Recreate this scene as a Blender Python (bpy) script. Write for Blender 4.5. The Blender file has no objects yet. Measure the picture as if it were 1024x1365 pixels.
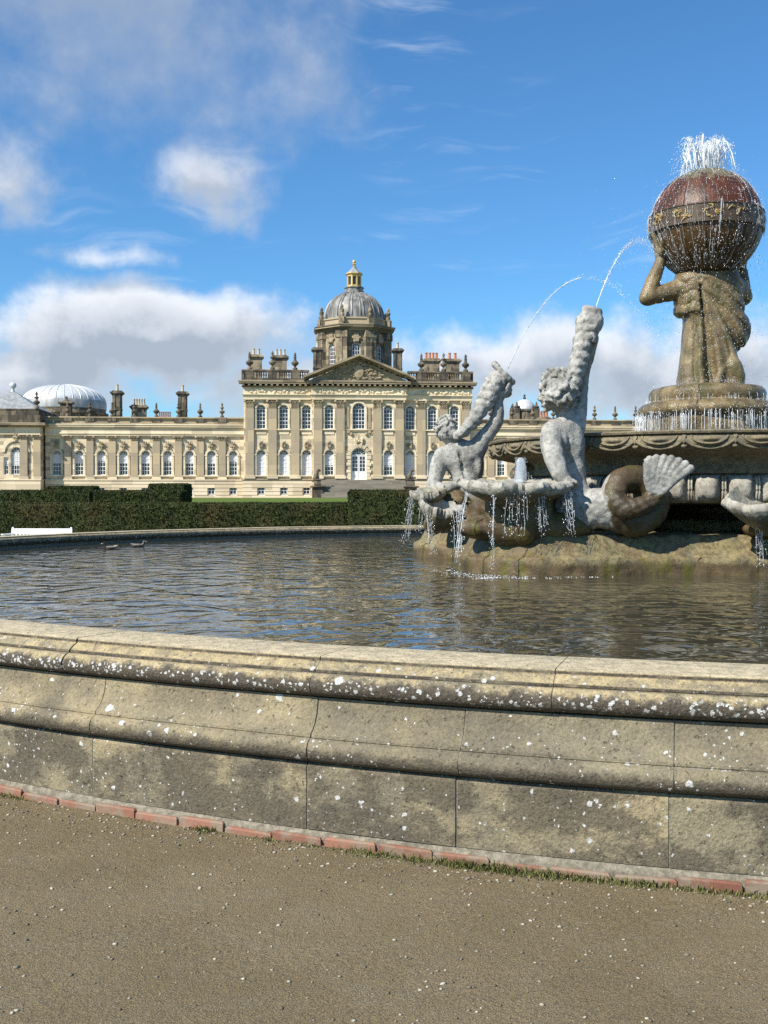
import bpy, math, random
import numpy as np
from mathutils import Vector, Matrix
from mathutils.geometry import tessellate_polygon

random.seed(7)
RNG = np.random.default_rng(11)
scene = bpy.context.scene
COL = scene.collection
PI = math.pi
R = math.radians

# ------------------------------------------------------------------ camera
cam_d = bpy.data.cameras.new('camera')
cam_d.sensor_fit = 'VERTICAL'
cam_d.sensor_height = 24.0
cam_d.lens = 24.0 * 1450.0 / 1365.0
cam_d.clip_start = 0.05
cam_d.clip_end = 6000.0
cam = bpy.data.objects.new('camera', cam_d)
COL.objects.link(cam)
cam.location = (0, 0, 1.6)
cam.rotation_euler = (PI / 2 - 0.0142, 0, 0)
scene.camera = cam

# ------------------------------------------------------------------ light
SUN_EL = R(42)
SUN_H = Vector((-0.77, -0.638))            # horizontal direction towards the sun
sun_dir = Vector((SUN_H.x * math.cos(SUN_EL), SUN_H.y * math.cos(SUN_EL), math.sin(SUN_EL)))
sun_d = bpy.data.lights.new('sun', 'SUN')
sun_d.energy = 5.0
sun_d.angle = R(0.53)
sun_d.color = (1.0, 0.94, 0.84)
sun = bpy.data.objects.new('sun', sun_d)
COL.objects.link(sun)
sun.location = (-60, -45, 80)
sun.rotation_euler = (-sun_dir).to_track_quat('-Z', 'Y').to_euler()

scene.view_settings.view_transform = 'Standard'
scene.view_settings.look = 'None'
scene.view_settings.gamma = 1.0
scene.view_settings.exposure = 0.46
scene.view_settings.use_curve_mapping = False
scene.cycles.use_denoising = False
scene.cycles.max_bounces = 7
scene.cycles.diffuse_bounces = 3
scene.cycles.glossy_bounces = 3
scene.cycles.transmission_bounces = 4
scene.cycles.transparent_max_bounces = 8
scene.cycles.caustics_reflective = False
scene.cycles.caustics_refractive = False

# ------------------------------------------------------------------ node helpers
class NT:
    """small wrapper to write node trees as expressions"""
    def __init__(self, tree):
        self.t = tree
        self.n = tree.nodes
        self.l = tree.links

    def put(self, sock, v):
        if isinstance(v, bpy.types.NodeSocket):
            self.l.new(v, sock)
        elif v is not None:
            if hasattr(sock.default_value, '__len__') and not hasattr(v, '__len__'):
                v = [v] * len(sock.default_value)
            if hasattr(sock.default_value, '__len__') and len(sock.default_value) == 4 and len(v) == 3:
                v = (*v, 1.0)
            sock.default_value = v

    def math(self, op, a, b=None, c=None, clamp=False):
        n = self.n.new('ShaderNodeMath')
        n.operation = op
        n.use_clamp = clamp
        for i, v in enumerate((a, b, c)):
            if v is not None:
                self.put(n.inputs[i], v)
        return n.outputs[0]

    def vmath(self, op, a, b=None, out=0):
        n = self.n.new('ShaderNodeVectorMath')
        n.operation = op
        self.put(n.inputs[0], a)
        if b is not None:
            if op == 'SCALE':
                self.put(n.inputs['Scale'], b)
            else:
                self.put(n.inputs[1], b)
        return n.outputs[out] if op not in ('LENGTH', 'DOT_PRODUCT', 'DISTANCE') else n.outputs['Value']

    def mix(self, f, a, b, mode='MIX'):
        n = self.n.new('ShaderNodeMix')
        n.data_type = 'RGBA'
        n.blend_type = mode
        n.clamp_factor = True
        self.put(n.inputs[0], f)
        self.put(n.inputs[6], a)
        self.put(n.inputs[7], b)
        return n.outputs[2]

    def ramp(self, f, lo, hi, smooth=True):
        n = self.n.new('ShaderNodeMapRange')
        n.interpolation_type = 'SMOOTHSTEP' if smooth else 'LINEAR'
        n.clamp = True if not smooth else n.clamp
        self.put(n.inputs[0], f)
        self.put(n.inputs[1], lo)
        self.put(n.inputs[2], hi)
        n.inputs[3].default_value = 0.0
        n.inputs[4].default_value = 1.0
        return n.outputs[0]

    def noise(self, vec, scale, detail=4.0, rough=0.55, dist=0.0, col=False):
        n = self.n.new('ShaderNodeTexNoise')
        self.put(n.inputs['Vector'], vec)
        n.inputs['Scale'].default_value = scale
        n.inputs['Detail'].default_value = detail
        n.inputs['Roughness'].default_value = rough
        n.inputs['Distortion'].default_value = dist
        return n.outputs['Color' if col else 'Fac']

    def voronoi(self, vec, scale, feature='F1', rand=1.0, out='Distance'):
        n = self.n.new('ShaderNodeTexVoronoi')
        n.feature = feature
        self.put(n.inputs['Vector'], vec)
        n.inputs['Scale'].default_value = scale
        n.inputs['Randomness'].default_value = rand
        return n.outputs[out]

    def sep(self, vec):
        n = self.n.new('ShaderNodeSeparateXYZ')
        self.put(n.inputs[0], vec)
        return n.outputs[0], n.outputs[1], n.outputs[2]

    def comb(self, x, y, z):
        n = self.n.new('ShaderNodeCombineXYZ')
        for i, v in enumerate((x, y, z)):
            self.put(n.inputs[i], v)
        return n.outputs[0]

    def coord(self, which='Object'):
        return self.n.new('ShaderNodeTexCoord').outputs[which]

    def pos(self):
        return self.n.new('ShaderNodeNewGeometry').outputs['Position']

    def rnd(self):
        return self.n.new('ShaderNodeObjectInfo').outputs['Random']

    def attr(self, name, out='Fac'):
        n = self.n.new('ShaderNodeAttribute')
        n.attribute_name = name
        return n.outputs[out]

    def bump(self, h, strength=0.5, dist=0.01):
        n = self.n.new('ShaderNodeBump')
        n.inputs['Strength'].default_value = strength
        n.inputs['Distance'].default_value = dist
        self.put(n.inputs['Height'], h)
        return n.outputs[0]


def new_mat(name):
    m = bpy.data.materials.new(name)
    m.use_nodes = True
    t = NT(m.node_tree)
    b = m.node_tree.nodes['Principled BSDF']
    t.b = b
    return m, t


def finish(t, color, rough=0.8, normal=None, spec=0.3, metal=0.0):
    t.put(t.b.inputs['Base Color'], color)
    t.put(t.b.inputs['Roughness'], rough)
    t.put(t.b.inputs['Metallic'], metal)
    t.b.inputs['Specular IOR Level'].default_value = spec
    if normal is not None:
        t.put(t.b.inputs['Normal'], normal)


# ------------------------------------------------------------------ world: clear sky with clouds all round
world = bpy.data.worlds.new('World')
scene.world = world
world.use_nodes = True
wt = NT(world.node_tree)
bg = world.node_tree.nodes['Background']
sky = wt.n.new('ShaderNodeTexSky')
sky.sky_type = 'NISHITA'
sky.sun_disc = False
sky.sun_elevation = SUN_EL
sky.sun_rotation = math.atan2(SUN_H.x, SUN_H.y)
sky.altitude = 100
sky.air_density = 1.0
sky.dust_density = 0.25
sky.ozone_density = 2.5
bg.inputs['Strength'].default_value = 0.1
world.cycles.sampling_method = 'NONE'

# cloud cover as a field over direction: scattered puffs by noise, thickened round a list of
# cloud centres (azimuth, elevation, half width, half height, weight), angles in radians
CLOUDS = [
    (-0.26, 0.425, 0.215, 0.105, 1.05), (-0.085, 0.395, 0.065, 0.090, 0.75),
    (-0.30, 0.345, 0.085, 0.045, 0.62),
    (-0.163, 0.280, 0.066, 0.040, 1.0), (-0.330, 0.270, 0.055, 0.045, 0.85),
    (-0.250, 0.212, 0.090, 0.014, 0.60),
    (-0.215, 0.138, 0.200, 0.052, 1.5), (-0.31, 0.105, 0.20, 0.050, 1.15), (-0.10, 0.105, 0.14, 0.045, 1.0),
    (0.120, 0.118, 0.120, 0.052, 1.3), (0.270, 0.105, 0.160, 0.062, 1.3), (0.05, 0.06, 0.20, 0.05, 1.1),
    (0.62, 0.20, 0.20, 0.08, 1.0), (-0.75, 0.20, 0.24, 0.09, 1.0), (1.6, 0.20, 0.5, 0.10, 1.0), (-2.2, 0.25, 0.6, 0.12, 0.9),
]
grp = bpy.data.node_groups.new('cloud_field', 'ShaderNodeTree')
grp.interface.new_socket('Q', in_out='INPUT', socket_type='NodeSocketVector')
grp.interface.new_socket('Density', in_out='OUTPUT', socket_type='NodeSocketFloat')
gt = NT(grp)
gi = gt.n.new('NodeGroupInput')
go = gt.n.new('NodeGroupOutput')
Q = gi.outputs[0]
warp = gt.vmath('SCALE', gt.vmath('SUBTRACT', gt.noise(Q, 9.0, 2, 0.55, col=True), (0.5, 0.5, 0.5)), 0.055)
Qw = gt.vmath('ADD', Q, warp)
acc = None
for (a, e, ra, re_, wgt) in CLOUDS:
    d = gt.vmath('MULTIPLY', gt.vmath('SUBTRACT', Qw, (a, e, 0.0)), (1 / ra, 1 / re_, 0.0))
    g = gt.math('MULTIPLY', gt.math('SUBTRACT', 1.25, gt.vmath('LENGTH', d)), wgt)
    acc = g if acc is None else gt.math('MAXIMUM', acc, g)
acc = gt.math('MAXIMUM', acc, -0.6)
fb = gt.noise(Q, 11.0, 7, 0.60)
fb = gt.math('MULTIPLY', gt.math('SUBTRACT', fb, 0.52), 2.5)
dens = gt.math('ADD', acc, fb)
gt.l.new(dens, go.inputs[0])

dirv = wt.coord('Generated')
dirn = wt.vmath('NORMALIZE', dirv)
dx, dy, dz = wt.sep(dirn)
az = wt.math('ARCTAN2', dx, dy)
el = wt.math('ARCSINE', dz)
Qv = wt.comb(az, el, 0.0)


def cloud_at(vec):
    n = wt.n.new('ShaderNodeGroup')
    n.node_tree = grp
    wt.l.new(vec, n.inputs[0])
    return n.outputs[0]


d0 = cloud_at(Qv)
d1 = cloud_at(wt.vmath('ADD', Qv, (-0.010, 0.022, 0.0)))
high = wt.ramp(el, 0.24, 0.36)
cover = wt.ramp(d0, wt.math('SUBTRACT', 0.08, wt.math('MULTIPLY', high, 0.32)), wt.math('ADD', 1.10, wt.math('MULTIPLY', high, 0.45)))
edge = wt.math('SUBTRACT', d0, d1)
lit = wt.ramp(edge, -0.15, 0.95)
body = wt.ramp(d0, 0.5, 1.9)
shade = wt.math('SUBTRACT', wt.math('ADD', wt.math('MULTIPLY', lit, 0.80), 0.30), wt.math('MULTIPLY', body, 0.62), clamp=True)
shade = wt.math('MULTIPLY', shade, wt.math('SUBTRACT', 1.0, wt.math('MULTIPLY', high, 0.50)))
ccol = wt.mix(shade, (3.2, 3.65, 4.3), (7.2, 7.4, 7.8))
# thin high streaks
streak = wt.noise(wt.vmath('MULTIPLY', wt.vmath('ADD', Qv, wt.vmath('SCALE', wt.noise(Qv, 5, 2, 0.5, col=True), 0.10)), (7.0, 46.0, 1.0)), 1.0, 5, 0.6)
streak = wt.math('MULTIPLY', wt.ramp(streak, 0.52, 0.80), wt.math('MULTIPLY', wt.ramp(wt.noise(Qv, 4.0, 2), 0.42, 0.62), 0.42))
skyc = wt.mix(streak, wt.mix(1.0, sky.outputs[0], (0.50, 0.89, 1.16), 'MULTIPLY'), (6.6, 7.2, 8.0))
cover = wt.math('MULTIPLY', cover, wt.math('SUBTRACT', 0.96, wt.math('MULTIPLY', high, 0.26)))
final = wt.mix(cover, skyc, ccol)
wt.l.new(final, bg.inputs['Color'])


# ------------------------------------------------------------------ mesh helpers
class MB:
    def __init__(self):
        self.v = []
        self.f = []

    def add(self, verts, faces):
        o = len(self.v)
        self.v.extend([tuple(p) for p in verts])
        self.f.extend([tuple(i + o for i in f) for f in faces])
        return self

    def box(self, x0, x1, y0, y1, z0, z1, bev=0.0):
        if bev <= 0:
            v = [(x0, y0, z0), (x1, y0, z0), (x1, y1, z0), (x0, y1, z0), (x0, y0, z1), (x1, y0, z1), (x1, y1, z1), (x0, y1, z1)]
            f = [(0, 3, 2, 1), (4, 5, 6, 7), (0, 1, 5, 4), (1, 2, 6, 5), (2, 3, 7, 6), (3, 0, 4, 7)]
            return self.add(v, f)
        b = bev
        v = []
        for (z, i) in ((z0, b), (z0 + b, 0), (z1 - b, 0), (z1, b)):
            v += [(x0 + i, y0 + i, z), (x1 - i, y0 + i, z), (x1 - i, y1 - i, z), (x0 + i, y1 - i, z)]
        f = [(0, 3, 2, 1), (12, 13, 14, 15)]
        for k in range(3):
            for j in range(4):
                f.append((k * 4 + j, k * 4 + (j + 1) % 4, k * 4 + 4 + (j + 1) % 4, k * 4 + 4 + j))
        return self.add(v, f)

    def lathe(self, prof, n=24, c=(0, 0), a0=0.0, a1=2 * PI, cap=True, sq=False):
        """profile = [(r, z)...] about the vertical through c"""
        full = abs(a1 - a0 - 2 * PI) < 1e-6
        m = n if full else n + 1
        v = []
        for (r, z) in prof:
            for i in range(m):
                a = a0 + (a1 - a0) * i / n
                v.append((c[0] + r * math.cos(a), c[1] + r * math.sin(a), z))
        f = []
        for k in range(len(prof) - 1):
            for i in range(n):
                j = (i + 1) % m
                f.append((k * m + i, k * m + j, (k + 1) * m + j, (k + 1) * m + i))
        if cap and full:
            f.append(tuple(range(m - 1, -1, -1)))
            f.append(tuple((len(prof) - 1) * m + i for i in range(m)))
        return self.add(v, f)

    def ring_piece(self, prof, c, a0, a1, n):
        """closed profile [(r, z)...] swept round c from a0 to a1, ends capped"""
        m = len(prof)
        v = []
        for i in range(n + 1):
            a = a0 + (a1 - a0) * i / n
            ca, sa = math.cos(a), math.sin(a)
            for (r, z) in prof:
                v.append((c[0] + r * ca, c[1] + r * sa, z))
        f = []
        for i in range(n):
            for k in range(m):
                l = (k + 1) % m
                f.append((i * m + k, (i + 1) * m + k, (i + 1) * m + l, i * m + l))
        f.append(tuple(range(m)))
        f.append(tuple(n * m + k for k in range(m - 1, -1, -1)))
        return self.add(v, f)

    def extrude(self, poly, w0, w1, axis='y'):
        """polygon of (u, z) extruded along depth from w0 to w1"""
        n = len(poly)
        v = [(u, w0, z) for u, z in poly] + [(u, w1, z) for u, z in poly]
        f = [tuple(range(n)), tuple(range(2 * n - 1, n - 1, -1))]
        for i in range(n):
            j = (i + 1) % n
            f.append((i, i + n, j + n, j))
        return self.add(v, f)

    def tube(self, pts, rads, n=8, cap=True):
        pts = [Vector(p) for p in pts]
        if not hasattr(rads, '__len__'):
            rads = [rads] * len(pts)
        v = []
        up = Vector((0, 0, 1))
        for i, p in enumerate(pts):
            d = (pts[min(i + 1, len(pts) - 1)] - pts[max(i - 1, 0)]).normalized()
            s = d.cross(up)
            if s.length < 1e-3:
                s = d.cross(Vector((1, 0, 0)))
            s.normalize()
            t = s.cross(d)
            for k in range(n):
                a = 2 * PI * k / n
                v.append(p + (s * math.cos(a) + t * math.sin(a)) * rads[i])
        f = []
        for i in range(len(pts) - 1):
            for k in range(n):
                l = (k + 1) % n
                f.append((i * n + k, i * n + l, (i + 1) * n + l, (i + 1) * n + k))
        if cap:
            f.append(tuple(range(n - 1, -1, -1)))
            f.append(tuple((len(pts) - 1) * n + k for k in range(n)))
        return self.add(v, f)

    def ball(self, c, r, nu=8, nv=6):
        rx, ry, rz = (r, r, r) if not hasattr(r, '__len__') else r
        v = [(c[0], c[1], c[2] - rz)]
        for j in range(1, nv):
            t = -PI / 2 + PI * j / nv
            for i in range(nu):
                a = 2 * PI * i / nu
                v.append((c[0] + rx * math.cos(t) * math.cos(a), c[1] + ry * math.cos(t) * math.sin(a), c[2] + rz * math.sin(t)))
        v.append((c[0], c[1], c[2] + rz))
        f = []
        for i in range(nu):
            f.append((0, 1 + (i + 1) % nu, 1 + i))
            f.append((len(v) - 1, 1 + (nv - 2) * nu + i, 1 + (nv - 2) * nu + (i + 1) % nu))
        for j in range(nv - 2):
            for i in range(nu):
                k = (i + 1) % nu
                f.append((1 + j * nu + i, 1 + j * nu + k, 1 + (j + 1) * nu + k, 1 + (j + 1) * nu + i))
        return self.add(v, f)

    def mesh(self, name, smooth=False, fix=True):
        me = bpy.data.meshes.new(name)
        me.from_pydata(self.v, [], self.f)
        me.update()
        if fix:
            import bmesh
            bm = bmesh.new()
            bm.from_mesh(me)
            bmesh.ops.recalc_face_normals(bm, faces=bm.faces)
            bm.to_mesh(me)
            bm.free()
        if smooth is True:
            me.polygons.foreach_set('use_smooth', [True] * len(me.polygons))
        elif smooth:
            me.polygons.foreach_set('use_smooth', [True] * len(me.polygons))
            me.set_sharp_from_angle(angle=R(smooth))
        return me

    def build(self, name, mat, parent=None, smooth=False, fix=True):
        return link(name, self.mesh(name, smooth, fix), mat, parent)


def link(name, me, mat, parent=None):
    if mat is not None and len(me.materials) == 0:
        me.materials.append(mat)
    o = bpy.data.objects.new(name, me)
    COL.objects.link(o)
    if parent is not None:
        o.parent = parent
    return o


def empty(name, loc=(0, 0, 0), rz=0.0, parent=None):
    o = bpy.data.objects.new(name, None)
    o.empty_display_size = 0.2
    COL.objects.link(o)
    o.location = loc
    o.rotation_euler = (0, 0, rz)
    if parent is not None:
        o.parent = parent
    return o


def tag(o, label=None, cat=None, group=None, kind=None):
    if label:
        o['label'] = label
    if cat:
        o['category'] = cat
    if group:
        o['group'] = group
    if kind:
        o['kind'] = kind
    return o


def copy_tree(o, parent=None):
    c = o.copy()
    COL.objects.link(c)
    c.parent = parent
    for ch in list(o.children):
        copy_tree(ch, c)
    return c


def np_mesh(name, V, F, smooth=True):
    """V (n,3) float array, F (m,4) or (m,3) int array"""
    me = bpy.data.meshes.new(name)
    V = np.asarray(V, dtype=np.float32)
    F = np.asarray(F, dtype=np.int32)
    k = F.shape[1]
    me.vertices.add(len(V))
    me.vertices.foreach_set('co', V.ravel())
    me.loops.add(F.size)
    me.loops.foreach_set('vertex_index', F.ravel())
    me.polygons.add(len(F))
    me.polygons.foreach_set('loop_start', np.arange(0, F.size, k, dtype=np.int32))
    me.polygons.foreach_set('loop_total', np.full(len(F), k, dtype=np.int32))
    if smooth:
        me.polygons.foreach_set('use_smooth', np.ones(len(F), dtype=bool))
    me.update(calc_edges=True)
    me.validate()
    return me


# value noise in numpy for sculpted surfaces
def vnoise(P, scale, seed=0):
    Q_ = np.asarray(P, dtype=np.float64) * scale + seed * 17.31
    i = np.floor(Q_).astype(np.int64)
    f = Q_ - i
    f = f * f * (3 - 2 * f)

    def h(a, b, c):
        n = (a * 73856093) ^ (b * 19349663) ^ (c * 83492791) ^ (seed * 2654435)
        n = (n ^ (n >> 13)) * 1274126177
        n = n ^ (n >> 16)
        return (n & 0xFFFF) / 65535.0
    x, y, z = i[..., 0], i[..., 1], i[..., 2]
    u, v, w = f[..., 0], f[..., 1], f[..., 2]
    r = 0
    for a in (0, 1):
        for b in (0, 1):
            for c in (0, 1):
                r = r + h(x + a, y + b, z + c) * (u if a else 1 - u) * (v if b else 1 - v) * (w if c else 1 - w)
    return r


def fbm(P, scale, octs=3, seed=0):
    s, a, t = 0, 1.0, 0.0
    for k in range(octs):
        s = s + a * (vnoise(P, scale * 2 ** k, seed + k) - 0.5)
        t += a
        a *= 0.5
    return s / t


def at(px, py, Y):
    """point at distance Y seen in the photograph (1024 x 1365) at px, py"""
    th = 0.0142
    c, s = math.cos(th), math.sin(th)
    yy = (682.5 - py) / 1450.0          # v/d
    # d = Y c - z s ; v = Y s + z c
    z = Y * (yy * c - s) / (c + yy * s)
    d = Y * c - z * s
    return Vector(((px - 512) / 1450.0 * d, Y, 1.6 + z))


# ------------------------------------------------------------------ signed distance sculpting
class SDF:
    def __init__(self, lo, hi, vox):
        self.lo = np.array(lo, dtype=np.float32)
        self.vox = vox
        self.n = np.ceil((np.array(hi) - np.array(lo)) / vox).astype(int) + 1
        self.D = np.full(self.n, 1.0, dtype=np.float32)
        self.rs = 1.0

    def region(self, lo, hi, pad):
        a = np.floor((np.array(lo) - pad - self.lo) / self.vox).astype(int)
        b = np.ceil((np.array(hi) + pad - self.lo) / self.vox).astype(int) + 1
        a = np.clip(a, 0, self.n)
        b = np.clip(b, 0, self.n)
        sl = tuple(slice(int(x), int(y)) for x, y in zip(a, b))
        ax = [self.lo[k] + np.arange(a[k], b[k], dtype=np.float32) * self.vox for k in range(3)]
        X, Y, Z = np.meshgrid(*ax, indexing='ij')
        return sl, X, Y, Z

    def comb(self, sl, d, k, op):
        D = self.D[sl]
        if D.size == 0:
            return
        if op == 'sub':
            d = -d
            h = np.clip(0.5 - 0.5 * (D - d) / max(k, 1e-4), 0, 1)
            self.D[sl] = D * (1 - h) + d * h + k * h * (1 - h)
        else:
            h = np.clip(0.5 + 0.5 * (D - d) / max(k, 1e-4), 0, 1)
            self.D[sl] = D * (1 - h) + d * h - k * h * (1 - h)

    def cap(self, a, b, ra, rb=None, k=0.04, op='add'):
        rb = (ra if rb is None else rb) * self.rs
        ra = ra * self.rs
        a = np.array(a, dtype=np.float32)
        b = np.array(b, dtype=np.float32)
        rm = max(ra, rb)
        sl, X, Y, Z = self.region(np.minimum(a, b) - rm, np.maximum(a, b) + rm, 2.5 * k + 3 * self.vox)
        ba = b - a
        L = float(ba @ ba) + 1e-9
        h = np.clip(((X - a[0]) * ba[0] + (Y - a[1]) * ba[1] + (Z - a[2]) * ba[2]) / L, 0, 1)
        d = np.sqrt((X - a[0] - h * ba[0]) ** 2 + (Y - a[1] - h * ba[1]) ** 2 + (Z - a[2] - h * ba[2]) ** 2) - (ra + (rb - ra) * h)
        self.comb(sl, d, k, op)
        return self

    def chain(self, pts, rads, k=0.04, op='add', sub=4):
        P = [Vector(p) for p in pts]
        Q_, r_ = [], []
        for i in range(len(P) - 1):          # Catmull-Rom through the joints
            p0 = P[max(i - 1, 0)]
            p1, p2 = P[i], P[i + 1]
            p3 = P[min(i + 2, len(P) - 1)]
            for s in range(sub):
                t = s / sub
                q = 0.5 * ((2 * p1) + (p2 - p0) * t + (2 * p0 - 5 * p1 + 4 * p2 - p3) * t * t + (3 * p1 - p0 - 3 * p2 + p3) * t ** 3)
                Q_.append(q)
                r_.append(rads[i] + (rads[i + 1] - rads[i]) * t)
        Q_.append(P[-1])
        r_.append(rads[-1])
        for i in range(len(Q_) - 1):
            self.cap(Q_[i], Q_[i + 1], r_[i], r_[i + 1], k if i == 0 else min(k, 0.02), op)
        return self

    def ell(self, c, r, k=0.04, rot=None, op='add'):
        c = np.array(c, dtype=np.float32)
        r = tuple(k_ * self.rs for k_ in ((r, r, r) if not hasattr(r, '__len__') else r))
        rm = max(r)
        sl, X, Y, Z = self.region(c - rm, c + rm, 2.5 * k + 3 * self.vox)
        x, y, z = X - c[0], Y - c[1], Z - c[2]
        if rot is not None:
            m = np.array(rot.to_matrix().transposed(), dtype=np.float32) if hasattr(rot, 'to_matrix') else np.array(rot)
            x, y, z = (m[0, 0] * x + m[0, 1] * y + m[0, 2] * z, m[1, 0] * x + m[1, 1] * y + m[1, 2] * z, m[2, 0] * x + m[2, 1] * y + m[2, 2] * z)
        q = np.sqrt((x / r[0]) ** 2 + (y / r[1]) ** 2 + (z / r[2]) ** 2)
        g = np.sqrt((x / r[0] ** 2) ** 2 + (y / r[1] ** 2) ** 2 + (z / r[2] ** 2) ** 2) + 1e-6
        d = q * (q - 1) / g
        self.comb(sl, d, k, op)
        return self

    def fn(self, f, lo, hi, k=0.03, op='add'):
        sl, X, Y, Z = self.region(lo, hi, 3 * self.vox)
        self.comb(sl, f(X, Y, Z).astype(np.float32), k, op)
        return self

    def perturb(self, f):
        ax = [self.lo[k] + np.arange(self.n[k], dtype=np.float32) * self.vox for k in range(3)]
        m = np.abs(self.D) < 0.12
        idx = np.nonzero(m)
        P = np.stack([ax[0][idx[0]], ax[1][idx[1]], ax[2][idx[2]]], 1)
        self.D[m] += f(P).astype(np.float32)
        return self

    def mesh(self):
        """naive surface nets"""
        D = self.D
        S = D < 0
        c = [S[:-1, :-1, :-1], S[1:, :-1, :-1], S[:-1, 1:, :-1], S[1:, 1:, :-1], S[:-1, :-1, 1:], S[1:, :-1, 1:], S[:-1, 1:, 1:], S[1:, 1:, 1:]]
        cnt = sum(x.astype(np.int8) for x in c)
        act = (cnt > 0) & (cnt < 8)
        I = np.argwhere(act)
        vid = np.full(act.shape, -1, dtype=np.int64)
        vid[act] = np.arange(len(I))
        offs = np.array([(i & 1, (i >> 1) & 1, (i >> 2) & 1) for i in range(8)])
        vals = np.stack([D[I[:, 0] + o[0], I[:, 1] + o[1], I[:, 2] + o[2]] for o in offs], 1)
        acc_ = np.zeros((len(I), 3))
        num = np.zeros(len(I))
        for i in range(8):
            for ax in range(3):
                j = i | (1 << ax)
                if j == i:
                    continue
                a, b = vals[:, i], vals[:, j]
                m = (a < 0) != (b < 0)
                t = np.where(m, a / np.where(m, a - b, 1), 0)
                p = offs[i][None, :] + t[:, None] * (offs[j] - offs[i])[None, :]
                acc_ += np.where(m[:, None], p, 0)
                num += m
        V = (I + acc_ / num[:, None]) * self.vox + self.lo
        F = []
        for ax in range(3):
            u, v = (ax + 1) % 3, (ax + 2) % 3
            sa = [slice(None)] * 3
            sb = [slice(None)] * 3
            sa[ax] = slice(0, -1)
            sb[ax] = slice(1, None)
            A, B = S[tuple(sa)], S[tuple(sb)]
            for flip in (False, True):
                E_ = np.argwhere((A & ~B) if not flip else (~A & B))
                E_ = E_[(E_[:, u] > 0) & (E_[:, v] > 0) & (E_[:, u] < self.n[u] - 1) & (E_[:, v] < self.n[v] - 1)]
                if len(E_) == 0:
                    continue
                q = []
                for (du, dv) in ((-1, -1), (0, -1), (0, 0), (-1, 0)):
                    K = E_.copy()
                    K[:, u] += du
                    K[:, v] += dv
                    q.append(vid[K[:, 0], K[:, 1], K[:, 2]])
                q = np.stack(q, 1)
                if flip:
                    q = q[:, ::-1]
                F.append(q)
        return V, np.concatenate(F)


def vnormals(V, F):
    n = np.cross(V[F[:, 2]] - V[F[:, 0]], V[F[:, 3]] - V[F[:, 1]]) if F.shape[1] == 4 else np.cross(V[F[:, 1]] - V[F[:, 0]], V[F[:, 2]] - V[F[:, 0]])
    N = np.zeros_like(V)
    for k in range(F.shape[1]):
        np.add.at(N, F[:, k], n)
    return N / (np.linalg.norm(N, axis=1, keepdims=True) + 1e-12)


def add_attr(me, name, vals):
    a = me.attributes.new(name, 'FLOAT', 'POINT')
    a.data.foreach_set('value', np.asarray(vals, dtype=np.float32))

# ------------------------------------------------------------------ materials
M = {}


def ashlar(name, c1, c2, c3, soot=0.25, block=(1.05, 0.42), bump=0.3, sootcol=(0.055, 0.05, 0.042)):
    """dressed limestone: courses of blocks, each of its own tint, with weather stains"""
    m, t = new_mat(name)
    o = t.coord('Object')
    x, y, z = t.sep(o)
    rn = t.rnd()
    uv = t.comb(t.math('ADD', t.math('ADD', x, y), t.math('MULTIPLY', rn, 13.7)), z, 0.0)
    b = t.n.new('ShaderNodeTexBrick')
    t.put(b.inputs['Vector'], uv)
    b.inputs['Scale'].default_value = 1.0
    b.inputs['Brick Width'].default_value = block[0]
    b.inputs['Row Height'].default_value = block[1]
    b.inputs['Mortar Size'].default_value = 0.012
    b.inputs['Mortar Smooth'].default_value = 0.3
    b.inputs['Bias'].default_value = -0.1
    t.put(b.inputs['Color1'], c1)
    t.put(b.inputs['Color2'], c2)
    t.put(b.inputs['Mortar'], tuple(k * 0.6 for k in c1))
    cell = t.vmath('FLOOR', t.vmath('DIVIDE', uv, (block[0], block[1], 1.0)))
    wn = t.n.new('ShaderNodeTexWhiteNoise')
    wn.noise_dimensions = '3D'
    t.put(wn.inputs['Vector'], cell)
    p2 = t.vmath('ADD', o, t.comb(t.math('MULTIPLY', rn, 31.0), 0.0, 0.0))
    col = t.mix(t.math('MULTIPLY', t.ramp(wn.outputs[0], 0.66, 0.82), 0.75), b.outputs['Color'], c3)
    big = t.noise(p2, 0.35, 5, 0.6)
    col = t.mix(t.math('MULTIPLY', t.ramp(big, 0.45, 0.7), 0.5), col, c3)
    st = t.noise(t.vmath('MULTIPLY', p2, (1.6, 1.6, 0.5)), 1.3, 6, 0.65)
    lo = 0.78 - soot * 0.5
    col = t.mix(t.math('MULTIPLY', t.ramp(st, lo, lo + 0.16), 0.85), col, sootcol)
    col = t.mix(0.35, col, t.mix(t.noise(o, 9, 4), (0.6, 0.6, 0.6), (1.35, 1.3, 1.22)), 'MULTIPLY')
    h = t.math('ADD', t.math('MULTIPLY', b.outputs['Fac'], -1.0), t.math('MULTIPLY', t.noise(o, 14, 4), 0.6))
    finish(t, col, 0.88, t.bump(h, bump, 0.02), 0.2)
    return m


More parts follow.
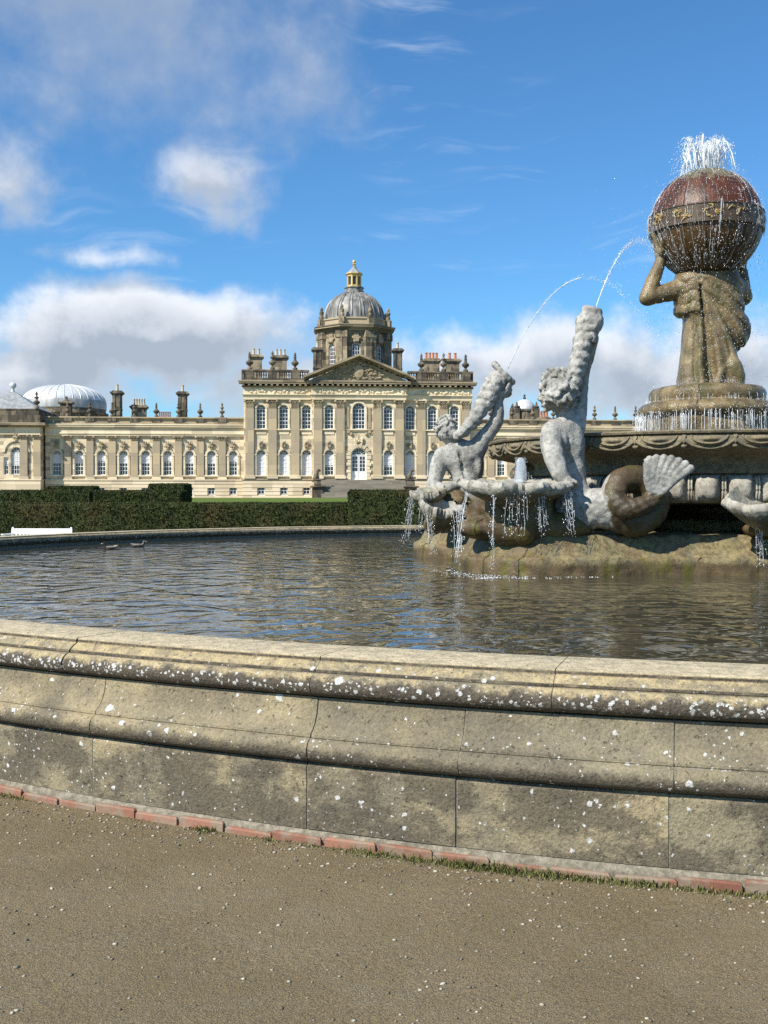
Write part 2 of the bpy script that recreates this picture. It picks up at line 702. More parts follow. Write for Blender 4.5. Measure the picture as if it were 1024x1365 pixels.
M['ashlar'] = ashlar('ashlar', (0.80, 0.685, 0.48), (0.62, 0.52, 0.36), (0.33, 0.28, 0.205), 0.38)
M['ashlar_pale'] = ashlar('pale_dressed_stone', (0.81, 0.70, 0.50), (0.74, 0.635, 0.44), (0.52, 0.44, 0.31), 0.28, (2.4, 0.6), 0.2)
M['pilaster'] = ashlar('pilaster_stone', (0.40, 0.335, 0.235), (0.35, 0.295, 0.21), (0.54, 0.44, 0.28), 0.12, (1.9, 1.35), 0.25)
M['carved'] = ashlar('carved_stone', (0.44, 0.36, 0.235), (0.36, 0.30, 0.20), (0.24, 0.20, 0.14), 0.38, (1.5, 0.7), 0.5)
M['sooty'] = ashlar('sooty_stone', (0.24, 0.20, 0.14), (0.13, 0.112, 0.085), (0.06, 0.054, 0.045), 0.66, (1.1, 0.5), 0.4)
M['drum'] = ashlar('drum_stone', (0.40, 0.33, 0.215), (0.22, 0.18, 0.125), (0.085, 0.072, 0.055), 0.56, (0.9, 0.5), 0.4)
M['cornice'] = ashlar('cornice_stone', (0.36, 0.30, 0.20), (0.28, 0.235, 0.16), (0.15, 0.125, 0.09), 0.42, (1.6, 0.5), 0.3)
M['step'] = ashlar('step_stone', (0.27, 0.245, 0.19), (0.22, 0.20, 0.16), (0.17, 0.155, 0.12), 0.25, (1.6, 0.5), 0.2)


def simple(name, col, rough=0.6, spec=0.4, var=0.15, scale=4.0, metal=0.0, bump=0.0):
    m, t = new_mat(name)
    o = t.coord('Object')
    n = t.noise(o, scale, 5, 0.6)
    c = t.mix(n, tuple(k * (1 - var) for k in col), tuple(min(1, k * (1 + var)) for k in col))
    finish(t, c, rough, t.bump(n, bump, 0.02) if bump else None, spec, metal)
    return m


M['white_paint'] = simple('white_paint', (0.80, 0.80, 0.78), 0.45, 0.4, 0.05)
M['blind'] = simple('linen_blind', (0.66, 0.67, 0.68), 0.9, 0.1, 0.08, 1.5)
M['terracotta'] = simple('terracotta', (0.48, 0.19, 0.09), 0.85, 0.2, 0.3)
M['pot_cream'] = simple('cream_clay', (0.52, 0.45, 0.33), 0.85, 0.2, 0.25)
M['old_gilt'] = simple('worn_gilt', (0.30, 0.21, 0.075), 0.5, 0.5, 0.5, 9, 0.2)
M['gold'] = simple('gilt', (0.62, 0.45, 0.17), 0.5, 0.5, 0.25, 6, 0.25)
M['dark_metal'] = simple('dark_iron', (0.05, 0.05, 0.05), 0.5, 0.5, 0.2)


def glass_mat(name, col):
    m, t = new_mat(name)
    o = t.coord('Object')
    n = t.noise(t.vmath('ADD', o, t.vmath('SCALE', t.comb(t.rnd(), t.rnd(), t.rnd()), 40.0)), 1.1, 2)
    finish(t, t.mix(n, tuple(k * 0.5 for k in col), tuple(k * 1.6 for k in col)), 0.06, t.bump(n, 0.15, 0.05), 0.6)
    return m


M['glass'] = glass_mat('window_glass', (0.03, 0.035, 0.045))


def lead(name, col, streak=0.4):
    m, t = new_mat(name)
    o = t.coord('Object')
    n = t.noise(t.vmath('MULTIPLY', o, (2.0, 2.0, 0.3)), 1.2, 5, 0.6)
    c = t.mix(t.ramp(n, 0.35, 0.68), tuple(k * (1 - streak) for k in col), tuple(min(0.9, k * (1 + streak)) for k in col))
    c = t.mix(0.4, c, t.mix(t.noise(o, 6, 4), (0.65, 0.65, 0.66), (1.3, 1.3, 1.28)), 'MULTIPLY')
    finish(t, c, 0.5, t.bump(t.noise(o, 5, 3), 0.25, 0.03), 0.4, 0.15)
    return m


M['lead'] = lead('weathered_lead', (0.25, 0.24, 0.22), 0.42)
M['lead_pale'] = lead('pale_lead', (0.62, 0.64, 0.64), 0.15)
M['slate'] = lead('grey_slate', (0.34, 0.35, 0.34), 0.2)


def curb_mat(name, band):
    """old sandstone kerb: ochre, soot patches, dark bands by height, scabs of white lichen"""
    m, t = new_mat(name)
    p = t.pos()
    x, y, z = t.sep(p)
    rn = t.rnd()
    tone = t.mix(rn, (0.37, 0.31, 0.19), (0.25, 0.222, 0.155)) if band == 'plinth' else t.mix(rn, (0.38, 0.315, 0.19), (0.27, 0.24, 0.165)) if band != 'coping' else t.mix(rn, (0.42, 0.34, 0.20), (0.34, 0.29, 0.19))
    n1 = t.noise(p, 3.0, 7, 0.62)
    n2 = t.noise(p, 12.0, 8, 0.68)
    n3 = t.noise(p, 75.0, 5, 0.62)
    col = t.mix(t.ramp(n1, 0.35, 0.65), (0.20, 0.175, 0.125), tone)
    if band == 'coping':
        col = t.mix(t.math('MULTIPLY', t.ramp(n2, 0.40, 0.62), 0.65), col, (0.50, 0.405, 0.225))
        topm = t.ramp(z, 0.838, 0.846)
        col = t.mix(t.math('MULTIPLY', topm, 0.85), col, t.mix(t.ramp(n2, 0.32, 0.7), (0.40, 0.345, 0.235), (0.62, 0.53, 0.365)))
        # darker low on the roll, with dark lines along the quirks above it
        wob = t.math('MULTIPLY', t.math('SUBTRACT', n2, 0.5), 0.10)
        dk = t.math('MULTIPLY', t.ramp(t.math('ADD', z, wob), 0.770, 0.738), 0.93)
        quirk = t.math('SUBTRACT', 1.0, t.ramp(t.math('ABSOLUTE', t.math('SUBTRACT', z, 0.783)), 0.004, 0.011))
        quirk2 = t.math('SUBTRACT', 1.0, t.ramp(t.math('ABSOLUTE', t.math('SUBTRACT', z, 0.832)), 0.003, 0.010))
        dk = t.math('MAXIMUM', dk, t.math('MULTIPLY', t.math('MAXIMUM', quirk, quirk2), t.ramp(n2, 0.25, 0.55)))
    else:
        patch = t.noise(t.vmath('MULTIPLY', p, (1.0, 1.0, 1.6)), 1.9, 7, 0.66)
        dk = t.math('MULTIPLY', t.ramp(t.math('ADD', patch, t.math('MULTIPLY', t.math('SUBTRACT', n2, 0.5), 0.35)), 0.42 if band == 'plinth' else 0.49, 0.53 if band == 'plinth' else 0.6), 0.72)
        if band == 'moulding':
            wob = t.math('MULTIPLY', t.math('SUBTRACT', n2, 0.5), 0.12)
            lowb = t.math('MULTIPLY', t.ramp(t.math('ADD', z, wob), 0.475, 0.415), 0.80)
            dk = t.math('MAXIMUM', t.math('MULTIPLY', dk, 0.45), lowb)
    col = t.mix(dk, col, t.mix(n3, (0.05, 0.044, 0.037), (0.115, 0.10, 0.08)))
    # pitted grain
    col = t.mix(0.75, col, t.mix(t.ramp(n3, 0.25, 0.75, False), (0.55, 0.55, 0.55), (1.4, 1.38, 1.32)), 'MULTIPLY')
    pit = t.math('MULTIPLY', t.ramp(t.noise(p, 38, 4, 0.7), 0.60, 0.70), 0.5)
    col = t.mix(pit, col, (0.09, 0.08, 0.06))
    # lichen: round scabs of many sizes in colonies
    pw = t.vmath('ADD', p, t.vmath('SCALE', t.noise(p, 45, 4, 0.7, col=True), 0.030))
    lich = None
    colony = t.noise(p, 2.1, 3, 0.6)
    for sc, r0, lo in ((11.0, 0.30, 0.50), (26.0, 0.36, 0.45), (58.0, 0.38, 0.46)):
        v = t.n.new('ShaderNodeTexVoronoi')
        t.put(v.inputs['Vector'], t.vmath('ADD', pw, (sc, 0, 0)))
        v.inputs['Scale'].default_value = sc
        cr, cg, cb = t.sep(v.outputs['Color'])
        keep = t.math('GREATER_THAN', t.math('ADD', t.math('MULTIPLY', cr, 0.55), t.math('MULTIPLY', colony, 1.1)), 0.92 if band == 'coping' else 0.94)
        rad = t.math('MULTIPLY', t.math('POWER', cg, 1.8), r0)
        s = t.math('MULTIPLY', t.ramp(t.math('SUBTRACT', rad, v.outputs['Distance']), 0.0, 0.05), keep)
        lich = s if lich is None else t.math('MAXIMUM', lich, s)
    if band == 'coping':
        bandm = t.math('MULTIPLY', t.ramp(z, 0.836, 0.80), 1.0)
        # crowded along the roll
        v = t.n.new('ShaderNodeTexVoronoi')
        t.put(v.inputs['Vector'], pw)
        v.inputs['Scale'].default_value = 46.0
        cr, cg, cb = t.sep(v.outputs['Color'])
        near = t.math('SUBTRACT', 1.0, t.ramp(t.math('ABSOLUTE', t.math('SUBTRACT', z, 0.722)), 0.012, 0.045))
        keep = t.math('GREATER_THAN', t.math('ADD', t.math('ADD', t.math('MULTIPLY', cr, 0.40), t.math('MULTIPLY', t.noise(p, 3.4, 4, 0.65), 1.25)), t.math('MULTIPLY', near, 0.22)), 0.87)
        s = t.math('MULTIPLY', t.math('MULTIPLY', t.ramp(t.math('SUBTRACT', t.math('MULTIPLY', cg, 0.62), v.outputs['Distance']), 0.0, 0.06), keep), near)
        lich = t.math('MAXIMUM', t.math('MULTIPLY', lich, bandm), s)
    lc = t.mix(t.noise(p, 55, 4, 0.7), (0.30, 0.30, 0.27), (0.86, 0.86, 0.83))
    col = t.mix(t.math('MULTIPLY', lich, 0.92), col, lc)
    h = t.math('ADD', t.math('ADD', t.math('MULTIPLY', n2, 1.0), t.math('MULTIPLY', n3, 0.55)), t.math('ADD', t.math('MULTIPLY', lich, 0.12), t.math('MULTIPLY', pit, -0.8)))
    finish(t, col, 0.92, t.bump(h, 0.9, 0.016), 0.15)
    return m


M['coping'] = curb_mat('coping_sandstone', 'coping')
M['moulding'] = curb_mat('moulded_sandstone', 'moulding')
M['plinth'] = curb_mat('plinth_sandstone', 'plinth')

m, t = new_mat('red_brick')
p = t.pos()
n = t.noise(p, 30, 6, 0.65)
c = t.mix(t.rnd(), (0.20, 0.088, 0.06), (0.31, 0.155, 0.105))
c = t.mix(t.math('MULTIPLY', t.ramp(t.noise(p, 7, 6, 0.68), 0.43, 0.60), 0.8), c, (0.25, 0.21, 0.155))
c = t.mix(t.math('MULTIPLY', t.ramp(n, 0.58, 0.72), 0.55), c, (0.12, 0.07, 0.05))
finish(t, c, 0.9, t.bump(n, 0.6, 0.008), 0.15)
M['brick'] = m

m, t = new_mat('lime_mortar')
p = t.pos()
n = t.ramp(t.noise(p, 26, 6, 0.75), 0.3, 0.7)
finish(t, t.mix(n, (0.13, 0.115, 0.085), (0.33, 0.295, 0.225)), 0.95, t.bump(n, 0.6, 0.008), 0.1)
M['mortar'] = m

# trodden gravel path
m, t = new_mat('gravel_path')
p = t.pos()
n1 = t.noise(p, 0.9, 5, 0.6)
n2 = t.noise(p, 22, 7, 0.72)
n3 = t.noise(p, 150, 4, 0.7)
c = t.mix(t.ramp(n1, 0.32, 0.68), (0.25, 0.195, 0.11), (0.315, 0.25, 0.15))
c = t.mix(t.math('MULTIPLY', t.ramp(n2, 0.5, 0.75), 0.5), c, (0.21, 0.19, 0.145))
v = t.n.new('ShaderNodeTexVoronoi')
t.put(v.inputs['Vector'], p)
v.inputs['Scale'].default_value = 165
cr, cg, cb = t.sep(v.outputs['Color'])
st = t.math('MULTIPLY', t.ramp(t.math('SUBTRACT', t.math('MULTIPLY', cg, 0.52), v.outputs['Distance']), -0.02, 0.06), t.math('GREATER_THAN', t.math('ADD', cr, t.math('MULTIPLY', t.noise(p, 1.7, 4), 0.8)), 0.80))
c = t.mix(t.math('MULTIPLY', t.ramp(t.noise(p, 4.5, 6, 0.7), 0.50, 0.66), 0.35), c, (0.30, 0.255, 0.175))
c = t.mix(t.math('MULTIPLY', st, 0.85), c, t.mix(cb, (0.12, 0.105, 0.08), (0.46, 0.42, 0.33)))
c = t.mix(0.9, c, t.mix(t.ramp(n3, 0.28, 0.72, False), (0.30, 0.29, 0.27), (1.75, 1.74, 1.70)), 'MULTIPLY')
h = t.math('ADD', t.math('ADD', n3, t.math('MULTIPLY', n2, 1.5)), t.math('MULTIPLY', st, 0.7))
finish(t, c, 0.95, t.bump(h, 1.0, 0.016), 0.15)
M['gravel'] = m

m, t = new_mat('loose_stone')
c = t.mix(t.attr('tint'), (0.14, 0.12, 0.085), (0.48, 0.44, 0.35))
finish(t, c, 0.9, None, 0.2)
M['pebble'] = m

m, t = new_mat('grass_blade')
c = t.mix(t.attr('tint'), (0.06, 0.075, 0.018), (0.19, 0.185, 0.065))
finish(t, c, 0.7, None, 0.2)
M['grass'] = m

m, t = new_mat('lawn_turf')
p = t.pos()
n = t.noise(p, 0.25, 4)
c = t.mix(n, (0.085, 0.135, 0.024), (0.125, 0.175, 0.04))
c = t.mix(0.5, c, t.mix(t.noise(p, 9, 4), (0.6, 0.6, 0.6), (1.35, 1.35, 1.3)), 'MULTIPLY')
finish(t, c, 0.9, t.bump(t.noise(p, 30, 3), 0.4, 0.03), 0.1)
M['lawn'] = m

m, t = new_mat('yew_foliage')
p = t.pos()
n = t.noise(p, 1.2, 4, 0.6)
c = t.mix(t.attr('tint'), (0.014, 0.022, 0.006), (0.085, 0.098, 0.024))
c = t.mix(t.math('MULTIPLY', t.ramp(n, 0.48, 0.66), 0.5), c, (0.085, 0.062, 0.024))
finish(t, c, 0.65, None, 0.2)
M['yew'] = m

# pond water: dark, rippled by the fountain and a light wind
m, t = new_mat('pond_water')
p = t.pos()
x, y, z = t.sep(p)
w1 = t.noise(t.vmath('MULTIPLY', p, (2.3, 2.1, 1.0)), 1.0, 1, 0.5, 0.8)
w2 = t.noise(t.vmath('MULTIPLY', t.vmath('ADD', p, (3.3, 1.7, 0.0)), (5.5, 4.6, 1.0)), 1.0, 1, 0.5, 0.6)
w3 = t.noise(t.vmath('MULTIPLY', p, (7.0, 15.0, 1.0)), 1.0, 1, 0.5, 0.2)
h = t.math('ADD', t.math('ADD', t.math('MULTIPLY', w1, 1.0), t.math('MULTIPLY', w2, 0.26)), t.math('MULTIPLY', w3, 0.015))
finish(t, (0.060, 0.055, 0.036), 0.02, t.bump(h, 1.0, 0.033), 0.5)
t.b.inputs['IOR'].default_value = 1.333
M['water'] = m

m, t = new_mat('falling_water')
finish(t, (0.86, 0.90, 0.93), 0.12, None, 0.6)
t.b.inputs['Alpha'].default_value = 0.75
M['spray'] = m

m, t = new_mat('thin_falling_water')
finish(t, (0.74, 0.80, 0.84), 0.10, None, 0.6)
t.b.inputs['Alpha'].default_value = 0.38
M['thinwater'] = m


def carved_mat(name, dry1, dry2, lich, wet1, wet2, moss, gloss=0.35):
    """fountain stone: lichened and pale where dry, brown, mossy and glossy where the water runs ('wet' attribute)"""
    m, t = new_mat(name)
    p = t.pos()
    n1 = t.noise(p, 3.2, 6, 0.62)
    n2 = t.noise(p, 16, 7, 0.7)
    n3 = t.noise(p, 48, 4, 0.65)
    dry = t.mix(t.ramp(n1, 0.34, 0.66), dry1, dry2)
    dry = t.mix(t.math('MULTIPLY', t.ramp(n2, 0.46, 0.62), 0.7), dry, lich)
    v = t.n.new('ShaderNodeTexVoronoi')
    t.put(v.inputs['Vector'], t.vmath('ADD', p, t.vmath('SCALE', t.noise(p, 20, 2, col=True), 0.05)))
    v.inputs['Scale'].default_value = 24
    cr, cg, cb = t.sep(v.outputs['Color'])
    spot = t.math('MULTIPLY', t.ramp(t.math('SUBTRACT', t.math('MULTIPLY', cg, 0.55), v.outputs['Distance']), 0, 0.08), t.math('GREATER_THAN', t.math('ADD', cr, t.math('MULTIPLY', n1, 0.9)), 1.16))
    dry = t.mix(t.math('MULTIPLY', spot, 0.45), dry, (0.12, 0.12, 0.11))
    dry = t.mix(t.math('MULTIPLY', t.ramp(t.noise(t.vmath('MULTIPLY', p, (1.0, 1.0, 0.55)), 4.2, 7, 0.72), 0.46, 0.64), 0.52), dry, (0.115, 0.11, 0.093))
    wet = t.mix(t.ramp(n1, 0.36, 0.64), wet1, wet2)
    run = t.noise(t.vmath('MULTIPLY', p, (5.0, 5.0, 0.8)), 1.3, 5, 0.6)
    wet = t.mix(t.math('MULTIPLY', t.ramp(run, 0.50, 0.66), 0.7), wet, moss)
    wet = t.mix(t.math('MULTIPLY', t.ramp(n2, 0.60, 0.72), 0.5), wet, (0.30, 0.27, 0.20))
    w = t.math('ADD', t.attr('wet'), t.math('MULTIPLY', t.math('SUBTRACT', t.math('ADD', t.math('MULTIPLY', n2, 0.5), t.math('MULTIPLY', n1, 0.5)), 0.5), 1.5), clamp=True)
    col = t.mix(t.ramp(w, 0.35, 0.65), dry, wet)
    col = t.mix(0.35, col, t.mix(n3, (0.6, 0.6, 0.6), (1.35, 1.35, 1.33)), 'MULTIPLY')
    h = t.math('ADD', t.math('ADD', n2, t.math('MULTIPLY', n3, 0.3)), t.math('MULTIPLY', n1, 1.2))
    ro = t.math('SUBTRACT', 0.9, t.math('MULTIPLY', t.ramp(w, 0.35, 0.75), 0.9 - gloss))
    finish(t, col, ro, t.bump(h, 0.65, 0.022), 0.35)
    return m


M['triton'] = carved_mat('lichened_stone', (0.33, 0.325, 0.295), (0.47, 0.46, 0.42), (0.20, 0.195, 0.17), (0.055, 0.042, 0.025), (0.12, 0.085, 0.05), (0.085, 0.085, 0.022))
M['rock'] = carved_mat('mossy_stone', (0.20, 0.168, 0.08), (0.29, 0.24, 0.125), (0.10, 0.082, 0.042), (0.065, 0.046, 0.023), (0.145, 0.103, 0.05), (0.115, 0.108, 0.016), 0.45)
M['bowl'] = carved_mat('bowl_stone', (0.20, 0.165, 0.10), (0.27, 0.225, 0.14), (0.10, 0.085, 0.055), (0.075, 0.058, 0.032), (0.13, 0.10, 0.06), (0.10, 0.10, 0.028), 0.4)
M['atlas'] = carved_mat('wet_portland_stone', (0.21, 0.175, 0.105), (0.27, 0.225, 0.135), (0.10, 0.082, 0.048), (0.115, 0.085, 0.042), (0.25, 0.19, 0.10), (0.085, 0.085, 0.03), 0.2)
M['gadroon'] = carved_mat('clean_bowl_stone', (0.36, 0.335, 0.275), (0.44, 0.415, 0.35), (0.22, 0.20, 0.16), (0.2, 0.17, 0.12), (0.26, 0.23, 0.17), (0.12, 0.11, 0.05), 0.5)
M['shell'] = carved_mat('shell_stone', (0.36, 0.34, 0.28), (0.47, 0.45, 0.385), (0.26, 0.245, 0.20), (0.10, 0.085, 0.05), (0.20, 0.17, 0.105), (0.13, 0.125, 0.04), 0.4)

m, t = new_mat('painted_copper')
o = t.coord('Object')
x, y, z = t.sep(o)
n1 = t.noise(t.vmath('MULTIPLY', o, (5, 5, 0.9)), 1.4, 6, 0.62)
n2 = t.noise(o, 9, 5, 0.6)
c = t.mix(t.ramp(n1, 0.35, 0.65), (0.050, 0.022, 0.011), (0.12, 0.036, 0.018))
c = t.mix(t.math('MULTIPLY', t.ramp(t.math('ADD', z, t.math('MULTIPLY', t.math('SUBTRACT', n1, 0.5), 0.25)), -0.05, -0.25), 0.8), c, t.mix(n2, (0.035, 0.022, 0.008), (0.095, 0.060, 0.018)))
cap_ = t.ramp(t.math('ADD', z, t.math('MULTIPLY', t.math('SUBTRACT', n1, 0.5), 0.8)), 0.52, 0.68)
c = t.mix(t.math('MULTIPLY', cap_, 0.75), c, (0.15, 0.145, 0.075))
finish(t, c, 0.42, t.bump(t.math('ADD', n2, n1), 0.5, 0.03), 0.4, 0.05)
M['globe'] = m
m, t = new_mat('bronze_band')
o = t.coord('Object')
n1 = t.noise(o, 7, 5, 0.6)
finish(t, t.mix(n1, (0.055, 0.035, 0.02), (0.13, 0.088, 0.045)), 0.35, t.bump(n1, 0.4, 0.02), 0.5, 0.2)
M['band'] = m
m, t = new_mat('duck_feather')
finish(t, t.mix(t.attr('tint'), (0.02, 0.018, 0.015), (0.30, 0.27, 0.22)), 0.7, None, 0.3)
M['duck'] = m

# ------------------------------------------------------------------ ground, lawn, pool
def smooth01(x):
    x = np.clip(x, 0, 1)
    return x * x * (3 - 2 * x)


def ground_z(X, Y):
    return 1.46 * smooth01((np.asarray(Y, dtype=float) - 48) / 62.0)


def sheet(xs, ys, dz=0.0, amp=0.0):
    X, Y = np.meshgrid(xs, ys, indexing='ij')
    Z = ground_z(X, Y) + dz
    if amp:
        P = np.stack([X, Y, 0 * X], -1)
        near = np.exp(-((X / 6) ** 2 + ((Y - 4) / 6) ** 2))
        Z = Z + amp * near * fbm(P, 0.8, 4, 3)
    V = np.stack([X, Y, Z], -1).reshape(-1, 3)
    nx, ny = len(xs), len(ys)
    i, j = np.meshgrid(np.arange(nx - 1), np.arange(ny - 1), indexing='ij')
    a = (i * ny + j).ravel()
    F = np.stack([a, a + ny, a + ny + 1, a + 1], 1)
    return V, F


def axis_pts(far, fine_lo, fine_hi, step, grow=1.25):
    pts = list(np.arange(fine_lo, fine_hi + 1e-6, step))
    s, a = step, fine_hi
    while a < far:
        s *= grow
        a += s
        pts.append(a)
    s, a = step, fine_lo
    while a > -far:
        s *= grow
        a -= s
        pts.insert(0, a)
    return np.array(pts)


xs = axis_pts(2600, -4, 6, 0.12)
ys = np.unique(np.concatenate([axis_pts(2600, 1.5, 8, 0.12), np.arange(40, 130, 2.0)]))
V, F = sheet(xs, ys, 0.0, 0.05)
ground = link('ground', np_mesh('ground', V, F), M['gravel'])
tag(ground, kind='structure', label='brown trodden gravel path round the pool')

V, F = sheet(np.linspace(-160, 150, 80), np.linspace(40, 106, 60), 0.03)
lawn = link('lawn', np_mesh('lawn', V, F), M['lawn'])
tag(lawn, kind='structure', label='mown green lawn in front of the house')

PC = (4.56, 16.70)
RO = 12.55
WT = 0.60            # water level

V, F = [], []
n = 200
rad = [0.0, 2.0, 4.0, 6.0, 8.0, 10.0, 11.5, RO - 0.3]
mb = MB()
vv = [(PC[0], PC[1], WT)]
for r_ in rad[1:]:
    for i in range(n):
        a = 2 * PI * i / n
        vv.append((PC[0] + r_ * math.cos(a), PC[1] + r_ * math.sin(a), WT))
ff = [(0, 1 + i, 1 + (i + 1) % n) for i in range(n)]
for k in range(len(rad) - 2):
    for i in range(n):
        j = (i + 1) % n
        ff.append((1 + k * n + i, 1 + (k + 1) * n + i, 1 + (k + 1) * n + j, 1 + k * n + j))
mb.add(vv, ff)
water = mb.build('water', M['water'], None, True)
tag(water, kind='structure', label='dark rippled water of the round fountain pool')

# ---- the kerb wall: coping, moulded course, plinth course, brick footing
kerb = empty('pool_wall', (PC[0], PC[1], 0))
tag(kerb, 'moulded sandstone kerb wall with white lichen round the fountain pool', 'wall')


def ang(px, py, z):
    d = 1450 * (1.6 - z) / (py - 661.8)
    return math.atan2(d - PC[1], (px - 512) / 1450 * d - PC[0])


def arc(cx, cz, r, a0, a1, n_, sx=1.0):
    return [(cx + sx * r * math.cos(R(a0 + (a1 - a0) * i / n_)), cz + r * math.sin(R(a0 + (a1 - a0) * i / n_))) for i in range(n_ + 1)]


# offsets (outwards, height)
P_COP = ([(-0.37, 0.672), (-0.40, 0.676)] + arc(-0.385, 0.757, 0.068, 250, 100, 7) + [(-0.385, 0.846), (-0.36, 0.847), (-0.012, 0.847), (-0.003, 0.843), (0.0, 0.836), (0.0, 0.822), (0.006, 0.819),
          (0.030, 0.806), (0.050, 0.790), (0.052, 0.778), (0.046, 0.775)] +
         arc(0.050, 0.722, 0.054, 78, -85, 9, 1.1) + [(0.040, 0.664), (0.02, 0.664)])
P_MOU = ([(-0.30, 0.661), (0.056, 0.661), (0.058, 0.648), (0.062, 0.620), (0.071, 0.585), (0.088, 0.548), (0.111, 0.520), (0.128, 0.508), (0.134, 0.503), (0.136, 0.490), (0.130, 0.487)] +
         arc(0.124, 0.432, 0.055, 80, -80, 9, 1.0) + [(0.122, 0.374), (-0.30, 0.374)])
P_PLI = [(-0.30, 0.371), (0.120, 0.371), (0.126, 0.368), (0.136, 0.352), (0.136, 0.342), (0.137, 0.20), (0.139, 0.066), (-0.30, 0.066)]


def course(name, prof, joints, gap, mat, segs):
    js = sorted(joints)
    for i in range(len(js)):
        a0 = js[i] + gap / RO / 2
        a1 = (js[i + 1] if i + 1 < len(js) else js[0] + 2 * PI) - gap / RO / 2
        dr = random.uniform(-0.004, 0.004)
        dzz = random.uniform(-0.0015, 0.0015)
        mbp = MB()
        ns = max(3, int((a1 - a0) * RO / 0.2))
        mbp.ring_piece([(RO + dr + r_, z_ + dzz) for r_, z_ in prof], (0, 0), a0, a1, ns)
        mbp.build(name, mat, kerb, 40)


def fill_joints(known, mean):
    js = sorted(k % (2 * PI) for k in known)
    out = list(js)
    start = js[-1]
    total = 2 * PI - (js[-1] - js[0])
    cnt = int(round(total * RO / mean))
    for i in range(1, cnt):
        out.append((start + total * (i + random.uniform(-0.12, 0.12)) / cnt) % (2 * PI))
    return out


jc = [ang(105, 850, 0.847), ang(422, 876, 0.847), ang(742, 891, 0.847)]
jc.append(jc[0] - 1.32 / RO)
jp = [ang(87, 1025, 0.25), ang(387, 1065, 0.25), ang(593, 1090, 0.25), ang(893, 1120, 0.25)]
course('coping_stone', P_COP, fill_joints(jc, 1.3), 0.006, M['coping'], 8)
course('moulded_stone', P_MOU, fill_joints([j + 0.0015 for j in jp], 1.0), 0.006, M['moulding'], 8)
course('plinth_stone', P_PLI, fill_joints(jp, 1.0), 0.009, M['plinth'], 8)
mb = MB()
core = [(RO - 0.365, -0.1), (RO + 0.120, -0.1), (RO + 0.158, 0.030), (RO + 0.150, 0.050), (RO + 0.132, 0.064)]
core += [(RO + r_ - 0.005, z_ + (0.004 if z_ < 0.1 else -0.002)) for r_, z_ in reversed(P_PLI[1:-1])]
core += [(RO + 0.09, 0.3725)] + [(RO + r_ - 0.006, z_) for r_, z_ in reversed(P_MOU[1:-1])]
core += [(RO + 0.01, 0.6625)] + [(RO + r_ - 0.007 * (1 if r_ > -0.2 else -1), z_ - (0.005 if z_ > 0.83 else 0)) for r_, z_ in reversed(P_COP[2:-1])] + [(RO - 0.365, 0.68)]
mb.ring_piece(core, (0, 0), 0, 2 * PI, 240)
mb.build('wall_core', M['mortar'], kerb, 40)
# brick footing
nb = 306
me_b = MB().box(-0.070, 0.022, -0.1245, 0.1245, -0.03, 0.053, 0.008).mesh('brick', 30)
me_b.materials.append(M['brick'])
for i in range(nb):
    a = 2 * PI * (i + random.uniform(-0.04, 0.04)) / nb
    o = bpy.data.objects.new('brick', me_b)
    COL.objects.link(o)
    o.parent = kerb
    rr = RO + 0.150 + random.uniform(-0.006, 0.006)
    o.location = (rr * math.cos(a), rr * math.sin(a), random.uniform(-0.026, 0.002))
    o.rotation_euler = (random.uniform(-0.02, 0.02), random.uniform(-0.03, 0.03), a + random.uniform(-0.015, 0.015))

# ---- loose stones on the path, thick along the foot of the wall
def pebbles():
    pts = []
    n_all = 30000
    X = RNG.uniform(-2.6, 3.0, n_all)
    Y = RNG.uniform(2.9, 6.6, n_all)
    dist = np.hypot(X - PC[0], Y - PC[1]) - (RO + 0.17)
    P = np.stack([X, Y, 0 * X], 1)
    dens = 0.16 + 1.25 * np.exp(-np.maximum(dist, 0) / 0.16) + 1.3 * np.clip(fbm(P, 1.1, 3, 5) + 0.05, 0, 1)
    keep = (dist > 0.01) & (RNG.random(n_all) < dens)
    return X[keep], Y[keep], dist[keep]


X, Y, dist = pebbles()
base = np.array([(1, 0, 0), (-1, 0, 0), (0, 1, 0), (0, -1, 0), (0, 0, 1), (0, 0, -1), (.62, .62, .5), (-.62, .62, .5), (-.62, -.62, .5), (.62, -.62, .5)])
tri = np.array([(0, 6, 4), (6, 2, 4), (2, 7, 4), (7, 1, 4), (1, 8, 4), (8, 3, 4), (3, 9, 4), (9, 0, 4), (0, 2, 6), (2, 1, 7), (1, 3, 8), (3, 0, 9), (2, 0, 5), (1, 2, 5), (3, 1, 5), (0, 3, 5)])
N = len(X)
size = 0.0016 + 0.0075 * RNG.random(N) ** 4.5
size *= np.where(dist < 0.2, 1.15, 1.0)
rot = RNG.uniform(0, 2 * PI, N)
S = np.stack([size * RNG.uniform(0.8, 1.5, N), size * RNG.uniform(0.7, 1.2, N), size * RNG.uniform(0.45, 0.8, N)], 1)
B = base[None] * S[:, None, :] * RNG.uniform(0.8, 1.2, (N, len(base), 1))
c_, s_ = np.cos(rot)[:, None], np.sin(rot)[:, None]
Bx = B[..., 0] * c_ - B[..., 1] * s_
By = B[..., 0] * s_ + B[..., 1] * c_
near = np.exp(-((X / 6) ** 2 + ((Y - 4) / 6) ** 2))
gz = 0.05 * near * fbm(np.stack([X, Y, 0 * X], 1), 0.8, 4, 3)
V = np.stack([Bx + X[:, None], By + Y[:, None], B[..., 2] + (gz + size * 0.15)[:, None]], -1).reshape(-1, 3)
F = (tri[None] + (np.arange(N) * len(base))[:, None, None]).reshape(-1, 3)
me = np_mesh('gravel', V, F, False)
add_attr(me, 'tint', np.repeat(RNG.random(N) ** 1.6, len(base)))
tag(link('gravel', me, M['pebble']), 'loose pale pebbles scattered over the path', 'gravel', kind='stuff')

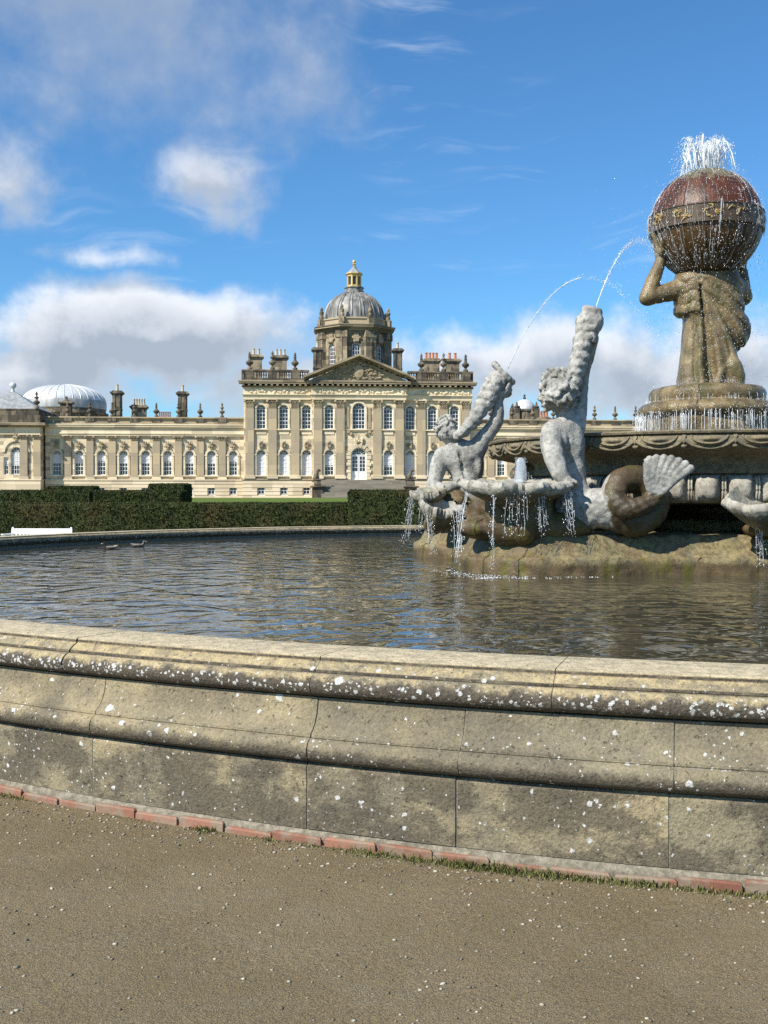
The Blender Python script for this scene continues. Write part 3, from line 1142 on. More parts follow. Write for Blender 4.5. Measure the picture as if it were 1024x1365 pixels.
# ---- grass growing at the foot of the bricks
def blades(cx, cy, n_, spread, hgt, along):
    v_, f_, t_ = [], [], []
    for i in range(int(n_ * 0.42)):
        u = random.gauss(0, 0.5) * along
        w_ = abs(random.gauss(0, 0.5)) * spread
        a = math.atan2(cy - PC[1], cx - PC[0]) + u / RO
        rr = RO + 0.182 + w_
        x0, y0 = PC[0] + rr * math.cos(a), PC[1] + rr * math.sin(a)
        h_ = hgt * random.uniform(0.35, 1.0) * math.exp(-w_ / spread * 0.6)
        th = random.uniform(0, 2 * PI)
        ln = h_ * random.uniform(0.3, 1.0)
        wd = random.uniform(0.0012, 0.0026)
        k = len(v_)
        px_, py_ = -math.sin(th) * wd, math.cos(th) * wd
        v_ += [(x0 - px_, y0 - py_, -0.004), (x0 + px_, y0 + py_, -0.004),
               (x0 + math.cos(th) * ln * 0.4 + px_, y0 + math.sin(th) * ln * 0.4 + py_, h_ * 0.7), (x0 + math.cos(th) * ln * 0.4 - px_, y0 + math.sin(th) * ln * 0.4 - py_, h_ * 0.7),
               (x0 + math.cos(th) * ln, y0 + math.sin(th) * ln, h_)]
        f_ += [(k, k + 1, k + 2), (k, k + 2, k + 3), (k + 3, k + 2, k + 4)]
        tt = random.random()
        t_ += [tt] * 5
    return v_, f_, t_


GV, GF, GT = [], [], []
for (px, py, n_, sp, hg, al) in [(285, 1105, 420, 0.05, 0.035, 0.07), (365, 1118, 260, 0.05, 0.03, 0.10), (420, 1124, 240, 0.045, 0.03, 0.10), (495, 1140, 700, 0.06, 0.038, 0.16), (560, 1147, 500, 0.06, 0.035, 0.12),
                                 (615, 1153, 700, 0.06, 0.045, 0.12), (670, 1160, 800, 0.06, 0.045, 0.16), (735, 1168, 600, 0.05, 0.036, 0.16), (790, 1173, 420, 0.045, 0.034, 0.14), (860, 1178, 560, 0.045, 0.034, 0.14), (930, 1182, 300, 0.04, 0.028, 0.16),
                                 (1000, 1186, 260, 0.04, 0.028, 0.16), (180, 1090, 120, 0.03, 0.02, 0.14), (30, 1058, 260, 0.04, 0.025, 0.16)]:
    d = 1450 * 1.6 / (py - 661.8)
    v_, f_, t_ = blades((px - 512) / 1450 * d, d, n_, sp, hg, al)
    k = len(GV)
    GV += v_
    GF += [tuple(i + k for i in f) for f in f_]
    GT += t_
me = np_mesh('grass', np.array(GV), np.array(GF), False)
add_attr(me, 'tint', GT)
tag(link('grass', me, M['grass']), 'short green grass and moss sprouting along the brick footing', 'grass', kind='stuff')

# ------------------------------------------------------------------ the house (local frame: u along the front, w back, z up)
HD, HPHI = 130.0, R(5.0)
house = empty('country_house', ((478 - 512) / 1450 * HD, HD, 0), HPHI)
tag(house, 'domed cream limestone country house with tall arched windows and pilasters', 'house')

ARC_N = 8


def arch_loop(u, z0, z1, wd, rise=None):
    """opening outline, counter-clockwise, semicircular head"""
    r_ = wd / 2
    rise = r_ if rise is None else rise
    pts = [(u - r_, z0), (u + r_, z0)]
    for i in range(ARC_N + 1):
        a = PI * i / ARC_N
        pts.append((u + r_ * math.cos(a), z1 - rise + rise * math.sin(a)))
    return pts


def rect_loop(u, z0, z1, wd):
    return [(u - wd / 2, z0), (u + wd / 2, z0), (u + wd / 2, z1), (u - wd / 2, z1)]


def wall_with_openings(mb, u0, u1, z0, z1, w, loops, depth=0.38):
    outer = [(u0, z0), (u1, z0), (u1, z1), (u0, z1)]
    polys = [[Vector((a, b, 0)) for a, b in outer]] + [[Vector((a, b, 0)) for a, b in lp] for lp in loops]
    tris = tessellate_polygon(polys)
    flat = [p for lp in polys for p in lp]
    mb.add([(p.x, w, p.y) for p in flat], [tuple(t_) for t_ in tris])
    for lp in loops:
        n_ = len(lp)
        v_ = [(a, w, b) for a, b in lp] + [(a, w + depth, b) for a, b in lp]
        mb.add(v_, [(i, (i + 1) % n_, (i + 1) % n_ + n_, i + n_) for i in range(n_)])


# --- sash window: white frame and glazing bars, glass pane and sometimes a blind behind it
def window_mesh(name, z0, z1, wd, cols, rows, fan=True, bar=0.045, frame=0.085):
    mb = MB()
    lp = arch_loop(0, z0, z1, wd) if fan else rect_loop(0, z0, z1, wd)
    inn = arch_loop(0, z0 + frame, z1 - frame, wd - 2 * frame) if fan else rect_loop(0, z0 + frame, z1 - frame, wd - 2 * frame)
    n_ = len(lp)
    for (wa, wb) in ((0.0, 0.10),):
        v_ = [(a, wa, b) for a, b in lp] + [(a, wa, b) for a, b in inn] + [(a, wb, b) for a, b in lp] + [(a, wb, b) for a, b in inn]
        f_ = []
        for i in range(n_):
            j = (i + 1) % n_
            f_ += [(i, j, n_ + j, n_ + i), (n_ + i, n_ + j, 3 * n_ + j, 3 * n_ + i), (2 * n_ + i, 2 * n_ + j, j, i)]
        mb.add(v_, f_)
    zs = z1 - wd / 2 if fan else z1
    iw = wd / 2 - frame
    for c in range(1, cols):
        x = -iw + 2 * iw * c / cols
        mb.box(x - bar / 2, x + bar / 2, 0.025, 0.075, z0 + frame, zs)
    for r_ in range(1, rows + 1):
        z = z0 + frame + (zs - z0 - frame) * r_ / rows
        if r_ == rows and not fan:
            continue
        thick = bar * (1.7 if r_ == rows // 2 else 1.0)
        mb.box(-iw, iw, 0.02, 0.08, z - thick / 2, z + thick / 2)
    if fan:
        for k in range(1, 4):
            a = PI * k / 4
            c_, s_ = math.cos(a), math.sin(a)
            mb.tube([(0.15 * iw * c_, 0.05, zs + 0.15 * iw * s_), (iw * 0.99 * c_, 0.05, zs + iw * 0.99 * s_)], bar * 0.5, 4, False)
        mb.tube([(0.5 * iw * math.cos(PI * i / 6), 0.05, zs + 0.5 * iw * math.sin(PI * i / 6)) for i in range(7)], bar * 0.5, 4, False)
    return mb.mesh(name)


def pane_mesh(name, lp, w):
    mb = MB()
    mb.add([(a, w, b) for a, b in lp], [tuple(range(len(lp)))])
    return mb.mesh(name)


WIN = {}


def window(kind, u, w, parent=house, blind=None):
    me, pm = WIN[kind][:2]
    o = link('window', me, M['white_paint'], parent)
    o.location = (u, w, 0)
    p_ = link('pane', pm, M['glass'], o)
    if blind is not None:
        b_ = link('blind', WIN[kind][2 + blind], M['blind'], o)
    return o


def reg(kind, z0, z1, wd, cols, rows, fan=True, blinds=()):
    me = window_mesh('window_' + kind, z0, z1, wd, cols, rows, fan)
    lp = arch_loop(0, z0 + 0.03, z1 - 0.03, wd - 0.06) if fan else rect_loop(0, z0 + 0.03, z1 - 0.03, wd - 0.06)
    L = [me, pane_mesh('pane_' + kind, lp, 0.085)]
    for bz, top in blinds:                      # roller blind hanging just inside the glass
        L.append(MB().box(-wd / 2 + 0.07, wd / 2 - 0.07, 0.050, 0.060, bz, top).mesh('blind_' + kind))
    WIN[kind] = L


reg('upper', 9.62, 12.50, 1.12, 3, 5)
reg('upper_mid', 9.62, 12.75, 1.52, 4, 5)
reg('lower', 4.12, 7.15, 1.12, 3, 5, True, [(4.22, 6.55), (5.30, 6.55)])
reg('wing', 4.12, 7.05, 1.02, 3, 5, True, [(5.50, 6.50), (5.75, 6.50)])
reg('base', 1.85, 2.72, 0.85, 2, 2, False)

# --- main block walls
LOW_U = [3.52, 6.20, 8.88, 11.56]
mb = MB()
ZB, ZT = 3.56, 13.10
PROJ = 0.57
for s in (-1, 1):
    us = sorted([s * 5.56, s * 13.6])
    loops = []
    for u in LOW_U[1:]:
        loops.append(arch_loop(s * u, 9.62, 12.50, 1.12))
        loops.append(arch_loop(s * u, 4.12, 7.15, 1.12))
    wall_with_openings(mb, us[0], us[1], ZB, ZT, 0.0, loops)
    # return of the projecting centre, side walls
    mb.add([(s * 5.56, -PROJ, ZB), (s * 5.56, 0.0, ZB), (s * 5.56, 0.0, ZT), (s * 5.56, -PROJ, ZT)], [(0, 1, 2, 3)])
    mb.add([(s * 13.6, 0.0, 1.3), (s * 13.6, 26.0, 1.3), (s * 13.6, 26.0, 15.0), (s * 13.6, 0.0, 15.0)], [(0, 1, 2, 3)])
loops = [arch_loop(0, 9.62, 12.75, 1.52), arch_loop(0, 3.60, 7.40, 1.85)]
for s in (-1, 1):
    loops.append(arch_loop(s * 3.52, 9.62, 12.50, 1.12))
    loops.append(arch_loop(s * 3.52, 4.12, 7.15, 1.12))
wall_with_openings(mb, -5.56, 5.56, ZB, ZT, -PROJ, loops)
mb.add([(-13.6, 26, 1.3), (13.6, 26, 1.3), (13.6, 26, 15), (-13.6, 26, 15)], [(0, 1, 2, 3)])
mb.build('wall', M['ashlar'], house)

for s in (-1, 1):
    for k, u in enumerate(LOW_U):
        w = (-PROJ if u < 5 else 0.0)
        window('upper', s * u, w + 0.20)
        b = 0
        if u < 5:
            b = 1
        window('lower', s * u, w + 0.20, blind=b)
window('upper_mid', 0, -PROJ + 0.20)

# basement storey with banded joints
mb = MB()
for s in (-1, 1):
    us = sorted([s * 5.6, s * 13.75])
    z_ = 1.30
    for k in range(5):
        zz0, zz1 = z_ + k * 0.45, z_ + (k + 1) * 0.45 - 0.05
        cuts = [s * u for u in LOW_U[1:]]
        edges = [us[0]] + [e for c in sorted(cuts) for e in (c - 0.46, c + 0.46)] + [us[1]]
        if 1.8 < (zz0 + zz1) / 2 < 2.75:
            for i in range(0, len(edges), 2):
                mb.box(edges[i], edges[i + 1], -0.30, 0.3, zz0, zz1, 0.02)
        else:
            mb.box(us[0], us[1], -0.30, 0.3, zz0, zz1, 0.02)
    mb.box(us[0] + 0.02, us[1] - 0.02, -0.20, 0.3, 1.25, 1.80)
    mb.box(us[0] + 0.02, us[1] - 0.02, -0.20, 0.3, 2.75, 3.52)
    mb.box(us[0] + 0.02, us[1] - 0.02, 0.02, 0.35, 1.8, 2.75)
mb.box(-5.6, 5.6, -0.80, 0.2, 1.25, 3.52)
mb.build('basement_wall', M['ashlar_pale'], house)
for s in (-1, 1):
    for u in LOW_U[1:]:
        window('base', s * u, -0.10)
mb = MB()
for s in (-1, 1):
    us = sorted([s * 5.6, s * 13.85])
    mb.box(us[0], us[1], -0.38, 0.2, 3.525, 3.70, 0.03)
mb.box(-5.75, 5.75, -0.95, 0.2, 3.53, 3.585, 0.02)
mb.build('string_course', M['carved'], house)

# pilasters with Corinthian capitals
mb = MB()
mb.box(-0.50, 0.50, -0.27, 0.01, 4.15, 11.98)
pil_me = mb.mesh('pilaster')
mb = MB()
mb.box(-0.66, 0.66, -0.48, 0.01, 3.71, 3.95, 0.02)
mb.box(-0.60, 0.60, -0.43, 0.01, 3.955, 4.06, 0.04)
mb.box(-0.55, 0.55, -0.39, 0.01, 4.065, 4.145, 0.03)
pb_me = mb.mesh('pilaster_base')


def capital(hw, z0, z1, d):
    mb = MB()
    h_ = z1 - z0
    mb.box(-hw * 0.95, hw * 0.95, -d, 0.01, z0, z0 + h_ * 0.08)
    mb.box(-hw * 0.92, hw * 0.92, -d * 0.95, 0.01, z0 + h_ * 0.08, z0 + h_ * 0.85)
    for tier, (zz, nn, out) in enumerate(((0.12, 4, 0.10), (0.42, 3, 0.14))):      # acanthus leaves
        for i in range(nn):
            u = (-1 + (2 * i + 1) / nn) * hw * 0.95
            a = hw / nn * 0.85
            za, zb = z0 + h_ * zz, z0 + h_ * (zz + 0.33)
            v_ = [(u - a, -d, za), (u + a, -d, za), (u + a * 0.9, -d - 0.05, (za + zb) / 2), (u - a * 0.9, -d - 0.05, (za + zb) / 2),
                  (u + a * 0.45, -d - out, zb), (u - a * 0.45, -d - out, zb), (u, -d - out - 0.06, zb - 0.10)]
            mb.add(v_, [(0, 1, 2, 3), (3, 2, 4, 5), (5, 4, 6)])
    for s in (-1, 1):                                                              # volutes
        mb.ball((s * hw * 1.12, -d - 0.10, z0 + h_ * 0.80), (0.17, 0.13, 0.17), 8, 6)
        mb.ball((s * hw * 0.25, -d - 0.06, z0 + h_ * 0.80), (0.12, 0.09, 0.12), 6, 4)
    mb.box(-hw * 1.28, hw * 1.28, -d - 0.20, 0.01, z0 + h_ * 0.90, z1 - 0.003, 0.02)
    return mb.mesh('capital')


cap_me = capital(0.50, 11.985, 13.09, 0.28)
for u in (2.20, 4.85, 7.54, 10.22, 12.90):
    for s in (-1, 1):
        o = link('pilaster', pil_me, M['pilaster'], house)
        o.location = (s * u, -PROJ if u < 5 else 0.0, 0)
        c = link('capital', cap_me, M['carved'], o)
        b = link('pilaster_base', pb_me, M['ashlar_pale'], o)


# window surrounds: archivolt with keystone carving, imposts and sill
def surround(z0, z1, wd, t_=0.20, key=True, dep=0.12, imp=True):
    mb = MB()
    a = arch_loop(0, z0, z1, wd)
    b = arch_loop(0, z0, z1 + t_, wd + 2 * t_)
    n_ = len(a)
    for i in range(1, n_ - 1 + 1):
        j = (i + 1) % n_
        v_ = [(a[i][0], -dep, a[i][1]), (a[j][0], -dep, a[j][1]), (b[j][0], -dep, b[j][1]), (b[i][0], -dep, b[i][1]),
              (a[i][0], 0.02, a[i][1]), (a[j][0], 0.02, a[j][1]), (b[j][0], 0.0, b[j][1]), (b[i][0], 0.0, b[i][1])]
        mb.add(v_, [(0, 1, 2, 3), (0, 4, 5, 1), (3, 2, 6, 7)])
    if imp:
        zs = z1 - wd / 2
        for s in (-1, 1):
            x0, x1 = sorted([s * (wd / 2 - 0.015), s * (wd / 2 + t_ + 0.07)])
            mb.box(x0, x1, -dep - 0.06, 0.0, zs - 0.12, zs + 0.05, 0.015)
    mb.box(-wd / 2 - t_ - 0.1, wd / 2 + t_ + 0.1, -dep - 0.10, 0.19, z0 - 0.16, z0 - 0.004, 0.02)
    return mb.mesh('window_surround')


def keystone(z1, seed):
    rr = random.Random(seed)
    mb = MB()
    mb.extrude([(-0.13, z1 - 0.02), (0.13, z1 - 0.02), (0.22, z1 + 0.62), (-0.22, z1 + 0.62)], -0.24, 0.0)
    for k in range(9):
        mb.ball((rr.uniform(-0.30, 0.30), -0.22, z1 + rr.uniform(0.15, 0.80)), (rr.uniform(0.07, 0.14), 0.12, rr.uniform(0.07, 0.16)), 6, 4)
    return mb.mesh('keystone')


sur_low = surround(4.12, 7.15, 1.12, 0.22)
sur_up = surround(9.62, 12.50, 1.12, 0.17, imp=False)
sur_mid = surround(9.62, 12.75, 1.52, 0.20, imp=False)
sur_wing = surround(4.12, 7.05, 1.02, 0.24)
key_low = keystone(7.32, 3)
key_wing = keystone(7.25, 5)
for s in (-1, 1):
    for u in LOW_U:
        w = -PROJ if u < 5 else 0.0
        for me, nm, mt in ((sur_low, 'window_surround', 'ashlar_pale'), (sur_up, 'window_surround', 'ashlar_pale'), (key_low, 'keystone', 'carved')):
            link(nm, me, M[mt], house).location = (s * u, w - 0.003, 0)
link('window_surround', sur_mid, M['ashlar_pale'], house).location = (0, -PROJ - 0.003, 0)
# recessed apron panels under upper windows
ap = MB().box(-0.60, 0.60, -0.06, 0.0, 8.95, 9.36, 0.02).mesh('apron_panel')
for s in (-1, 1):
    for u in LOW_U:
        link('apron_panel', ap, M['ashlar_pale'], house).location = (s * u, (-PROJ if u < 5 else 0.0) - 0.002, 0)
# brackets and niches beside the middle window
mb = MB()
for s in (-1, 1):
    mb.box(s * 1.25 - 0.16, s * 1.25 + 0.16, -PROJ - 0.2, -PROJ, 9.1, 9.45, 0.03)
    mb.box(s * 1.28 - 0.14, s * 1.28 + 0.14, -PROJ - 0.10, -PROJ - 0.002, 9.75, 12.2, 0.03)
    mb.ball((s * 0.9, -PROJ - 0.1, 9.0), (0.2, 0.14, 0.22), 8, 6)
mb.box(-1.7, 1.7, -PROJ - 0.16, -PROJ - 0.001, 9.47, 9.60, 0.02)
mb.build('balcony_bracket', M['carved'], house)

# garden door
door = empty('door', (0, -PROJ + 0.22, 0), 0, house)
mb = MB()
for s in (-1, 1):
    x0, x1 = sorted([s * 0.02, s * 0.86])
    for (za, zb) in ((3.60, 4.62), (6.36, 6.48)):
        mb.box(x0, x1, 0.02, 0.08, za, zb)
    for x in (x0 + 0.05, x1 - 0.05):
        mb.box(x - 0.055, x + 0.055, 0.018, 0.082, 3.602, 6.478)
    mb.box((x0 + x1) / 2 - 0.025, (x0 + x1) / 2 + 0.025, 0.03, 0.07, 4.6, 6.4)
    for z in (5.06, 5.5, 5.94):
        mb.box(x0, x1, 0.03, 0.07, z - 0.025, z + 0.025)
mb.build('door_leaf', M['white_paint'], door)
fl = [(0.92 * math.cos(PI * i / 12), 6.48 + 0.92 * math.sin(PI * i / 12)) for i in range(13)]
fi = [(0.82 * math.cos(PI * i / 12), 6.48 + 0.82 * math.sin(PI * i / 12)) for i in range(13)]
mb = MB()
for i in range(12):
    mb.add([(fl[i][0], 0.01, fl[i][1]), (fl[i + 1][0], 0.01, fl[i + 1][1]), (fi[i + 1][0], 0.01, fi[i + 1][1]), (fi[i][0], 0.01, fi[i][1])], [(0, 1, 2, 3)])
for k in range(1, 6):
    a = PI * k / 6
    mb.tube([(0.3 * math.cos(a), 0.04, 6.5 + 0.3 * math.sin(a)), (0.84 * math.cos(a), 0.04, 6.48 + 0.84 * math.sin(a))], 0.022, 4)
mb.tube([(0.42 * math.cos(PI * i / 8), 0.04, 6.48 + 0.42 * math.sin(PI * i / 8)) for i in range(9)], 0.022, 4)
mb.box(-0.92, 0.92, -0.02, 0.10, 6.485, 6.60)
for s in (-1, 1):
    mb.box(min(s * 0.86, s * 0.925), max(s * 0.86, s * 0.925), 0.0, 0.10, 3.6, 6.48)
mb.build('fanlight', M['white_paint'], door)
pane = pane_mesh('pane', arch_loop(0, 3.62, 7.38, 1.80), 0.066)
link('pane', pane, M['glass'], door)
mb = MB()                                        # rusticated door surround
nv = 15
for i in range(nv):
    a0, a1 = PI * i / nv + 0.012, PI * (i + 1) / nv - 0.012
    ri, ro_ = 0.95, 1.50 if i % 2 == 0 else 1.34
    dep = 0.16 if i % 2 == 0 else 0.10
    p4 = [(r_ * math.cos(a), 6.475 + r_ * math.sin(a)) for r_, a in ((ri, a0), (ri, a1), (ro_, a1), (ro_, a0))]
    mb.extrude(p4, -PROJ - dep, -PROJ - 0.001)
for s in (-1, 1):
    for k in range(7):
        z = 3.62 + k * 0.405
        wdt = 0.52 if k % 2 == 0 else 0.36
        x0, x1 = sorted([s * 0.95, s * (0.95 + wdt)])
        mb.box(x0, x1, -PROJ - (0.16 if k % 2 == 0 else 0.10), -PROJ - 0.001, z, z + 0.375, 0.02)
rr = random.Random(4)
for k in range(14):
    mb.ball((rr.uniform(-0.5, 0.5), -PROJ - 0.15, 8.0 + rr.uniform(0, 0.6)), (rr.uniform(0.08, 0.16), 0.14, rr.uniform(0.08, 0.16)), 6, 4)
mb.build('door_surround', M['ashlar_pale'], house)

# entablature ------------------------------------------------------
def entablature(mb_a, mb_f, mb_c, u0, u1, w, za, zf, zc, zt, out, left=True, right=True, modil=0.62):
    el_, er_ = (out if left else 0), (out if right else 0)
    mb_a.box(u0 - 0.05, u1 + 0.05, w - 0.30, w + 0.3, za, (za + zf) / 2 - 0.004)
    mb_a.box(u0 - 0.09, u1 + 0.09, w - 0.36, w + 0.3, (za + zf) / 2, zf - 0.08)
    mb_a.box(u0 - 0.2, u1 + 0.2, w - 0.50, w + 0.3, zf - 0.076, zf - 0.003, 0.01)
    mb_f.box(u0 - 0.04, u1 + 0.04, w - 0.28, w + 0.3, zf, zc - 0.003)
    h_ = zt - zc
    mb_c.box(u0 - el_ * 0.35, u1 + er_ * 0.35, w - 0.28 - out * 0.3, w + 0.3, zc, zc + h_ * 0.2)
    mb_c.box(u0 - el_ * 0.9, u1 + er_ * 0.9, w - 0.28 - out * 0.9, w + 0.3, zc + h_ * 0.50, zc + h_ * 0.72)
    mb_c.box(u0 - el_, u1 + er_, w - 0.28 - out, w + 0.3, zc + h_ * 0.73, zt, 0.03)
    n_ = int((u1 - u0) / modil)
    for i in range(n_ + 1):
        u = u0 + (u1 - u0) * i / n_
        mb_c.box(u - 0.13, u + 0.13, w - 0.28 - out * 0.82, w - 0.2, zc + h_ * 0.21, zc + h_ * 0.495)


ma, mf, mc = MB(), MB(), MB()
for s in (-1, 1):
    us = sorted([s * 5.62, s * 13.6])
    entablature(ma, mf, mc, us[0], us[1], 0.0, 13.10, 13.70, 14.52, 15.30, 0.60, s < 0, s > 0)
entablature(ma, mf, mc, -5.6, 5.6, -PROJ, 13.103, 13.703, 14.523, 15.303, 0.60)
rr = random.Random(9)
for s, w in ((-1, -0.28), (0, -PROJ - 0.28), (1, -0.28)):                       # carved frieze: foliage and figures
    ua, ub = ((-13.2, -6.2), (-5.4, 5.4), (6.2, 13.2))[s + 1]
    u = ua
    while u < ub:
        u += rr.uniform(0.16, 0.34)
        if (u - ua) % 2.4 < 0.35:
            continue
        mf.ball((u, w, 14.10 + rr.uniform(-0.2, 0.2)), (rr.uniform(0.12, 0.26), 0.17, rr.uniform(0.10, 0.22)), 6, 4)
ma.build('architrave', M['ashlar_pale'], house)
mf.build('frieze', M['ashlar_pale'], house)
mc.build('cornice', M['cornice'], house)

# pediment
mb = MB()
mb.extrude([(-5.9, 15.31), (5.9, 15.31), (0, 17.90)], -PROJ - 0.32, 0.25)
tym = mb.build('pediment', M['carved'], house)
mb = MB()
sl = math.atan2(18.2 - 15.3, 6.5)
for s in (-1, 1):
    for (o0, o1, out) in ((0.0, 0.18, 0.55), (0.182, 0.42, 1.12)):
        nx_, nz_ = -math.sin(sl) * -s, math.cos(sl)
        p_ = []
        for (uu, zz, oo) in ((s * 6.55, 15.31, o0), (0, 17.95, o0), (0, 17.95, o1), (s * 6.55, 15.31, o1)):
            p_.append((uu, zz + oo / math.cos(sl)))
        mb.extrude(p_, -PROJ - 0.28 - out, 0.24)
    for k in range(9):
        u = s * (0.55 + k * 0.62)
        z = 17.95 - abs(u) * (17.95 - 15.31) / 6.55
        mb.box(u - 0.12, u + 0.12, -PROJ - 0.72, -PROJ - 0.30, z - 0.16, z + 0.04)
mb.build('raking_cornice', M['cornice'], tym)
mb = MB()
rr = random.Random(21)
mb.lathe([(0.02, 0), (0.55, 0.0), (0.62, 0.06), (0.60, 0.12), (0.5, 0.16), (0.02, 0.2)], 16)
mb.v = [(x, -PROJ - 0.32 - z * 1.8, 16.35 + y * 1.35) for x, y, z in mb.v]
for k in range(120):
    u = rr.gauss(0, 1.5)
    zmx = 17.6 - abs(u) * 0.44
    if zmx < 15.6:
        continue
    z = rr.uniform(15.45, zmx)
    mb.ball((u, -PROJ - 0.34, z), (rr.uniform(0.10, 0.30), 0.24, rr.uniform(0.08, 0.2)), 6, 4)
mb.build('coat_of_arms', M['carved'], tym)['kind'] = 'stuff'

# roof deck, balustrade
mb = MB()
mb.box(-13.5, 13.5, 0.32, 25.9, 14.6, 15.2)
mb.extrude([(-5.4, 15.25), (5.4, 15.25), (0, 17.7)], 0.26, 8.0)
mb.build('roof', M['lead'], house)
BAL = MB().lathe([(0.085, 15.62), (0.085, 15.70), (0.045, 15.74), (0.12, 15.95), (0.05, 16.22), (0.085, 16.26), (0.085, 16.32)], 8).mesh('baluster', 50)
BAL.materials.append(M['sooty'])
PIERS = []
for s in (-1, 1):
    mb = MB()
    us = sorted([s * 5.9, s * 13.75])
    mb.box(us[0], us[1], -0.35, 0.15, 15.305, 15.615, 0.02)
    mb.box(us[0] - 0.05, us[1] + 0.05, -0.40, 0.20, 16.325, 16.60, 0.04)
    piers = [12.9, 10.22, 7.54]
    for u in piers:
        mb.box(s * u - 0.55, s * u + 0.55, -0.37, 0.17, 15.61, 16.33)
        PIERS.append((s * u, -0.1))
    mb.box(s * 13.72 - 0.14, s * 13.72 + 0.14, 0.14, 24, 15.305, 16.59)
    mb.build('parapet', M['sooty'], house)
for s in (-1, 1):
    u = 6.1
    while u < 13.5:
        if all(abs(u - p_) > 0.62 for p_ in (12.9, 10.22, 7.54)):
            o = bpy.data.objects.new('baluster', BAL)
            COL.objects.link(o)
            o.parent = house
            o.location = (s * u, -0.1, 0)
        u += 0.27


def urn_mesh(h_, name='urn', kind=0):
    k = h_ / 2.15
    if kind == 0:
        prof = [(0.30, 0), (0.30, 0.22), (0.16, 0.30), (0.13, 0.42), (0.20, 0.50), (0.40, 0.66), (0.45, 0.86), (0.36, 0.98), (0.24, 1.06), (0.16, 1.22), (0.15, 1.45), (0.20, 1.52), (0.10, 1.60), (0.16, 1.74), (0.13, 1.92), (0.02, 2.12)]
    elif kind == 1:
        prof = [(0.27, 0), (0.27, 0.25), (0.14, 0.32), (0.12, 0.52), (0.34, 0.66), (0.40, 0.80), (0.38, 0.92), (0.16, 1.02), (0.11, 1.22), (0.26, 1.34), (0.28, 1.46), (0.12, 1.56), (0.10, 1.70), (0.17, 1.82), (0.12, 2.0), (0.02, 2.15)]
    else:
        prof = [(0.32, 0), (0.32, 0.2), (0.2, 0.3), (0.42, 0.6), (0.46, 0.8), (0.30, 1.0), (0.20, 1.25), (0.22, 1.4), (0.10, 1.55), (0.05, 1.9), (0.02, 2.1)]
    me = MB().lathe([(r_ * k, z * k) for r_, z in prof], 12).mesh(name, 45)
    return me


URN = [urn_mesh(2.15, 'urn', 0), urn_mesh(2.25, 'urn', 1), urn_mesh(2.0, 'urn', 2)]
for k, (u, w) in enumerate(PIERS):
    o = link('urn', URN[(0, 1, 0, 0, 1, 0)[k]], M['sooty'], house)
    o.location = (u, w, 16.60)
    o.rotation_euler = (0, 0, k)


def chimney(u, w, z0, z1, wd, dp, pots, potmat, mat='drum', style=0):
    mb = MB()
    mb.box(u - wd / 2, u + wd / 2, w - dp / 2, w + dp / 2, z0, z1 - 0.55)
    mb.box(u - wd / 2 - 0.10, u + wd / 2 + 0.10, w - dp / 2 - 0.10, w + dp / 2 + 0.10, z0, z0 + 0.5, 0.03)
    if style == 1:
        for s in (-1, 1):
            mb.box(u + s * wd * 0.30 - 0.12, u + s * wd * 0.30 + 0.12, w - dp / 2 - 0.08, w - dp / 2 + 0.05, z0 + 0.5, z1 - 0.55)
        mb.box(u - wd / 2 - 0.05, u + wd / 2 + 0.05, w - dp / 2 - 0.09, w + dp / 2 + 0.05, (z0 + z1) / 2 - 0.1, (z0 + z1) / 2 + 0.08, 0.02)
    mb.box(u - wd / 2 - 0.10, u + wd / 2 + 0.10, w - dp / 2 - 0.10, w + dp / 2 + 0.10, z1 - 0.548, z1 - 0.40, 0.02)
    mb.box(u - wd / 2 - 0.24, u + wd / 2 + 0.24, w - dp / 2 - 0.24, w + dp / 2 + 0.24, z1 - 0.398, z1 - 0.14, 0.05)
    mb.box(u - wd / 2 - 0.05, u + wd / 2 + 0.05, w - dp / 2 - 0.05, w + dp / 2 + 0.05, z1 - 0.138, z1, 0.03)
    c = mb.build('chimney', M[mat], house)
    for i in range(pots):
        x = u + (i - (pots - 1) / 2) * (wd * 0.9 / max(pots, 2))
        pr = min(0.17, wd * 0.40 / max(pots, 2))
        p_ = MB().lathe([(pr * 1.1, z1 - 0.02), (pr, z1 + 0.1), (pr * 0.85, z1 + 0.62), (pr * 1.05, z1 + 0.66), (pr * 1.05, z1 + 0.76), (pr * 0.7, z1 + 0.77)], 10, (x, w)).build('chimney_pot', M[potmat], c, 40)
    return c


def hu(px, w):
    """position along the front for a photo column, on the plane w"""
    t_ = (px - 512) / 1450.0
    c, s = math.cos(HPHI), math.sin(HPHI)
    return (t_ * (HD + w * c) - house.location.x + w * s) / (c - t_ * s)


def hz(py, w, px=478):
    u = hu(px, w)
    Y = HD + u * math.sin(HPHI) + w * math.cos(HPHI)
    return at(px, py, Y).z


for (px, w, ztop, wd, np_, pm, st) in [(342, 5.0, 19.0, 1.35, 2, 'pot_cream', 0), (374, 5.0, 18.95, 1.6, 3, 'pot_cream', 0), (575, 5.0, 18.75, 1.9, 4, 'terracotta', 0), (603, 5.0, 18.75, 1.6, 2, 'terracotta', 0)]:
    chimney(hu(px, w), w, 15.0, ztop, wd, 1.2, np_, pm, 'drum', st)
for px in (423.5, 530):
    chimney(hu(px, 6.0), 6.0, 15.0, 20.1, 1.05, 1.0, 1, 'pot_cream', 'sooty', 1)

# ---- the great dome
DW = 11.5
DU = hu(472.3, DW)
dome = empty('dome', (DU, DW, 0), 0, house)
mb = MB()
mw = MB()


def octa(r_):
    return [(r_ * math.cos(PI / 8 + PI / 4 * k), r_ * math.sin(PI / 8 + PI / 4 * k)) for k in range(8)]


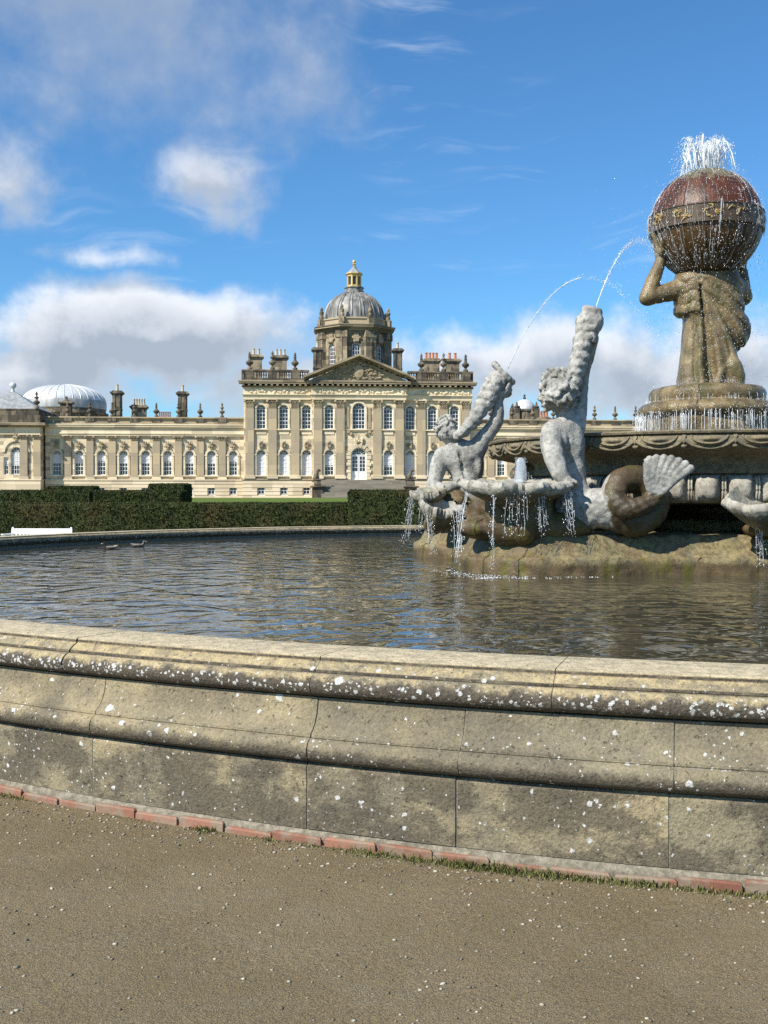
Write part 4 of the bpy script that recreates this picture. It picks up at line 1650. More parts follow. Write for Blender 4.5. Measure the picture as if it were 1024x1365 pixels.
DR = 4.30
for k in range(8):                                     # eight sides, arched window in each
    a = PI / 4 * k
    side = MB()
    hwid = DR * math.tan(PI / 8)
    ap_ = DR
    wall_with_openings(side, -hwid, hwid, 15.0, 22.5, 0.0, [arch_loop(0, 17.9, 21.0, 1.05)], 0.35)
    ca, sa = math.cos(a), math.sin(a)
    for (x, y, z) in side.v:
        pass
    off = len(mb.v)
    mb.v += [(x * ca - (y - ap_) * sa * 1.0, x * sa + (y - ap_) * ca, z) for x, y, z in side.v]
    mb.f += [tuple(i + off for i in f) for f in side.f]
drum = mb.build('drum', M['drum'], dome)
reg('dome', 17.9, 21.0, 1.05, 3, 5)
for k in range(8):
    a = PI / 4 * k
    o = link('window', WIN['dome'][0], M['white_paint'], dome)
    ca, sa = math.cos(a), math.sin(a)
    rr_ = DR - 0.2
    o.location = (rr_ * sa, -rr_ * ca, 0)
    o.rotation_euler = (0, 0, a)
    link('pane', WIN['dome'][1], M['glass'], o)
    if k in (0, 1, 7):
        mb2 = MB().box(-0.34, 0.34, -0.20, 0.0, 21.1, 22.2, 0.05)
        for q_ in range(5):
            mb2.ball((random.uniform(-0.5, 0.5), -0.12, 21.5 + random.uniform(-0.3, 0.5)), (0.2, 0.16, 0.2), 6, 4)
        b_ = mb2.build('carved_trophy', M['carved'], dome)
        b_.location = (DR * sa, -DR * ca, 0)
        b_.rotation_euler = (0, 0, a)
for k in range(8):                                     # paired pilasters at the angles
    a = PI / 4 * k + PI / 8
    rc = DR / math.cos(PI / 8)
    mb2 = MB()
    for s in (-1, 1):
        mb2.box(s * 0.42 - 0.30, s * 0.42 + 0.30, -0.22, 0.35, 16.2, 21.6)
        mb2.box(s * 0.42 - 0.38, s * 0.42 + 0.38, -0.34, 0.33, 21.602, 22.45, 0.05)
        mb2.box(s * 0.42 - 0.36, s * 0.42 + 0.36, -0.30, 0.33, 15.5, 16.198, 0.03)
    mb2.box(-0.10, 0.10, -0.30, 0.35, 15.5, 22.4)
    o = mb2.build('pilaster', M['drum'], dome)
    o.location = (rc * math.sin(a), -rc * math.cos(a), 0)
    o.rotation_euler = (0, 0, a)
mb = MB()
for (r0, z0, z1) in ((4.55, 22.50, 22.75), (4.80, 22.752, 22.90), (5.10, 22.902, 23.12), (5.18, 23.122, 23.24)):
    oc = octa(r0 / math.cos(PI / 8))
    v_ = [(x, y, z0) for x, y in oc] + [(x, y, z1) for x, y in oc]
    mb.add(v_, [tuple(range(7, -1, -1)), tuple(range(8, 16))] + [(i, (i + 1) % 8, 8 + (i + 1) % 8, 8 + i) for i in range(8)])
mb.build('drum_cornice', M['cornice'], dome)
mb = MB()
for (r0, z0, z1) in ((4.15, 23.242, 24.05), (4.28, 24.052, 24.22)):
    oc = octa(r0 / math.cos(PI / 8))
    v_ = [(x, y, z0) for x, y in oc] + [(x, y, z1) for x, y in oc]
    mb.add(v_, [tuple(range(7, -1, -1)), tuple(range(8, 16))] + [(i, (i + 1) % 8, 8 + (i + 1) % 8, 8 + i) for i in range(8)])
mb.build('attic', M['pilaster'], dome)
for k in range(8):
    a = PI / 4 * k + PI / 8
    mb2 = MB().box(-0.36, 0.36, -0.36, 0.36, 23.243, 24.2, 0.03)
    mb2.lathe([(0.22, 24.2), (0.30, 24.45), (0.18, 24.75), (0.30, 24.95), (0.26, 25.2), (0.14, 25.3), (0.20, 25.45), (0.16, 25.65), (0.02, 25.8)], 10)
    o = mb2.build('finial', M['drum'], dome, 40)
    o.location = (4.62 * math.sin(a), -4.62 * math.cos(a), 0)
    o.rotation_euler = (0, 0, a)
# lead shell
prof = [(3.86, 24.0), (3.84, 24.6)] + [(3.84 * math.cos(t_) ** 0.92, 24.6 + 3.45 * math.sin(t_)) for t_ in [R(d) for d in range(6, 78, 6)]]
MB().lathe(prof, 48, cap=False).build('dome_shell', M['lead'], dome, 60)
for k in range(16):
    a = 2 * PI * k / 16 + PI / 16
    for s in (-1, 1):
        aa = a + s * 0.055
        pts = [(r_ * 1.008 * math.cos(aa), r_ * 1.008 * math.sin(aa), z) for r_, z in prof[1:]]
        MB().tube(pts, [0.085] * (len(pts) - 1) + [0.05], 5).build('rib', M['lead'], dome, 60)
mb = MB()
mb.lathe([(1.30, 27.75), (1.30, 28.15), (1.18, 28.2), (1.18, 28.5), (1.30, 28.55), (1.30, 28.68), (1.0, 28.7)], 16)
mb.build('lantern_base', M['lead'], dome, 30)
lant = empty('lantern', (0, 0, 0), 0, dome)
mb = MB()
for k in range(8):
    a = PI / 4 * k + PI / 8
    mb.box(-0.1, 0.1, -0.1, 0.1, 28.7, 30.35)
    n0 = len(mb.v) - 8
    for i in range(n0, n0 + 8):
        x, y, z = mb.v[i]
        y -= 0.85
        mb.v[i] = (x * math.cos(a) - y * math.sin(a), x * math.sin(a) + y * math.cos(a), z)
mb.lathe([(0.80, 28.69), (0.95, 28.7), (0.95, 28.95), (0.80, 28.96)], 8, a0=PI / 8, a1=2 * PI + PI / 8)
mb.lathe([(0.78, 30.0), (0.98, 30.05), (0.98, 30.25), (1.18, 30.36), (1.18, 30.46), (0.9, 30.47)], 8, a0=PI / 8, a1=2 * PI + PI / 8)
mb.build('lantern_frame', M['gold'], dome)
MB().lathe([(0.74, 28.9), (0.74, 30.1)], 8, a0=PI / 8, a1=2 * PI + PI / 8, cap=False).build('lantern_glass', M['glass'], dome)
MB().lathe([(1.10, 30.46), (0.80, 30.75), (0.45, 31.05), (0.28, 31.3), (0.22, 31.34)], 8, a0=PI / 8, a1=2 * PI + PI / 8).build('lantern_roof', M['slate'], dome)
MB().lathe([(0.22, 31.3), (0.32, 31.36), (0.14, 31.45), (0.12, 31.6), (0.32, 31.68), (0.26, 31.74), (0.11, 31.8), (0.22, 31.95), (0.24, 32.1), (0.14, 32.22), (0.02, 32.3)], 12).build('dome_finial', M['gold'], dome, 50)
bpy.data.objects.remove(lant)

# ---- wings
WP = 1.0              # wing face lies behind the main block
WS = 2.57
W_LV = dict(base=3.50, cap0=8.12, cap1=8.74, arch=8.75, fr=9.10, cor=9.62, top=10.15, par=11.0)


def wing(s, n_bays, u_first):
    us = [s * (u_first + WS * i) for i in range(n_bays)]
    end = s * (u_first + WS * (n_bays - 0.5))
    a, b = sorted([s * 13.6, end])
    mb = MB()
    wall_with_openings(mb, a, b, W_LV['base'], W_LV['arch'], WP, [arch_loop(u, 4.12, 7.05, 1.02) for u in us])
    mb.add([(end, WP, 1.3), (end, WP + 14, 1.3), (end, WP + 14, 10.1), (end, WP, 10.1)], [(0, 1, 2, 3)])
    mb.add([(a, WP + 14, 1.3), (b, WP + 14, 1.3), (b, WP + 14, 10.1), (a, WP + 14, 10.1)], [(0, 1, 2, 3)])
    mb.build('wing_wall', M['ashlar'], house)
    mb = MB()
    for k in range(5):
        z0, z1 = 1.3 + k * 0.44, 1.3 + (k + 1) * 0.44 - 0.05
        edges = [a] + [e for u in sorted(us) for e in (u - 0.45, u + 0.45)] + [b]
        if 1.8 < (z0 + z1) / 2 < 2.75:
            for i in range(0, len(edges), 2):
                mb.box(edges[i], edges[i + 1], WP - 0.28, WP + 0.3, z0, z1, 0.02)
        else:
            mb.box(a, b, WP - 0.28, WP + 0.3, z0, z1, 0.02)
    mb.box(a + 0.02, b - 0.02, WP - 0.18, WP + 0.3, 1.25, 1.80)
    mb.box(a + 0.02, b - 0.02, WP - 0.18, WP + 0.3, 2.75, 3.44)
    mb.box(a + 0.02, b - 0.02, WP + 0.02, WP + 0.32, 1.8, 2.75)
    mb.box(a, b, WP - 0.36, WP + 0.2, 3.46, 3.62, 0.03)
    mb.build('wing_basement', M['ashlar_pale'], house)
    ma, mf, mc = MB(), MB(), MB()
    ua, ub = (a, b) if s > 0 else (a, b)
    mf.box(a, b - 0.01, WP - 0.26, WP + 0.3, 8.76, 8.95)
    mf.box(a, b - 0.01, WP - 0.34, WP + 0.3, 8.953, 9.12, 0.01)
    mf.box(a, b - 0.01, WP - 0.27, WP + 0.3, 9.123, 9.62)
    mc.box(a, b, WP - 0.36, WP + 0.3, 9.623, 9.78)
    mc.box(a, b, WP - 0.54, WP + 0.3, 9.783, 9.98, 0.02)
    mc.box(a, b, WP - 0.62, WP + 0.3, 9.983, 10.12, 0.03)
    mf.build('wing_frieze', M['ashlar_pale'], house)
    mc.build('wing_cornice', M['ashlar_pale'], house)
    mb = MB()
    mb.box(a, b, WP - 0.30, WP + 0.1, 10.123, 10.35, 0.02)
    mb.box(a, b, WP - 0.36, WP + 0.16, 10.83, 11.0, 0.03)
    mb.box(a, b, WP - 0.12, WP + 0.05, 10.34, 10.84)
    mb.build('wing_parapet', M['carved'], house)
    mb = MB()
    mb.box(a, b, WP + 0.3, WP + 13.9, 9.8, 10.2)
    mb.build('wing_roof', M['lead'], house)
    pil = [s * (u_first + WS * (i + 0.5)) for i in range(n_bays)]
    for i, u in enumerate(pil[:-1]):
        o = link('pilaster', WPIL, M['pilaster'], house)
        o.location = (u, WP, 0)
        link('capital', WCAP, M['carved'], o)
        link('pilaster_base', WBAS, M['ashlar_pale'], o)
        o = link('parapet_pier', WPIER, M['ashlar_pale' if i % 3 else 'sooty'], house)
        o.location = (u, WP, 0)
    for i, u in enumerate(us):
        window('wing', u, WP + 0.20, blind=(0 if i % 3 else 1))
        window('base', u, WP - 0.08)
        link('window_surround', sur_wing, M['ashlar_pale'], house).location = (u, WP - 0.003, 0)
        link('keystone', key_wing, M['carved'], house).location = (u, WP - 0.003, 0)
        if 0 <= i < n_bays:
            pass
    return pil


WPIL = MB().box(-0.42, 0.42, -0.24, 0.01, 3.95, 8.11).mesh('pilaster')
WBAS = MB().box(-0.55, 0.55, -0.30, 0.01, 3.625, 3.80, 0.02).box(-0.50, 0.50, -0.24, 0.01, 3.803, 3.945, 0.03).mesh('pilaster_base')
WCAP = capital(0.42, 8.115, 8.755, 0.18)
WPIER = MB().box(-0.5, 0.5, -0.34, 0.12, 10.352, 10.828).mesh('parapet_pier')
pl = wing(-1, 9, 14.90)
pr = wing(1, 12, 14.90)
U2 = [urn_mesh(1.75, 'urn', 0), urn_mesh(1.75, 'urn', 1), urn_mesh(1.7, 'urn', 2)]
for i, u in enumerate(pl[:8]):
    o = link('urn', U2[(1, 0, 1, 0, 1, 0, 1, 1)[i]], M['sooty'], house)
    o.location = (u, WP - 0.1, 11.0)
for i, u in enumerate(pr[:10]):
    o = link('urn', U2[i % 2], M['sooty' if i % 2 else 'pilaster'], house)
    o.location = (u, WP - 0.1, 11.0)
for (px, w, py, wd, np_, pm, mt, st) in [(157, 5.0, 521, 1.05, 1, 'pot_cream', 'sooty', 1), (186, 7.0, 540, 1.7, 5, 'pot_cream', 'drum', 1), (244, 5.0, 522, 1.05, 1, 'pot_cream', 'sooty', 1)]:
    chimney(hu(px, w), w, 9.9, hz(py, w, px), wd, 1.0, np_, pm, mt, st)
for (px, w, py, wd, np_) in ((220, 8.0, 557, 1.7, 6), (725, 8.0, 556, 1.2, 3)):
    chimney(hu(px, w), w, 9.9, hz(py, w, px), wd, 0.8, np_, 'terracotta', 'drum', 0)

# ---- projecting pavilion at the end of the left wing
PVW = -0.65
pu1, pu0 = -37.0, -44.6
pm_ = (pu0 + pu1) / 2
mb = MB()
uc = hu(22, PVW)
wall_with_openings(mb, pu0, pu1, 3.5, 8.75, PVW, [arch_loop(uc, 4.15, 7.35, 1.25), rect_loop(uc + 1.15, 4.15, 6.15, 0.55), rect_loop(uc - 1.15, 4.15, 6.15, 0.55)])
mb.add([(pu1, PVW, 1.3), (pu1, PVW + 15, 1.3), (pu1, PVW + 15, 9.62), (pu1, PVW, 9.62)], [(0, 1, 2, 3)])
mb.build('pavilion_wall', M['ashlar'], house)
mb = MB()
mb.box(pu0, pu1 + 0.10, PVW - 0.28, PVW + 15, 1.25, 3.44, 0.02)
mb.box(pu0, pu1 + 0.16, PVW - 0.36, PVW + 15, 3.445, 3.62, 0.03)
mb.box(pu0, pu1 + 0.06, PVW - 0.26, PVW + 15, 8.76, 9.12)
mb.box(pu0, pu1 + 0.03, PVW - 0.22, PVW + 15, 9.123, 9.62)
mb.build('pavilion_frieze', M['ashlar_pale'], house)
mb = MB()
mb.box(pu0, pu1 + 0.3, PVW - 0.40, PVW + 15, 9.623, 9.80)
mb.box(pu0, pu1 + 0.75, PVW - 0.86, PVW + 15, 9.803, 10.12, 0.03)
mb.build('pavilion_cornice', M['cornice'], house)
mb = MB()
mb.box(pu0, pu1 + 0.1, PVW - 0.3, PVW + 15, 10.123, 11.05)
mb.box(pu0, pu1 - 0.1, PVW - 0.1, PVW + 15, 11.053, 11.60)
mb.box(pu0, pu1 - 0.05, PVW - 0.15, PVW + 15, 11.603, 11.75, 0.03)
mb.build('pavilion_attic', M['sooty'], house)
ra = hu(18, 3.0)
mb = MB()
mb.add([(pu1 - 0.1, PVW - 0.1, 11.76), (pu1 - 0.1, PVW + 8, 11.76), (2 * ra - pu1 + 0.1, PVW + 8, 11.76), (2 * ra - pu1 + 0.1, PVW - 0.1, 11.76), (ra, 3.0, 14.2)], [(0, 1, 4), (1, 2, 4), (2, 3, 4), (3, 0, 4), (0, 3, 2, 1)])
pr_ = mb.build('pavilion_roof', M['slate'], house)
MB().lathe([(0.34, 13.7), (0.3, 14.0), (0.16, 14.3), (0.2, 14.4), (0.40, 14.65), (0.42, 14.85), (0.28, 15.1), (0.02, 15.2)], 14, (ra, 3.0)).build('roof_finial', M['lead_pale'], pr_, 50)
for px in (32.5, 50.0):
    o = link('pilaster', WPIL, M['pilaster'], house)
    o.location = (hu(px, PVW), PVW, 0)
    link('capital', WCAP, M['carved'], o)
    link('pilaster_base', WBAS, M['ashlar_pale'], o)
reg('pavilion', 4.15, 7.35, 1.25, 4, 5, True, [(5.3, 6.7)])
reg('sidelight', 4.15, 6.15, 0.55, 2, 4, False, [(5.3, 6.05)])
window('pavilion', uc, PVW + 0.2, blind=0)
for s in (-1, 1):
    window('sidelight', uc + s * 1.15, PVW + 0.2, blind=0)
mb = MB()
for k in range(14):
    a0, a1 = PI * k / 14, PI * (k + 1) / 14
    mb.extrude([(uc + r_ * math.cos(a), 6.75 + r_ * math.sin(a)) for r_, a in ((1.25, a0), (1.25, a1), (1.55, a1), (1.55, a0))], PVW - 0.14, PVW - 0.002)
mb.build('relieving_arch', M['ashlar_pale'], house)
o = link('keystone', key_wing, M['carved'], house)
o.location = (uc, PVW - 0.01, 0.9)
mb = MB()
mb.box(-0.62, 0.62, -0.5, 0.5, 10.9, 12.55, 0.04)
mb.box(-0.85, 0.85, -0.7, 0.7, 12.553, 12.8, 0.05)
mb.lathe([(0.5, 12.8), (0.3, 13.0), (0.15, 13.15), (0.2, 13.35), (0.02, 13.5)], 10)
o = mb.build('parapet_turret', M['sooty'], house)
o.location = (hu(89, 2.0), 2.0, 0)
o = link('urn', urn_mesh(2.0, 'urn', 1), M['sooty'], house)
o.location = (pu1 - 0.35, PVW - 0.0, 11.75)

# ---- wide pale dome behind the left wing
dw = 34.0
du = hu(86.5, dw)
md = empty('side_dome', (du, dw, 0), 0, house)
zt_, zb_ = hz(513, dw, 86), hz(536, dw, 86)
RD = 5.9
prof = [(RD, zb_)] + [(RD * math.cos(R(d)), zb_ + (zt_ - zb_) * math.sin(R(d))) for d in range(8, 90, 7)] + [(0.05, zt_)]
MB().lathe(prof, 48, cap=False).build('dome_shell', M['lead_pale'], md, 60)
for k in range(32):
    a = 2 * PI * k / 32
    MB().tube([(r_ * 1.004 * math.cos(a), r_ * 1.004 * math.sin(a), z) for r_, z in prof], 0.05, 4).build('rib', M['lead_pale'], md, 60)
MB().lathe([(6.02, zb_ - 1.15), (6.05, zb_ - 0.1), (5.95, zb_ + 0.1)], 32, cap=False).build('dome_skirt', M['slate'], md, 40)
MB().lathe([(6.1, 9.5), (6.1, zb_ - 2.0), (6.35, zb_ - 1.95), (6.35, zb_ - 1.7), (6.0, zb_ - 1.65), (5.95, zb_ - 1.1), (5.9, zb_ - 1.0)], 24).build('dome_drum', M['drum'], md)
# ---- small white cupola behind the right wing
cw = 12.0
cu = hu(699, cw)
cz = hz(546, cw, 699)
cup = empty('cupola', (cu, cw, 0), 0, house)
MB().lathe([(1.42, cz)] + [(1.42 * math.cos(R(d)), cz + 1.35 * math.sin(R(d))) for d in range(10, 85, 8)] + [(0.1, cz + 1.36)], 24).build('cupola_shell', M['lead_pale'], cup, 60)
MB().lathe([(0.12, cz + 1.3), (0.22, cz + 1.5), (0.10, cz + 1.7), (0.16, cz + 1.85), (0.02, cz + 2.05)], 10).build('cupola_finial', M['dark_metal'], cup, 50)
mb = MB().lathe([(1.6, 9.9), (1.6, cz - 0.3), (1.75, cz - 0.25), (1.75, cz - 0.08), (1.45, cz)], 16)
for k in range(4):
    a = PI / 4 + PI / 2 * k
    x, y = 1.85 * math.cos(a), 1.85 * math.sin(a)
    mb.box(x - 0.35, x + 0.35, y - 0.35, y + 0.35, 10.0, cz + 0.05, 0.03)
    mb.lathe([(0.30, cz + 0.05), (0.40, cz + 0.25), (0.15, cz + 0.5), (0.12, cz + 0.8), (0.02, cz + 0.95)], 8, (x, y))
mb.build('cupola_drum', M['sooty'], cup)

# ---- flight of steps up to the garden door, with pedestals and stone beasts
nst = 13
for k in range(nst):
    z1 = 1.46 + (3.56 - 1.46) * (k + 1) / nst
    w0 = -6.2 + k * 0.36
    mb = MB().box(-4.6, 5.4, w0, -0.96 - k * 0.001, 1.30, z1, 0.015)
    mb.build('step', M['step'], house)
for s, u in ((-1, -5.0), (1, 5.8)):
    ped = empty('pedestal', (u, -4.6, 0), 0, house)
    MB().box(-0.62, 0.62, -0.62, 0.62, 1.3, 2.65, 0.03).box(-0.85, 0.85, -0.85, 0.85, 2.652, 2.85, 0.05).box(-0.40, 0.40, -0.40, 0.40, 2.852, 3.5, 0.03).box(-0.5, 0.5, -0.5, 0.5, 3.502, 3.62, 0.03).build('pedestal_block', M['sooty'], ped)
    mb = MB()
    mb.tube([(-0.25, 0, 3.6), (-0.2, 0, 4.0), (-0.05, 0, 4.35), (0.05, 0, 4.5)], [0.30, 0.27, 0.20, 0.12], 8)
    mb.tube([(0.1, 0.12, 3.6), (0.08, 0.1, 4.1)], [0.1, 0.12], 6)
    mb.tube([(0.1, -0.12, 3.6), (0.08, -0.1, 4.1)], [0.1, 0.12], 6)
    mb.ball((0.08, 0, 4.62), (0.22, 0.18, 0.19), 8, 6)
    mb.ball((0.28, 0, 4.56), (0.12, 0.1, 0.09), 6, 5)
    mb.build('stone_beast', M['sooty'], ped, True)

# ------------------------------------------------------------------ the fountain
FC = Vector((4.95, 16.70, 0.0))
FX, FY = FC.x, FC.y


def sculpt(name, sdf, mat, parent=None, wet=None, rough=0.0, seed=1, freq=9.0, smooth=True, origin=None):
    V, F = sdf.mesh()
    if rough:
        N = vnormals(V, F)
        V = V + N * (fbm(V, freq, 3, seed) * rough)[:, None]
    w_ = wet(V) if wet is not None else np.zeros(len(V))
    if origin is not None:
        V = V - np.array(origin)
    me = np_mesh(name, V, F, smooth)
    add_attr(me, 'wet', np.clip(w_, 0, 1))
    o = link(name, me, mat, parent)
    return o


def setwet(o, val):
    me = o.data
    if 'wet' not in me.attributes:
        n_ = len(me.vertices)
        add_attr(me, 'wet', np.full(n_, val) if not callable(val) else val(np.array([v.co for v in me.vertices])))
    return o


def sst(x, a, b):
    return smooth01((x - a) / (b - a))


fountain = empty('stone_fountain', (FX, FY, 0.0))
tag(fountain, 'great round stone fountain bowl with carved rim on a mossy stepped base', 'fountain')

# --- stepped, lobed base standing in the water
LOBES = [((2.25, 14.85), 1.27), ((2.15, 18.65), 1.65), ((7.65, 14.85), 1.27), ((7.75, 18.65), 1.65)]
S = SDF((0.2, 12.9, 0.25), (9.6, 20.8, 1.30), 0.045)


def plan(X, Y):
    d = np.maximum(np.abs(X - FX) - 2.9, np.maximum(FY - Y - 2.93, Y - FY - 2.4)) + 0.03 * np.sin(X * 1.7 + 0.5)
    for (cx, cy), r_ in LOBES:
        bx, by = cx - FX, cy - FY
        h = np.clip(((X - FX) * bx + (Y - FY) * by) / (bx * bx + by * by), 0, 1)
        e = np.sqrt((X - FX - h * bx) ** 2 + (Y - FY - h * by) ** 2) - (1.15 + (r_ - 1.15) * h)
        k = 0.35
        hh = np.clip(0.5 + 0.5 * (d - e) / k, 0, 1)
        d = d * (1 - hh) + e * hh - k * hh * (1 - hh)
    return d


def base_fn(X, Y, Z):
    d = plan(X, Y)
    a1 = np.maximum(d, Z - 0.83)
    a2 = np.maximum(d + 0.10 + np.clip(Z - 0.85, -0.02, 1) * 0.55, Z - 1.11)
    a3 = np.maximum(np.sqrt((X - FX) ** 2 + (Y - FY) ** 2) - 1.2, Z - 1.27)
    return np.minimum(np.minimum(a1, a2), a3)


S.fn(base_fn, (0.2, 12.9, 0.25), (9.6, 20.8, 1.3), 0.004)
S.perturb(lambda P: 0.07 * fbm(P, 2.3, 4, 8) + 0.06 * fbm(P, 7, 3, 18) + 0.02 * np.maximum(0, 1 - np.abs((np.arctan2(P[:, 1] - FY, P[:, 0] - FX) * 7.3 + 0.4) % 1 - 0.5) * 26))
o = sculpt('base', S, M['rock'], fountain, lambda V: 0.45 + 0.75 * fbm(V, 0.9, 3, 4) + 0.5 * sst(V[:, 2], 0.80, 0.62), origin=(FX, FY, 0))

# --- bowl
prof = [(0.95, 1.20), (0.80, 1.28), (0.62, 1.36), (0.70, 1.44), (1.3, 1.47), (2.45, 1.50), (2.72, 1.55), (2.78, 1.64), (2.78, 1.80), (2.80, 1.885), (2.86, 1.90), (2.88, 1.94), (2.86, 1.97), (2.84, 2.02), (2.88, 2.09), (2.98, 2.14), (3.08, 2.155), (3.12, 2.165),
        (3.17, 2.175), (3.265, 2.205), (3.315, 2.26), (3.32, 2.32), (3.295, 2.372), (3.27, 2.385), (3.33, 2.395), (3.34, 2.42), (3.32, 2.435), (3.12, 2.44), (3.06, 2.40), (2.9, 2.25), (2.0, 2.05), (0.3, 2.0)]
o = MB().lathe(prof, 128).build('bowl', M['bowl'], fountain, 35)
setwet(o, lambda V: 0.35 + 0.7 * fbm(V, 1.6, 3, 2))
wb = MB().lathe([(0.0, 2.372), (1.5, 2.372), (3.09, 2.372)], 64, cap=False).build('bowl_water', M['water'], fountain, True)
# gadroons round the belly
ng = 44
gm = MB()
gp = []
for i in range(9):
    t_ = i / 8
    a = -0.5 * PI + PI * t_
    gp.append((math.cos(a), math.sin(a)))
v_, f_ = [], []
nu, nv = 9, 11
hw = PI * 2.9 / ng * 0.80
for i in range(nu):
    for j in range(nv):
        s = -1 + 2 * i / (nu - 1)
        b = -1 + 2 * j / (nv - 1)
        bulge = (1 - s ** 4) ** 0.5 * (1 - abs(b) ** 3.2) ** 0.5
        v_.append((2.77 + 0.235 * bulge, s * hw, 1.70 + b * 0.185))
for i in range(nu - 1):
    for j in range(nv - 1):
        f_.append((i * nv + j, (i + 1) * nv + j, (i + 1) * nv + j + 1, i * nv + j + 1))
gm.add(v_, f_)
gme = gm.mesh('gadroon', True)
gme.materials.append(M['gadroon'])
add_attr(gme, 'wet', [0.12] * len(gme.vertices))
rib = MB()
for s in (-1, 1):
    rib.tube([(2.79 + 0.135 * (1 - abs(b) ** 3) ** 0.5, s * 0.017, 1.70 + b * 0.18) for b in [-1 + 0.2 * k for k in range(11)]], 0.014, 5)
rme = rib.mesh('gadroon_rib', True)
rme.materials.append(M['gadroon'])
add_attr(rme, 'wet', [0.2] * len(rme.vertices))
for k in range(ng):
    a = 2 * PI * k / ng
    for me, da in ((gme, 0.0), (rme, PI / ng)):
        o = bpy.data.objects.new(me.name.split('.')[0], me)
        COL.objects.link(o)
        o.parent = fountain
        o.rotation_euler = (0, 0, a + da)
# carved guilloche on the rim: overlapping rings with bosses
no = 34
om = MB()


def rim_pt(t_, z, lift):
    """point on the slanting rim face; t_ = distance along the rim, z height"""
    r_ = float(np.interp(z, [2.175, 2.205, 2.26, 2.32, 2.372], [3.17, 3.265, 3.315, 3.32, 3.295])) + lift
    a = t_ / 3.25
    return (r_ * math.cos(a), r_ * math.sin(a), z)


cell = 2 * PI * 3.25 / no
for (rx, rz, tr) in ((cell * 0.52, 0.108, 0.019), (cell * 0.36, 0.070, 0.013)):
    pts = []
    for i in range(13):
        a = PI + PI * i / 12
        pts.append(rim_pt(rx * math.cos(a), 2.365 + rz * 1.5 * math.sin(a), 0.010))
    om.tube(pts, [tr] * len(pts), 6)
bb = []
for j in range(5):
    for i in range(9):
        a = 2 * PI * i / 9
        q = j / 4
        bb.append(rim_pt(cell * 0.24 * q * math.cos(a), 2.325 + 0.040 * q * math.sin(a), 0.034 * (1 - q * q)))
om.add(bb, [(j * 9 + i, j * 9 + (i + 1) % 9, (j + 1) * 9 + (i + 1) % 9, (j + 1) * 9 + i) for j in range(4) for i in range(9)])
for s in (-1,):
    om.ball(rim_pt(s * cell * 0.5, 2.235, 0.01), (0.03, 0.045, 0.03), 6, 5)
    om.ball(rim_pt(s * cell * 0.5, 2.30, 0.01), (0.025, 0.022, 0.045), 6, 5)
ome = om.mesh('rim_ornament', True)
ome.materials.append(M['bowl'])
add_attr(ome, 'wet', [0.3] * len(ome.vertices))
for k in range(no):
    o = bpy.data.objects.new('rim_ornament', ome)
    COL.objects.link(o)
    o.parent = fountain
    o.rotation_euler = (0, 0, 2 * PI * k / no)
# cushioned pedestal in the bowl
S = SDF((FX - 1.2, FY - 1.2, 2.2), (FX + 1.2, FY + 1.2, 3.42), 0.03)


def lathe_fn(prof):
    zs = [p[1] for p in prof]
    rs = [p[0] for p in prof]

    def f(X, Y, Z):
        r_ = np.interp(Z, zs, rs)
        return np.maximum((np.sqrt((X - FX) ** 2 + (Y - FY) ** 2) - r_) * 0.8, np.maximum(Z - zs[-1], zs[0] - Z))
    return f


S.fn(lathe_fn([(0.93, 2.28), (0.94, 2.80), (1.00, 2.83), (1.045, 2.88), (1.03, 2.95), (0.95, 3.02), (0.85, 3.04), (0.87, 3.10), (0.865, 3.18), (0.80, 3.25), (0.6, 3.29), (0.3, 3.30)]), (FX - 1.2, FY - 1.2, 2.2), (FX + 1.2, FY + 1.2, 3.4))
S.perturb(lambda P: 0.045 * fbm(P, 5, 3, 3))
sculpt('pedestal', S, M['atlas'], fountain, lambda V: 0.75 + 0 * V[:, 0], 0.02, 3, 16, origin=(FX, FY, 0))

# ------------------------------------------------------------------ robed figure carrying the globe
S = SDF((FX - 1.15, FY - 0.75, 3.18), (FX + 0.95, FY + 0.85, 5.75), 0.02)
rows = [(360, 912, 976), (368, 905, 980), (378, 903, 984), (395, 903, 985), (418, 904, 987), (424, 909, 990), (438, 911, 992), (455, 911, 991), (472, 910, 988), (490, 908, 986), (503, 906, 990), (516, 904, 992)]
rz_ = [at(900, r_[0], FY).z for r_ in rows][::-1]
rl_ = [at(r_[1], r_[0], FY).x for r_ in rows][::-1]
rr_ = [at(r_[2], r_[0], FY).x for r_ in rows][::-1]


